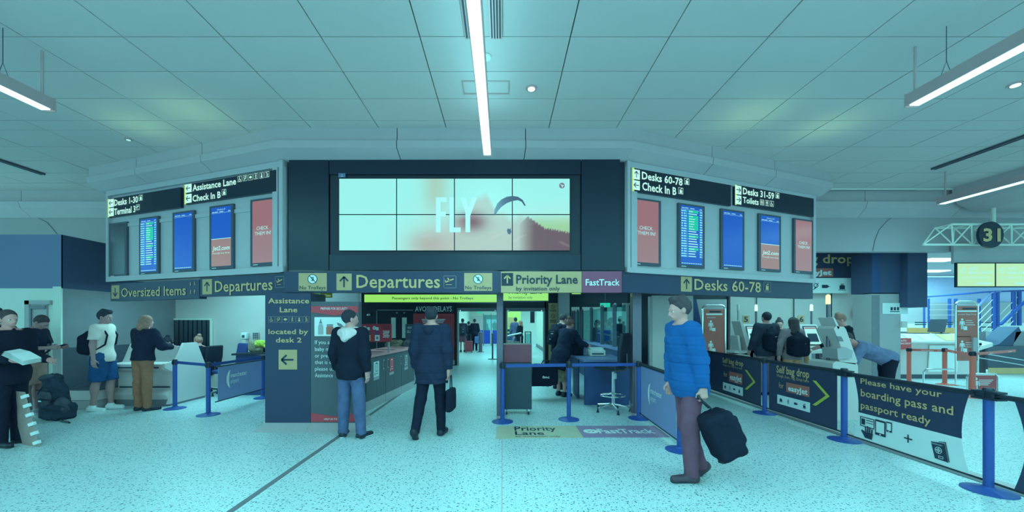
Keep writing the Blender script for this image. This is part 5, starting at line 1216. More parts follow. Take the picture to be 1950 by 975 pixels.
x = P(1577,0,6.5).x; s = thing('bag_drop_pole', 'tall pole with yellow lamp left of the blonde woman', 'pole', (x, 6.5, 0)); B().tube([(x, 6.5, 0), (x, 6.5, 1.87)], .026, 10).build('pole', M_steel, s); B().lathe([(.03, 0), (.034, .02), (.032, .14), (.012, .16)], (x, 6.5, 1.86), 12).build('signal_lamp', M_lampb, s)
s = thing('tray', 'dark slanted tray leaning beside machine 6', 'tray', (P(1568,0,8.3).x, 8.3, 0)); B().prism([P(x, y, 8.3) for x, y in ((1560,674),(1566,673),(1574,700),(1574,760),(1560,760))], (0,.1,0)).build('panel', M_greyd, s)
# ------------------------------------------------------------ implicit surfaces for people and bags
def nrm(v): v = np.array(v, float); return v/np.linalg.norm(v)
def cap(a, b, r1, r2=None, k=.03, flat=None):
    r2 = r1 if r2 is None else r2
    return ('cap', np.array(a, float), np.array(b, float), r1, r2, k, flat)
def ell(c, r, R=None, k=.03): return ('ell', np.array(c, float), np.array(r, float), None if R is None else np.array(R, float), k)
def rbox(c, h, r, R=None, k=.02): return ('box', np.array(c, float), np.array(h, float), r, None if R is None else np.array(R, float), k)
def bounds(p):
    if p[0] == 'cap': m = max(p[3], p[4]); return np.minimum(p[1], p[2])-m, np.maximum(p[1], p[2])+m
    if p[0] == 'ell': m = p[2] if p[3] is None else np.full(3, p[2].max()); return p[1]-m, p[1]+m
    m = p[2]+p[3] if p[4] is None else np.full(3, np.linalg.norm(p[2])+p[3]); return p[1]-m, p[1]+m
def ev(p, X, Y, Z):
    if p[0] == 'cap':
        _, a, b, r1, r2, k, flat = p; ba = b-a; L2 = ba.dot(ba)+1e-9
        px, py, pz = X-a[0], Y-a[1], Z-a[2]; t = np.clip((px*ba[0]+py*ba[1]+pz*ba[2])/L2, 0, 1)
        dx, dy, dz = px-t*ba[0], py-t*ba[1], pz-t*ba[2]
        if flat is not None:
            n, s = flat; q = (dx*n[0]+dy*n[1]+dz*n[2])*(s-1); dx = dx+q*n[0]; dy = dy+q*n[1]; dz = dz+q*n[2]
        return np.sqrt(dx*dx+dy*dy+dz*dz)-(r1+(r2-r1)*t)
    c = p[1]; x, y, z = X-c[0], Y-c[1], Z-c[2]; R = p[3] if p[0] == 'ell' else p[4]
    if R is not None: x, y, z = R[0,0]*x+R[1,0]*y+R[2,0]*z, R[0,1]*x+R[1,1]*y+R[2,1]*z, R[0,2]*x+R[1,2]*y+R[2,2]*z
    if p[0] == 'ell':
        r = p[2]; k0 = np.sqrt((x/r[0])**2+(y/r[1])**2+(z/r[2])**2); k1 = np.sqrt((x/r[0]**2)**2+(y/r[1]**2)**2+(z/r[2]**2)**2)+1e-9
        return k0*(k0-1)/k1
    h, r = p[2], p[3]; qx, qy, qz = np.abs(x)-h[0], np.abs(y)-h[1], np.abs(z)-h[2]
    return np.sqrt(np.maximum(qx,0)**2+np.maximum(qy,0)**2+np.maximum(qz,0)**2)+np.minimum(np.maximum(qx, np.maximum(qy, qz)), 0)-r
def field(groups, lo, hi, res):
    ax = [np.arange(lo[i], hi[i]+res, res, dtype=np.float32) for i in range(3)]
    G = np.full([len(a) for a in ax], .2, np.float32); pad = .06+2*res
    for prims, cuts in groups:
        D = np.full(G.shape, .2, np.float32)
        for p in prims:
            a, b = bounds(p); k = p[-1] if p[0] != 'cap' else p[5]
            s = []
            for i in range(3):
                i0 = max(0, int((a[i]-pad-lo[i])/res)); i1 = min(len(ax[i]), int((b[i]+pad-lo[i])/res)+2)
                s.append(slice(i0, max(i0, i1)))
            if any(q.stop <= q.start for q in s): continue
            s = tuple(s); X, Y, Z = ax[0][s[0]][:,None,None], ax[1][s[1]][None,:,None], ax[2][s[2]][None,None,:]
            d = ev(p, X, Y, Z); o = D[s]; h = np.clip(.5+.5*(o-d)/k, 0, 1); D[s] = o*(1-h)+d*h-k*h*(1-h)
        for (n, off) in cuts:      # keep points with n.p <= off
            D = np.maximum(D, ax[0][:,None,None]*n[0]+ax[1][None,:,None]*n[1]+ax[2][None,None,:]*n[2]-off)
        k = .018; h = np.clip(.5+.5*(G-D)/k, 0, 1); G = G*(1-h)+D*h-k*h*(1-h)
    return ax, G
def nets(ax, G):
    S = G < 0; nx, ny, nz = G.shape
    V = np.zeros((nx-1, ny-1, nz-1, 3), np.float32); C = np.zeros((nx-1, ny-1, nz-1), np.float32)
    for axn in range(3):
        a = [slice(None)]*3; b = [slice(None)]*3; a[axn] = slice(0, -1); b[axn] = slice(1, None)
        g0, g1 = G[tuple(a)], G[tuple(b)]; ch = (g0 < 0) != (g1 < 0)
        t = np.where(ch, g0/np.where(ch, g0-g1, 1), 0)
        o = [i for i in range(3) if i != axn]
        for d0 in (0, 1):
            for d1 in (0, 1):
                sl = [slice(None)]*3; 
                for q, dd in zip(o, (d0, d1)): n = G.shape[q]; sl[q] = slice(dd, n-1+dd)
                cc = ch[tuple(sl)]; tt = t[tuple(sl)]
                C += cc; V[..., axn] += tt*cc
                V[..., o[0]] += d0*cc; V[..., o[1]] += d1*cc
    act = C > 0; idx = np.full(act.shape, -1, np.int64); idx[act] = np.arange(act.sum())
    I = np.argwhere(act); v = V[act]/C[act][:,None]+I; r = ax[0][1]-ax[0][0]
    v = v*r+np.array([ax[0][0], ax[1][0], ax[2][0]]); F_ = []
    for axn in range(3):
        a = [slice(None)]*3; b = [slice(None)]*3; a[axn] = slice(0, -1); b[axn] = slice(1, None)
        g0, g1 = S[tuple(a)], S[tuple(b)]; ch = np.argwhere(g0 != g1); o = [i for i in range(3) if i != axn]
        ok = (ch[:,o[0]] > 0) & (ch[:,o[1]] > 0) & (ch[:,o[0]] < G.shape[o[0]]-1) & (ch[:,o[1]] < G.shape[o[1]]-1); ch = ch[ok]
        if not len(ch): continue
        q = []
        for d0, d1 in ((0,0),(1,0),(1,1),(0,1)):
            c = ch.copy(); c[:,o[0]] -= d0; c[:,o[1]] -= d1; q.append(idx[c[:,0], c[:,1], c[:,2]])
        q = np.stack(q, 1); inside = g0[ch[:,0], ch[:,1], ch[:,2]]
        fl = inside if axn != 1 else ~inside
        q[fl] = q[fl][:, ::-1]; F_.append(q[(q >= 0).all(1)])
    return v, (np.concatenate(F_) if F_ else np.zeros((0,4), int))
def wrinkle(G, ax, amp, f=1.0, seed=0):
    X, Y, Z = ax[0][:,None,None]*f, ax[1][None,:,None]*f, ax[2][None,None,:]*f
    n = np.sin(31*Z+9*X+6*np.sin(11*X+seed)+5*np.sin(13*Y+seed))*.5+np.sin(47*Z-25*Y+4*np.sin(17*X+2*seed))*.3+np.sin(23*X+19*Y+29*Z+seed)*.3
    return G+amp*n.astype(np.float32)
def implicit(groups, res, amp=0, lo=None, hi=None, f=1.0, seed=0, clip=None, quilt=0):
    if lo is None:
        bs = [bounds(p) for g in groups for p in g[0]]; lo = np.min([b[0] for b in bs], 0)-3*res; hi = np.max([b[1] for b in bs], 0)+3*res
    ax, G = field(groups, lo, hi, res)
    if amp: G = wrinkle(G, ax, amp, f, seed)
    if quilt: G = G+(quilt*np.maximum(0, np.cos(ax[2]*2*PI/.085+.8))**10).astype(np.float32)[None,None,:]
    for (n, off) in (clip or []): G = np.maximum(G, ax[0][:,None,None]*n[0]+ax[1][None,:,None]*n[1]+ax[2][None,None,:]*n[2]-off)
    return nets(ax, G)
def to_obj(name, parts, m, parent, T=None):
    V, Fs, n = [], [], 0
    for v, f in parts: V.append(v); Fs.append(f+n); n += len(v)
    v = np.concatenate(V); f = np.concatenate(Fs)
    if T is not None: v = T(v)
    me = bpy.data.meshes.new(name); me.vertices.add(len(v)); me.vertices.foreach_set('co', v.astype(np.float32).ravel())
    me.loops.add(len(f)*4); me.loops.foreach_set('vertex_index', f.astype(np.int32).ravel())
    me.polygons.add(len(f)); me.polygons.foreach_set('loop_start', np.arange(0, len(f)*4, 4, dtype=np.int32))
    me.update(calc_edges=True); me.validate(); me.polygons.foreach_set('use_smooth', [True]*len(me.polygons)); me.materials.append(m)
    return mesh_obj(name, me, parent)
def rotm(v, ang, axis='X'): return np.array(Matrix.Rotation(ang, 3, axis)) @ np.array(v, float)

SKIN = mat('skin', (128,155,152), .6, var=.05, vs=5)
SKIN2 = mat('skin_darker_tone', (104,132,136), .6, var=.05, vs=5)  # darker skin colour for several of the figures
HAIRD = mat('hair_dark', (26,50,66), .8, var=.25, vs=30, bump=.5); HAIRB = mat('hair_brown', (44,66,74), .8, var=.3, vs=30, bump=.5)
HAIRBL = mat('hair_blonde', (100,122,112), .8, var=.25, vs=30, bump=.5)
SHOE = mat('shoe_black', (14,36,54), .45, var=.1)
EYEW = mat('eye_white', (170,215,215), .3); EYED = mat('eye_dark', (16,34,48), .2); LIP = mat('lips', (135,120,125), .6)

def person(name_label, X, Y, face, H=1.76, pose=None, top=None, bottom=None, hair=HAIRD, style='short', skin=None, res=.013, shoe=SHOE, group=None, collar=None, sx=1.0, w=1.0):
    """face: heading in degrees, 0 = away from viewer, 90 = to the left, -90 = to the right"""
    po = dict(lean=0, side=0, yaw=0, pitch=0, twist=0, L=((-.16,-.02,-1),(-.08,.16,-1)), R=((.16,-.02,-1),(.08,.16,-1)), lL=((-.02,0,-1),(0,0,-1)), lR=((.02,0,-1),(0,0,-1)), curl=.5, dz=None)
    po.update(pose or {})
    skin = skin or SKIN; s = H/1.76
    top = top or {}; bottom = bottom or {}
    lean = -math.radians(po['lean']); side = math.radians(po['side'])
    def T(v): 
        v = rotm(v, lean, 'X'); v = rotm(v, side, 'Y'); return rotm(v, math.radians(po['twist'])*min(1, max(0, v[2]/.5)), 'Z')
    pel = np.zeros(3)
    up = lambda x, y, z: pel+T((x, y, z))
    chest, neck = up(0, 0, .33), up(0, -.015, .515)
    sh = {-1: up(-.172*w, -.015, .475), 1: up(.172*w, -.015, .475)}
    arm = {}
    for sd, key in ((-1, 'L'), (1, 'R')):
        d1, d2 = nrm(po[key][0]), nrm(po[key][1]); e = sh[sd]+d1*.285; wr = e+d2*.245; arm[sd] = (sh[sd], e, wr, d2)
    leg = {}
    for sd, key in ((-1, 'lL'), (1, 'lR')):
        d1, d2 = nrm(po[key][0]), nrm(po[key][1]); h = pel+np.array((sd*.085, 0, -.02)); kn = h+d1*.43; an = kn+d2*.42; leg[sd] = (h, kn, an)
    foot = {}
    for sd, key in ((-1, 'fL'), (1, 'fR')):
        foot[sd] = nrm(po.get(key, (sd*.15, 1, 0)))
    # head
    hy, hp = math.radians(po['yaw']), math.radians(po['pitch'])
    tilt = lean*.55-hp
    def Hd(v): v = rotm(v, tilt, 'X'); return neck+rotm((0, 0, .075), tilt*.6)+rotm(v+np.zeros(3), hy, 'Z')
    HR = np.array(Matrix.Rotation(hy, 3, 'Z')) @ np.array(Matrix.Rotation(tilt, 3, 'X'))
    hd = lambda x, y, z: Hd((x, y, z))
    z0 = -min(leg[-1][2][2]-foot[-1][2]*-.0, leg[1][2][2])+.085 if po['dz'] is None else po['dz']
    TR = np.array(Matrix.Rotation(side, 3, 'Y')) @ np.array(Matrix.Rotation(lean, 3, 'X'))
    xa = TR @ np.array((1, 0, 0)); ya = TR @ np.array((0, 1, 0)); za = TR @ np.array((0, 0, 1))
    torso = lambda o: [ell(up(0, 0, .0), np.array((.155*w, .115, .13))+o, TR, .05), ell(up(0, .0, .16), np.array((.128*w, .095, .15))+o, TR, .06), ell(up(0, 0, .34), np.array((.150*w, .108, .19))+o, TR, .06),
                       cap(up(-.13*w, -.01, .475), up(.13*w, -.01, .475), .062+o*.7, k=.06), cap(up(-.06, -.02, .51), up(.06, -.02, .51), .05+o*.5, k=.05)]
    headp = [ell(hd(0, -.012, .105), (.074, .092, .088), HR, .03), ell(hd(0, .03, .06), (.056, .062, .078), HR, .035), cap(hd(0, .066, .012), hd(0, .05, .02), .024, k=.03),
             cap(neck+T((0, 0, -.03)), hd(0, -.008, .04), .054, .050, k=.03), cap(hd(0, .088, .078), hd(0, .104, .045), .008, .013, k=.014), ell(hd(-.075, -.005, .07), (.011, .02, .032), HR, .01), ell(hd(.075, -.005, .07), (.011, .02, .032), HR, .01),
             cap(hd(-.03, .082, .093), hd(.03, .082, .093), .012, k=.015), cap(hd(-.018, .088, .022), hd(.018, .088, .022), .0075, k=.012)]
    bodyp = torso(0)+headp
    hands = {}
    for sd in (-1, 1):
        a, e, wr, d = arm[sd]
        bodyp += [cap(a, e, .050*w, .040, k=.04), cap(e, wr, .041, .027, k=.02)]
        hdirn = nrm(po.get('hL' if sd < 0 else 'hR', d)); pn = np.array(po.get('pL' if sd < 0 else 'pR', (-sd, .15, 0.0)), float); pn -= pn.dot(hdirn)*hdirn; pn = nrm(pn)
        lat = np.cross(hdirn, pn)*(-sd)     # towards the thumb
        if lat.dot(np.array((0, 1, .3))) < 0 and abs(pn[0]) > .6: lat = -lat
        hp_ = [cap(wr, wr+hdirn*.03, .026, .03, k=.02, flat=(pn, 1.5)), rbox(wr+hdirn*.055, (.026, .032, .007), .009, np.stack([lat, hdirn, pn], 1), .015)]
        cu = po['curl']
        for f in range(4):
            base = wr+hdirn*.088+lat*(.027-.018*f); ln = (.042, .047, .044, .034)[f]; a1 = cu*.7; a2 = cu*1.7
            p1 = base+(hdirn*math.cos(a1)+pn*math.sin(a1))*ln; p2 = p1+(hdirn*math.cos(a2)+pn*math.sin(a2))*ln*.85
            hp_ += [cap(base-hdirn*.01, p1, .0088, .008, k=.004), cap(p1, p2, .008, .007, k=.004)]
        tb0 = wr+hdirn*.025+lat*.022; tb1 = tb0+nrm(hdirn*.6+lat*.6+pn*.35)*.045; tb2 = tb1+nrm(hdirn*.9+lat*.05+pn*.5)*.032
        hp_ += [cap(tb0, tb1, .014, .010, k=.012), cap(tb1, tb2, .010, .008, k=.006)]
        hands[sd] = hp_; arm[sd] = (a, e, wr, d, hdirn, pn)
    for sd in (-1, 1):
        h, kn, an = leg[sd]; f = foot[sd]
        bodyp += [cap(h, kn, .083, .053, k=.04), cap(kn, an, .052, .036, k=.03), ell(kn+(an-kn)*.3+np.array((0, -.018, 0)), (.05, .055, .11), None, .03), cap(an+np.array((0,0,-.03)), an+f*.13+np.array((0,0,-.055)), .036, .022, k=.03)]
    root = thing('person', name_label, 'person', (X, Y, 0), math.radians(face), group, world=False)
    def TT(v): v = v.copy(); v[:,2] += z0; v *= s; v[:,0] *= sx; return v
    near = res < .012
    parts = [implicit([(bodyp, [])], res)]
    if near or res <= .014:
        r2 = max(.0055, res*.55)
        # replace head by a finer one: clip body at the neck and join
        nb = neck+rotm((0, 0, .02), tilt*.5); n_ = nrm(hd(0, 0, .1)-neck)
        parts = [implicit([(bodyp, [])], res, clip=[(n_, n_.dot(nb)+.004)])]
        c = hd(0, .0, .07); parts.append(implicit([(torso(0)+headp, [])], r2, lo=c-.2, hi=c+.2, clip=[(-n_, -n_.dot(nb))]))
    for sd in (-1, 1):
        if po.get('nohands'): break
        a, e, wr, d, hdirn, pn = arm[sd]; g = [cap(e+(wr-e)*.8, wr, .03, .027, k=.02)]+hands[sd]
        parts.append(implicit([(g, [])], .0065 if res <= .014 else .009))
    to_obj('body', parts, skin, root, TT)
    if res <= .014:
        for sd in (-1, 1):
            e_ = B(); c = hd(sd*.030, .076, .072); ball = [implicit([([ell(c, (.014,.012,.012))], [])], .004)]
            to_obj('eye', ball, EYEW, root, TT); c2 = hd(sd*.030, .0865, .072); to_obj('iris', [implicit([([ell(c2, (.0065,.004,.0065), HR)], [])], .0018)], EYED, root, TT)
        to_obj('mouth', [implicit([([cap(hd(-.02, .0945, .021), hd(.02, .0945, .021), .0045)], [])], .002)], LIP, root, TT)
    # hair
    fz = po.get('hairline', .128)
    if style != 'bald':
        fwd = nrm(HR @ np.array((0, 1, 0))); upv = nrm(HR @ np.array((0, 0, 1))); c0 = hd(0, 0, .105)
        hp2 = [ell(hd(0, -.016, .108), (.083, .100, .100), HR, .02)]
        n = nrm(fwd*.80-upv*.60); cuts = [(n, n.dot(hd(0, .052, .118)))]; n = nrm(-upv+fwd*.25); cuts.append((n, n.dot(hd(0, -.05, .018))))
        g = [(hp2, cuts)]
        if style == 'quiff': g.append(([cap(hd(-.035, .05, .182), hd(.035, .05, .182), .026, k=.02), cap(hd(0, .05, .18), hd(0, -.05, .19), .03)], []))
        if style == 'long': g.append(([cap(hd(-.06, -.04, .12), hd(-.075, -.05, -.03), .045, .04, k=.04), cap(hd(.06, -.04, .12), hd(.075, -.05, -.03), .045, .04, k=.04), cap(hd(0, -.075, .12), hd(0, -.085, -.05), .06, .055, k=.05)], [(nrm(fwd), fwd.dot(hd(0, .03, 0)))]))
        if style == 'verylong': g.append(([cap(hd(-.06, -.04, .12), hd(-.07, -.07, -.12), .045, .035, k=.04), cap(hd(.06, -.04, .12), hd(.07, -.07, -.12), .045, .035, k=.04), cap(hd(0, -.075, .12), hd(0, -.10, -.16), .065, .05, k=.05)], [(nrm(fwd), fwd.dot(hd(0, .03, 0)))]))
        if style == 'bun': g.append(([ell(hd(0, -.09, .19), (.045,.045,.04), HR)], []))
        if style == 'topbun': g.append(([cap(hd(-.02, .0, .205), hd(.02, -.03, .205), .034)], []))
        to_obj('hair', [implicit(g, max(.0065, res*.7), amp=.0025, f=3)], hair, root, TT)
    # upper garment
    if top:
        o = top.get('o', .018); hem = top.get('hem', -.12); sl = top.get('sleeve', 'long'); ro = top.get('ro', .014); m = top['m']
        pr = torso(o)
        if hem < -.08: pr += [ell(up(0, 0, -.06), np.array((.16*w, .12, .16))+o, TR, .05)]
        if hem < -.2: pr += [cap(up(-.06, 0, -.05), up(-.07, 0, hem-.1), .11+o, .105+o, k=.05), cap(up(.06, 0, -.05), up(.07, 0, hem-.1), .11+o, .105+o, k=.05)]
        hz = pel+T((0, 0, hem)); cuts = [(-za, -za.dot(hz))]
        nk = up(0, 0, .545 if top.get('neck', 'high') == 'high' else .53); cuts.append((za, za.dot(nk)))
        groups = [(pr, cuts)]
        if collar == 'shirt' or top.get('neck') == 'collar': groups.append(([cap(neck+T((0,-.01,-.01)), neck+T((0,-.005,.035)), .068, .066, k=.01)], [(za, za.dot(neck+T((0,0,.04))))]))
        for sd in (-1, 1):
            a, e, wr, d = arm[sd][:4]
            if sl == 'long': groups[0][0].extend([])
            if sl == 'long': groups.append(([cap(a, e, .056*w+ro, .050+ro, k=.04), cap(e, wr-d*.035, .050+ro, .036+ro*.8, k=.03)], [(d, d.dot(wr-d*.0))]))
            else:
                d1 = nrm(e-a); groups.append(([cap(a, a+(e-a)*.75, .056*w+ro, .054+ro, k=.04)], [(d1, d1.dot(a+(e-a)*top.get('sl', .6)))]))
        to_obj(top.get('name', 'jacket'), [implicit(groups, res, amp=top.get('amp', .003), f=top.get('f', 1), seed=X, quilt=top.get('quilt', 0))], m, root, TT)
        if top.get('hood') and top.get('hoodm'):
            to_obj('hood', [implicit([([ell(neck+T((0,-.075,-.02)), (.135,.055,.06), TR, .04), cap(neck+T((-.15,-.03,-.03)), neck+T((0,-.125,-.11)), .030, .034, k=.05), cap(neck+T((.15,-.03,-.03)), neck+T((0,-.125,-.11)), .030, .034, k=.05), cap(neck+T((-.10,.0,.005)), neck+T((.10,.0,.005)), .045, k=.05)], [])], res*.8, amp=.004, f=1.5)], top['hoodm'], root, TT)
        elif top.get('hood'):
            hc = neck+T((0, -.075, .005)); hm = top.get('hoodm', m)
            to_obj('hood', [implicit([([cap(neck+T((-.09,-.03,-.02)), neck+T((0,-.115,-.035)), .045, .05, k=.04), cap(neck+T((.09,-.03,-.02)), neck+T((0,-.115,-.035)), .045, .05, k=.04), cap(neck+T((-.075,.03,-.01)), neck+T((-.09,-.03,-.015)), .035, .04, k=.04), cap(neck+T((.075,.03,-.01)), neck+T((.09,-.03,-.015)), .035, .04, k=.04)], [])], res*.8, amp=.003, f=1.5)], hm, root, TT)
        if top.get('belt'):
            to_obj('belt', [implicit([([ell(up(0, 0, .0), np.array((.16*w, .12, .14))+.012, TR)], [(za, za.dot(up(0,0,.055))), (-za, -za.dot(up(0,0,.015)))])], res*.7)], SHOE, root, TT)
    if top.get('quilt'):
        pass
    # lower garment
    if bottom:
        o = bottom.get('o', .014); m = bottom['m']; ln = bottom.get('len', 'full')
        if ln == 'skirt':
            hz = bottom.get('hem', -.52); g = [([ell(up(0,0,0), (.165,.125,.13), TR, .05), cap(pel+np.array((-.05,0,-.05)), pel+np.array((-.07,0,hz-.1)), .11, .125, k=.06), cap(pel+np.array((.05,0,-.05)), pel+np.array((.07,0,hz-.1)), .11, .125, k=.06)], [((0,0,-1), -hz)])]
        else:
            g = [([ell(up(0, 0, 0), np.array((.155*w, .115, .12))+o, TR, .05)], [(za, za.dot(up(0, 0, .07)))])]
            for sd in (-1, 1):
                h, kn, an = leg[sd]; d1, d2 = nrm(kn-h), nrm(an-kn); lw = bottom.get('w', .012)
                if ln == 'full': g[0][0].extend([cap(h, kn, .088+o, .060+lw, k=.04)]); g.append(([cap(kn, an+d2*.03, .060+lw, .047+lw, k=.04), ell(kn+(an-kn)*.3+np.array((0,-.015,0)), np.array((.05,.055,.11))+lw, None, .03)], [(d2, d2.dot(an+d2*.035))])); g[0] = (g[0][0]+[cap(kn, kn+d2*.05, .060+lw, k=.03)], g[0][1])
                elif ln == 'shorts': g.append(([cap(h, kn+d1*.03, .094+o, .078+o, k=.04)], [(d1, d1.dot(kn+d1*bottom.get('cut', -.02)))]))
        to_obj(bottom.get('name', 'trousers'), [implicit(g, res, amp=bottom.get('amp', .003), f=1.2, seed=Y)], m, root, TT)
    # shoes
    for sd in (-1, 1):
        h, kn, an = leg[sd]; f = foot[sd]; dn = nrm(np.cross(np.cross(f, (0,0,-1.)), f)) if abs(f[2]) < .95 else np.array((0,-1.,0))
        heel = an+dn*.045-f*.035; toe = an+dn*.052+f*.165; n = dn
        g = [([cap(heel, toe, .044, .036, k=.03), cap(an+dn*.0, heel+f*.03, .043, .045, k=.04)], [(n, n.dot(an+dn*.082))])]
        sh_ = to_obj('shoe', [implicit(g, min(res, .011))], shoe if not isinstance(shoe, tuple) else shoe[0], root, TT)
        g = [([cap(heel, toe, .047, .040, k=.03)], [(n, n.dot(an+dn*.086)), (-n, -n.dot(an+dn*.064))])]
        so = to_obj('sole', [implicit(g, min(res, .008))], M_blk if not isinstance(shoe, tuple) else shoe[1], root, TT); so.parent = sh_
    def loc(v):     # local body point -> world
        v = np.array(v, float).copy(); v[2] += z0; v *= s; v[0] *= sx; a = math.radians(face)
        return Vector((X+v[0]*math.cos(a)-v[1]*math.sin(a), Y+v[0]*math.sin(a)+v[1]*math.cos(a), v[2]))
    return root, dict(arm=arm, leg=leg, neck=neck, head=hd, up=up, loc=loc, s=s, z0=z0, face=math.radians(face), T=TT, TR=TR)

def bag_sdf(name, label, cat, groups, m, loc, rot, res=.011, amp=.003, extras=()):
    t = thing(name, label, cat, loc, rot, world=False)
    to_obj('bag_body', [implicit(groups, res, amp=amp, f=1.3)], m, t)
    return t
def backpack(label, info, m, wv=.15, d=.09, h=.22, drop=.0, res=.013, trim=None):
    """worn on the back; local frame = wearer's"""
    up = info['up']; c = info['loc'](up(0, -.145-d*.35, .26+drop)); TR = info['TR']
    t = thing('backpack', label, 'backpack', tuple(c), info['face'], world=False)
    # build about its own origin
    g = [([ell((0, 0, .0), (wv*.92, d*.95, h*1.0), TR, .03), rbox(TR @ np.array((0, .01, -h*.15)), (wv-.07, max(.01, d-.06), h*.78-.07), .07, TR, .05), ell(TR @ np.array((0, -d*.75, -h*.35)), (wv*.72, d*.5, h*.5), TR, .02), ell(TR @ np.array((wv*.9, 0, -h*.45)), (.035, d*.6, h*.36), TR, .02), ell(TR @ np.array((-wv*.9, 0, -h*.45)), (.035, d*.6, h*.36), TR, .02)], [])]
    to_obj('bag_body', [implicit(g, res, amp=.003, f=1.3)], m, t)
    s = info['s']; R = lambda x, y, z: tuple((TR @ np.array((x, y, z)))*s)
    for sd in (-1, 1):
        B().tube([R(sd*.08, .04, .20), R(sd*.10, .12, .275), R(sd*.115, .24, .255), R(sd*.125, .31, .14), R(sd*.135, .29, -.02), R(sd*.155, .17, -.12), R(sd*.12, .04, -.17)], .014, 6).build('strap', m, t, smooth=True)
    B().tube([R(-.03, .02, h-.01), R(0, .02, h+.03), R(.03, .02, h-.01)], .007, 6).build('grab_handle', m, t)
    b = B(); b.tube([R(-wv*.7, -d*.85, .02), R(-wv*.3, -d*1.02, .07), R(wv*.3, -d*1.02, .07), R(wv*.7, -d*.85, .02)], .004, 5); b.build('zip', trim or M_greym, t)
    for k, (x, z, w_) in enumerate(((.02, .02, .05), (.0, -.11, .035))): B().box(R(x, -d*1.24 if z < 0 else -d*1.07, z), (w_, .012, .014)).build('logo_patch', M_prw, t)
    return t

# ---- clothes
C_navy = clothmat('cloth_navy', (18,42,66)); C_black = clothmat('cloth_black', (13,34,54)); C_coat = clothmat('cloth_coat', (20,48,74))
C_blue = clothmat('cloth_blue', (14,92,160), .06); C_jean = clothmat('denim', (50,100,140), .22); C_jeanl = clothmat('denim_light', (66,122,160), .28)
C_white = clothmat('cloth_white', (140,205,205), .04); C_shorts = clothmat('shorts_blue', (18,80,130)); C_sand = clothmat('shorts_sand', (120,160,150))
C_brown = clothmat('trousers_brown', (95,108,88)); C_plum = clothmat('trousers_plum', (70,80,102)); C_khaki = clothmat('khaki', (120,150,120)); C_greyc = clothmat('cloth_grey', (90,130,140)); C_suit = clothmat('suit_black', (13,32,52), .05)
C_hoodw = clothmat('hood_pale', (140,205,210)); C_charc = clothmat('charcoal', (30,62,82))
NB_ = C_black
def at(px, py_feet): p = FL(px, py_feet); return p.x, p.y

# 1 man in the blue jacket, walking left, wheeled case behind
x, y = at(1313, 913)
r, i1 = person('man in a bright blue hooded jacket walking left with a black bag', x, y+.02, 90, 1.83, dict(lean=9, L=((-.10,-.22,-1),(-.04,-.10,-1)), R=((.05,.02,-1),(.0,.12,-1)), lL=((-.0,.07,-1),(0,-.04,-1)), lR=((.0,-.04,-1),(0,-.34,-1)), fL=(-.05,1,0), fR=(.05,.75,-.65), pitch=4, curl=1.1,),
    dict(m=C_blue, quilt=.008, o=.042, hem=-.14, ro=.030, amp=.006, f=1.0, hood=True, name='jacket', neck='collar'), dict(m=C_plum, w=.016), HAIRB, 'quiff', res=.010, w=1.05, shoe=(mat('shoe_brown', (44,62,78), .5), M_blk))
hl = i1['arm'][-1]; hw_ = i1['loc'](hl[2]+hl[4]*.09)
t = thing('travel_bag', 'black soft travel bag held by the man in the blue jacket', 'bag', (hw_.x+.06, hw_.y, hw_.z-.17), 0, world=False)
R_ = np.array(Matrix.Rotation(-.42, 3, 'Y'))
to_obj('bag_body', [implicit([([rbox((0.10,0,-.17), (.085, .08, .17), .05, np.array(Matrix.Rotation(-.42, 3, 'Y')), .03), rbox((.17,0,-.13), (.05,.06,.10), .04, np.array(Matrix.Rotation(-.42, 3, 'Y')), .03)], [])], .010, amp=.004, f=1.4)], C_black, t)
B().tube([(-.10,-.03,.16), (-.12,0,.19), (-.10,.03,.16), (.0,.03,.07)], .009, 6).build('grip', M_blk, t); B().tube([(-.10,-.03,.16), (.0,-.03,.07)], .009, 6).build('grip', M_blk, t)
for dx in (-.01, .16): B().lathe([(.035,-.012),(.035,.012)], (dx+.12, 0, -.42+dx*.45), 12).build('wheel', M_blk, t)
B().box((.02, -.105, -.02), (.22, .006, .01), Matrix.Rotation(-.28, 3, 'Y')).build('zip', M_greym, t)

# 2 man with pale hood
x, y = at(668, 833)
r, i2 = person('man in a dark jacket with pale hood and jeans before the pillar', x, y, -12, 1.74, dict(L=((-.20,-.05,-1),(-.02,.30,-.9)), R=((.18,-.06,-1),(.06,.12,-1)), lL=((-.04,.02,-1),(-.03,-.03,-1)), lR=((.10,.0,-1),(.10,-.05,-1)), yaw=-38, fR=(.35,1,0), fL=(-.3,1,0)),
    dict(m=C_black, o=.034, hem=-.15, ro=.026, amp=.004, hood=True, hoodm=C_hoodw), dict(m=C_jean, w=.018, amp=.004), HAIRD, 'short', res=.0105, w=1.06, shoe=(SHOE, M_prw))
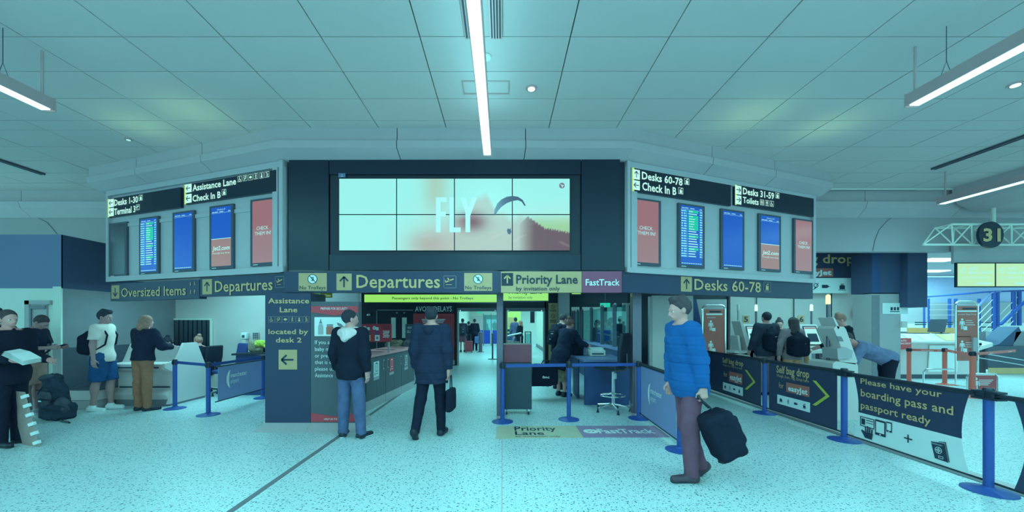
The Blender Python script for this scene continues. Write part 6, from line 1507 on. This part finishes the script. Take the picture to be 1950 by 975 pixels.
# 3 man in dark coat walking away
x, y = at(822, 829)
r, i3 = person('man in a long dark padded coat walking away with a dark bag', x, y, -8, 1.79, dict(L=((-.14,-.05,-1),(-.02,.25,-1)), R=((.14,-.08,-1),(.06,.05,-1)), lL=((-.10,-.16,-1),(-.05,-.42,-1)), lR=((.06,.10,-1),(.03,-.02,-1)), fL=(0,.6,-.8), fR=(.1,1,0), pitch=5),
    dict(m=C_coat, quilt=.006, o=.045, hem=-.24, ro=.034, amp=.005, hood=True), dict(m=C_black, w=.012, amp=.002), HAIRD, 'short', res=.0105, w=1.08)
a3 = i3['arm'][1]; h3 = i3['loc'](a3[2]+a3[4]*.08)
t = thing('shoulder_bag', 'narrow dark bag hanging from the walking man\'s right hand', 'bag', (h3.x+.03, h3.y, h3.z), -.1, world=False)
to_obj('bag_body', [implicit([([rbox((0,0,-.33), (.015, .12, .12), .03, None, .02)], [])], .010, amp=.003)], C_black, t); B().tube([(0,-.06,-.20), (0,-.03,.0), (0,.03,.0), (0,.06,-.20)], .008, 6).build('strap', M_blk, t)
# 4 suit man at left edge
r, i4 = person('man in a black suit standing at the left edge of the picture', -6.26, 5.0, -90, 1.73, dict(L=((-.1,.10,-1),(-.0,.9,-.25)), R=((.12,.16,-1),(-.1,1.0,-.12)), fL=(-.1,1,0), fR=(.2,1,0), yaw=-10, curl=.9),
    dict(m=C_suit, o=.032, hem=-.17, ro=.022, amp=.003, neck='collar', name='suit_jacket'), dict(m=C_suit, w=.02), HAIRB, 'short', res=.011, w=1.12, sx=1.0)
hp = i4['loc'](i4['arm'][1][2]); 
t = thing('folded_newspaper', 'folded white papers in the suited man\'s hand', 'papers', (hp.x+.12, hp.y-.02, hp.z+.02))
for k in range(4): B().add([(hp.x-.06+.01*k, hp.y-.05, hp.z+.06+.014*k), (hp.x+.24, hp.y-.08, hp.z-.06+.016*k), (hp.x+.26, hp.y+.10, hp.z-.03+.015*k), (hp.x-.04, hp.y+.12, hp.z+.09+.012*k), (hp.x+.08, hp.y-.07, hp.z+.01+.022*k), (hp.x+.1, hp.y+.11, hp.z+.04+.018*k)], [(0,4,5,3), (4,1,2,5)]).build('page', M_prw, t)
# 5 partially seen man behind him
r, _ = person('dark-haired man half cut off at the left edge behind the suited man', -7.42, 5.75, -95, 1.78, None, dict(m=C_navy, o=.03, ro=.02), dict(m=C_navy), HAIRD, 'quiff', res=.016, w=1.05)
# 6 young man in shorts with phone
r, i6 = person('young man in a dark t-shirt and pale shorts looking down at his phone', -7.88, 6.60, -78, 1.72, dict(lean=6, pitch=38, L=((-.06,.25,-1),(.25,1,.05)), R=((.06,.25,-1),(-.25,1,.05)), curl=1.0, fL=(-.2,1,0), fR=(.15,1,0)),
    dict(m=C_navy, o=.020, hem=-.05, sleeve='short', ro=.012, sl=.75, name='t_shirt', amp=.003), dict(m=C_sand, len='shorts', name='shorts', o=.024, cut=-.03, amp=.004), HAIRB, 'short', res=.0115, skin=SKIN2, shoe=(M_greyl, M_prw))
hp = (i6['loc'](i6['arm'][-1][2])+i6['loc'](i6['arm'][1][2]))/2
t = thing('mobile_phone', 'dark phone in the hands of the young man', 'phone', (hp.x+.1, hp.y, hp.z+.03)); B().box((hp.x+.11, hp.y-.02, hp.z+.03), (.14, .07, .012), Matrix.Rotation(-.3, 3, 'Y')).build('phone_body', M_blk, t)
backpack('dark daypack on the back of the young man with the phone', i6, C_charc, .13, .07, .18, -.08)
# 7 white t-shirt man
r, i7 = person('man in a white t-shirt and blue shorts walking right with a black backpack', *at(196, 781), -75, 1.80, dict(lean=2, L=((-.08,-.05,-1),(-.05,.12,-1)), R=((.10,-.10,-1),(.06,.10,-1)), lL=((-.02,.14,-1),(0,-.0,-1)), lR=((.02,-.08,-1),(0,-.14,-1)), fR=(0,1,-.1), fL=(0,1,0), pitch=10),
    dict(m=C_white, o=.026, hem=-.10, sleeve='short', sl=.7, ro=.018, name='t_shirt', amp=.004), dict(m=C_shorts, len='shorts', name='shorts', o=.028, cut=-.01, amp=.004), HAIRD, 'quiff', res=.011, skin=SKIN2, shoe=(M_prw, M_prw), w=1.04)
backpack('black backpack worn by the man in the white t-shirt', i7, C_black, .16, .12, .22, -.04, .011)
# 8 woman at the counter
r, i8 = person('person with shoulder-length fair hair in a dark jacket and brown trousers at the left counter', *at(272, 782), -8, 1.70, dict(lean=6, pitch=12, L=((-.35,.35,-1),(.25,.9,-.1)), R=((.35,.35,-1),(-.25,.9,-.1)), fL=(-.1,1,0), fR=(.6,.8,0)),
    dict(m=C_navy, o=.040, hem=-.04, ro=.028, amp=.005, name='jacket', neck='collar'), dict(m=C_brown, w=.014, amp=.004), HAIRBL, 'long', res=.011, w=1.04)
# 9,10 clerks
r, _ = person('seated clerk with tied-back fair hair behind the left counter', -6.52, 8.5, 62, 1.66, dict(lean=8, pitch=15, lL=((-.1,1,-.1),(0,-.1,-1)), lR=((.1,1,-.1),(0,-.1,-1)), L=((-.1,.4,-1),(.1,1,0)), R=((.1,.4,-1),(-.1,1,0))),
    dict(m=C_black, o=.025, hem=-.06, ro=.02, neck='collar'), dict(m=C_black), HAIRBL, 'bun', res=.014)
r, _ = person('dark-haired clerk only whose head shows above the left counter', -7.5, 8.95, 170, 1.62, dict(pitch=25, lean=10, lL=((-.1,1,-.1),(0,-.1,-1)), lR=((.1,1,-.1),(0,-.1,-1)), L=((-.1,.4,-1),(.1,1,0)), R=((.1,.4,-1),(-.1,1,0))),
    dict(m=C_navy, o=.02, hem=-.06), dict(m=C_black), HAIRD, 'bun', res=.016)
# 11,12 couple at the blue desk
r, i11 = person('man in a dark jacket with a rucksack leaning at the blue desk', (1064-CX)/F*9.25, 9.25, -48, 1.80, dict(lean=12, pitch=25, L=((-.05,.2,-1),(.1,.25,-1)), R=((.1,.4,-1),(-.1,.7,-.5))),
    dict(m=C_navy, o=.03, hem=-.12, ro=.022, neck='collar'), dict(m=C_black), HAIRB, 'short', res=.0125)
backpack('black rucksack on the man leaning at the blue desk', i11, C_black, .15, .12, .24, -.02)
r, i12 = person('woman with pinned-up hair in a long dark coat bent over the blue desk', 1.25, 8.35, -55, 1.70, dict(lean=24, pitch=18, L=((-.1,.6,-1),(.0,1,-.3)), R=((.15,.7,-1),(.0,1,-.25))),
    dict(m=C_coat, o=.04, hem=-.38, ro=.026, amp=.005, name='coat'), dict(m=C_camo if 0 else M_camo, len='skirt', name='skirt', hem=-.62), mat('hair_auburn', (80,90,88), .8, var=.3, vs=30, bump=.5), 'bun', res=.0125, w=1.05)
# 13-15 self bag drop
r, i13 = person('dark-haired man with a black backpack at the self bag drop', (1458-CX)/F*8.5, 8.5, 5, 1.80, dict(L=((-.2,.1,-1),(0,.5,-.8)), R=((.2,.1,-1),(0,.5,-.8))), dict(m=C_charc, o=.045, hem=-.13, ro=.03), dict(m=C_greyc), HAIRD, 'short', res=.0125, w=1.08)
backpack('black backpack worn by the dark-haired man at the bag drop', i13, C_black, .16, .13, .25, -.05, trim=M_prw)
r, i14 = person('long-haired woman with a black backpack at the self bag drop', (1508-CX)/F*8.15, 8.15, 0, 1.68, dict(L=((-.3,.1,-1),(.0,.1,-1)), R=((.3,.1,-1),(.2,.5,-.6))), dict(m=C_greyc, o=.03, hem=-.12, ro=.022), dict(m=C_khaki), HAIRB, 'verylong', res=.0125)
backpack('black backpack worn by the long-haired woman', i14, C_black, .17, .13, .25, -.05, trim=M_prw)
t = thing('carried_coat', 'olive coat hung over the long-haired woman\'s arm', 'coat', (i14['loc'](i14['arm'][1][2]).x, 8.3, .95)); hh = i14['loc'](i14['arm'][1][1]); 
to_obj('cloth', [implicit([([cap((.03,.0,.0),(.09,.02,-.35),.06,.05,k=.05,flat=(np.array((0,1.,0)),1.4)), cap((.06,.03,.03),(.16,.05,-.15),.05,.04,k=.05)], [])], .012, amp=.008, f=1.4)], C_khaki, t); t.location = (hh.x+.0, hh.y, hh.z)
ROOTS[t.name] = None
r, _ = person('member of staff with tied-back hair facing the two backpackers', (1484-CX)/F*9.2, 9.2, 150, 1.66, dict(pitch=14, L=((-.15,.1,-1),(.2,.8,-.3)), R=((.15,.1,-1),(-.2,.8,-.3))), dict(m=C_black, o=.022, ro=.016, neck='collar'), dict(m=C_black), HAIRB, 'bun', res=.013)
# 16 blonde woman reaching, 17 denim jacket
r, _ = person('blonde woman in black reaching an arm out beside the tall pole', (1618-CX)/F*7.6, 7.6, 68, 1.76, dict(lean=12, pitch=20, L=((-.15,.45,-.8),(.0,.75,.55)), R=((.1,.35,-1),(.0,.8,-.3)), yaw=0), dict(m=C_black, o=.028, ro=.02, name='top'), dict(m=C_black), HAIRBL, 'topbun', res=.012)
r, _ = person('person in a faded denim jacket bent far over beside the leaning machine', (1690-CX)/F*6.75, 6.75, 72, 1.74, dict(lean=66, pitch=20, L=((.0,.5,-1),(.1,.5,-1)), R=((.0,.6,-1),(.1,.5,-1)), lL=((0,.1,-1),(0,-.05,-1)), lR=((0,-.0,-1),(0,-.1,-1))), dict(m=C_jeanl, o=.035, hem=-.08, ro=.024, amp=.005, name='denim_jacket', neck='collar'), dict(m=C_black), HAIRB, 'short', res=.012)
# corridor people
cp = [('man with a dark backpack and shorts in the bright corridor', 881, 21.0, 8, 1.80, C_charc, C_plum, 'shorts', SKIN2),
      ('person in dark clothes standing furthest left group of the corridor', 893, 22.5, -30, 1.66, C_navy, C_navy, 'full', SKIN2),
      ('broad man in dark clothes with a blue bag in the corridor', 904, 22.0, -8, 1.80, C_navy, C_black, 'full', SKIN2),
      ('man in a blue shirt seen beyond the trolley', 981.5, 19.5, 12, 1.84, C_jean, C_jean, 'full', SKIN2),
      ('woman in a black coat facing the man in the blue shirt', 990, 18.8, 60, 1.68, C_black, C_black, 'full', SKIN)]
for k, (lb, px, Y_, fc, H_, tm, bm, ln, sk) in enumerate(cp):
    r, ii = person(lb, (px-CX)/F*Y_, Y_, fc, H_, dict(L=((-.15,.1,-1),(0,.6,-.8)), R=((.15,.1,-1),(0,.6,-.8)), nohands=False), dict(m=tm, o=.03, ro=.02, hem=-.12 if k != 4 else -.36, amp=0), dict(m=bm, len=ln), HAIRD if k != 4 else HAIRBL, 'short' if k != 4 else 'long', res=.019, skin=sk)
    if k == 0: backpack('dark backpack on the man in shorts in the corridor', ii, C_charc, .15, .12, .24, -.05, .02)
t = thing('suitcase', 'dark red wheeled suitcase in the corridor', 'suitcase', ((893-CX)/F*20.5, 20.5, 0)); x = t.location.x
B().bb(x-.19, x+.19, 20.4, 20.65, .06, .62).build('case', mat('case_red', (90,60,80), .5), t, bevel=.04); B().bb(x-.14, x+.14, 20.37, 20.4, .12, .5).build('front_pocket', MATS['case_red'], t, bevel=.02); B().tube([(x-.08, 20.6, .6), (x-.08, 20.6, .95), (x+.08, 20.6, .95), (x+.08, 20.6, .6)], .012, 6).build('handle', M_greyd, t)
for dx in (-.15, .15): B().tube([(x+dx-.02, 20.5, .035), (x+dx+.02, 20.5, .035)], .035, 8).build('wheel', M_blk, t)
t = thing('carrier_bag', 'blue carrier bag of the broad man in the corridor', 'bag', ((908-CX)/F*21.6, 21.75, .42), 0, world=False); to_obj('bag_body', [implicit([([rbox((0,0,.2), (.10,.05,.16), .03)], [])], .02)], mat('bag_blue', (60,140,210)), t)
# people behind the glass
for k, (px, Y_, H_, m1) in enumerate(((1136, 12.6, 1.66, C_greyc), (1157, 11.6, 1.66, C_jean), (1163, 12.6, 1.74, C_navy), (1183, 12.2, 1.78, C_charc))):
    person(('person in grey behind the glass screens', 'person in blue denim behind the glass screens', 'dark figure behind the glass nearest the steel posts', 'tall dark figure behind the black chair')[k], (px-CX)/F*Y_, Y_, 100-50*k, H_, dict(), dict(m=m1, o=.03, amp=0), dict(m=C_black), HAIRD, 'short', res=.02)
# corridor stanchions, scanners
for px, Y_, h, lb in ((915, 21, 1.1, 'steel bollard in the corridor right of the broad man'), (938, 16.8, 1.1, 'dark post with round foot inside the left doorway')):
    x = (px-CX)/F*Y_; t = thing('corridor_post', lb, 'post', (x, Y_, 0)); mm = M_steel if px == 915 else M_greyd
    B().lathe([(.20, 0), (.2, .02), (.04, .04)], (x, Y_, 0), 16).build('foot', mm, t); B().lathe([(.10 if px == 915 else .035, .02), (.10 if px == 915 else .035, h-.05), (.05, h)], (x, Y_, 0), 12).build('shaft', mm, t)
s = thing('glass_gate', 'white framed low gate beyond the trolley', 'gate', (.9, 17.5, 0)); x0, x1 = (1000-CX)/F*17, (1011-CX)/F*17
for x in (x0, x1): B().bb(x-.02, x+.02, 17, 17.04, 0, 1.18).build('post', M_greyd, s)
B().bb(x0, x1, 17, 17.04, 1.14, 1.18).build('top_bar', M_greyd, s); B().bb(x0, x1, 17.01, 17.03, .1, 1.1).build('glass_pane', M_glass, s)
s = thing('trolley_table', 'pale table with trays beyond the red topped trolley', 'table', (.55, 16.8, 0)); B().prism([(.12,16.5,.95),(.8,16.5,1.1),(.8,17.3,1.1),(.12,17.3,.95)], (0,0,.04)).build('table_top', M_prw, s)
for x in (.16, .45, .76): B().bb(x-.02, x+.02, 16.5, 16.54, 0, .98).build('leg', M_offw, s)
B().bb(.2, .42, 16.6, 17, .4, .8).build('tray_stack', M_offw, s); B().bb(.48, .72, 16.6, 17, .35, .75).build('tray_stack', M_greyl, s)
s = thing('wall_cabinets', 'dark equipment hanging on the corridor right wall', 'wall box', (1.5, 17, 2)); 
for px, a, c in ((1012, 1.5, 2.5), (1016, 1.7, 2.6)): x = (px-CX)/F*18; B().bb(x-.05, x+.05, 18, 18.1, 1.55, 2.3).build('cabinet', M_blk, s)

# ------------------------------------------------------------ luggage and loose things
t = thing('hiking_rucksack', 'large dark hiking rucksack standing on the floor at the left', 'rucksack', (-7.24, 6.38, 0), -.25, world=False)
R1 = np.array(Matrix.Rotation(-.22, 3, 'Y'))
RK = clothmat('rucksack_cloth', (26,62,82), .3); RK2 = clothmat('rucksack_pocket', (44,84,98), .3)
to_obj('bag_body', [implicit([([ell((0,0,.36), (.18,.15,.31), R1, .05), ell((-.07,0,.64), (.14,.12,.09), R1, .03), rbox((.06,0,.13), (.15,.09,.07), .06, None, .05)], [((0,0,-1),0)])], .011, amp=.010, f=1.3)], RK, t)
to_obj('front_pocket', [implicit([([ell((.03,-.14,.36), (.12,.06,.14), R1)], [])], .011, amp=.006)], RK2, t)
to_obj('side_pocket', [implicit([([ell((.20,-.02,.22), (.07,.10,.15), R1)], [((0,0,-1),0)])], .011, amp=.006)], RK2, t)
to_obj('lid_pocket', [implicit([([ell((-.09,-.04,.67), (.13,.11,.055), R1)], [])], .011, amp=.005)], RK2, t)
for k, (x_, z_) in enumerate(((-.02, .50), (.05, .36), (.12, .2))): B().tube([(x_-.17, -.13, z_-.02), (x_, -.22, z_), (x_+.17, -.14, z_-.03)], .010, 5).build('compression_strap', M_blk, t)
B().tube([(-.16,-.02,.62), (-.30,-.05,.42), (-.28,-.05,.2), (-.13,0,.10)], .022, 7).build('shoulder_strap', M_blk, t, smooth=True); B().tube([(-.1,.1,.66), (-.26,.12,.40), (-.25,.1,.15), (-.1,.1,.06)], .022, 7).build('shoulder_strap', M_blk, t, smooth=True)
B().tube([(.2,-.05,.05), (.36,-.12,.015), (.55,-.14,.012), (.62,-.16,.012)], .014, 6).build('hip_strap', M_blk, t)
B().box((.09, -.232, .33), (.06, .006, .02)).build('logo_patch', M_prw, t)
t = thing('board_pack', 'flat pack of pale boards bound with white tape leaning beside the suited man', 'boards', (-6.3, 5.2, 0))
A = P(36, 745, 5.15); Bq = P(54, 744, 5.5); 
f0 = [FL(72, 852), FL(83, 849)]
q0, q1 = Vector((FL(72,852).x, FL(72,852).y, .0)), Vector((FL(60,800).x-.45, FL(60,800).y+.1, .0))
tl = P(36, 745, 5.1)
lo_ = Vector((FL(76,851).x, FL(76,851).y, 0)); dirh = Vector((-.30, .10, 0)); up_ = Vector((-.24, .05, .68))
for k in range(3):
    off = Vector((.020*k-.04, -.006*k, 0)); b = B(); b.prism([lo_+off, lo_+off+dirh, lo_+off+dirh+up_, lo_+off+up_], (.016,-.004,0)).build('board', mat('board_pale', (105,150,148), .7, var=.1), t)
for k in range(6):
    c = lo_+up_*((k+.5)/6)+Vector((-.012, -.01, 0)); B().box(tuple(c), (.075, .03, .04), Matrix.Rotation(-.34, 3, 'Y')).build('tape_band', M_prw, t)
def soft(label, loc, groups, m, name='bag', cat='bag'):
    t = thing(name, label, cat, loc, 0, world=False); to_obj('bag_body', [implicit(groups, .012, amp=.010, f=1.6)], m, t); return t
soft('camouflage bag on the black topped desk under the dispenser', (-5.45, 8.7, .90), [([ell((0,0,.13),(.16,.12,.16)), ell((.12,0,.08),(.14,.1,.1))], [((0,0,-1),0)])], M_camo)
soft('black jacket heaped beside the camouflage bag', (-5.1, 8.7, .90), [([ell((0,0,.08),(.2,.12,.11)), ell((.15,0,.10),(.08,.1,.16))], [((0,0,-1),0)])], C_black, 'folded_jacket', 'jacket')
soft('bright yellow green vest on the heap of bags', (-5.3, 8.62, 1.0), [([ell((0,0,.10),(.13,.06,.08)), cap((.05,0,.1),(.14,.0,.02),.04)], [((0,0,-1),0)])], clothmat('vest', (110,200,90)), 'safety_vest', 'vest')
for k, (x_, m_) in enumerate(((-2.85, M_camo), (-2.45, clothmat('kit', (60,100,110), .5)))): soft(('camouflage bag left on the table behind the recycling station', 'grey kit bag right on the table behind the recycling station')[k], (x_, 10.35, .86), [([ell((0,0,.10),(.24,.16,.15)), ell((.15,0,.12),(.12,.12,.13)), cap((-.1,-.1,.12),(.1,-.12,.2),.05)], [((0,0,-1),0)])], m_)
soft('black bag on the blue desk before the woman', (1.55, 8.45, .866), [([rbox((0,0,.10),(.12,.08,.06),.05), cap((-.1,0,.2),(.12,.02,.22),.04)], [((0,0,-1),0)])], C_black)
# holdall between the couple
t = thing('holdall', 'black holdall with pale lettering hanging between the couple at the blue desk', 'holdall', (.86, 8.05, .28), 0, world=False)
to_obj('bag_body', [implicit([([rbox((0,0,.22),(.21,.09,.16),.05), rbox((-.1,0,.1),(.2,.1,.06),.05)], [])], .012, amp=.004)], C_black, t); B().tube([(-.08,0,.40), (-.03,0,.50), (.05,0,.50), (.08,0,.40)], .012, 6).build('handle', M_blk, t)
PLh = Plane((0, 8.02), (2, 8.02)); vs, fs, g0, g1 = glyphs('fmc', .03, 0); B().add([(-.06+(x_-g0)/(g1-g0)*.14, -.155, .16+y_*.07) for x_, y_ in vs], fs).build('lettering', M_prw, t)

GROUPS = {'barrier_post': None, 'barrier_belt': 'retractable barrier belts', 'barrier_banner': 'printed barrier banners', 'display_screen': 'portrait displays in the housings', 'lit_sign': 'lit wayfinding signs', 'overhead_sign': 'overhead signs under the housings',
 'linear_light': 'hanging linear lights', 'downlight': 'recessed downlights', 'person': 'travellers and staff', 'backpack': 'worn backpacks', 'office_chair': 'office chairs', 'steel_column': 'steel columns', 'lit_overhead_sign': 'lit overhead signs in the lobby',
 'ceiling_vent': 'slotted ceiling vents', 'desk_screen': 'twin desk screens', 'leaflet': 'leaflets on the customer desk', 'bag_drop_machine': 'self bag drop machines', 'sliding_door_frame': 'automatic door frames', 'poster_frame': 'tall poster frames', 'display_housing': 'slanted display housings',
 'ceiling_track': 'ceiling tracks', 'corridor_post': 'corridor posts', 'hall_light': 'lights of the far hall', 'bag_drop_pole': 'bag drop lamp poles', 'rail_joint': 'banner rail joints'}
for o in list(bpy.data.objects):
    if o.parent is None and 'category' in o.keys() and 'group' not in o.keys():
        n = o.name.split('.')[0]
        if n == 'barrier_post': o['group'] = 'orange barrier posts' if 'orange' in o['label'].split()[:2] or 'orange barrier' in o['label'] else 'blue barrier posts'
        elif GROUPS.get(n): o['group'] = GROUPS[n]
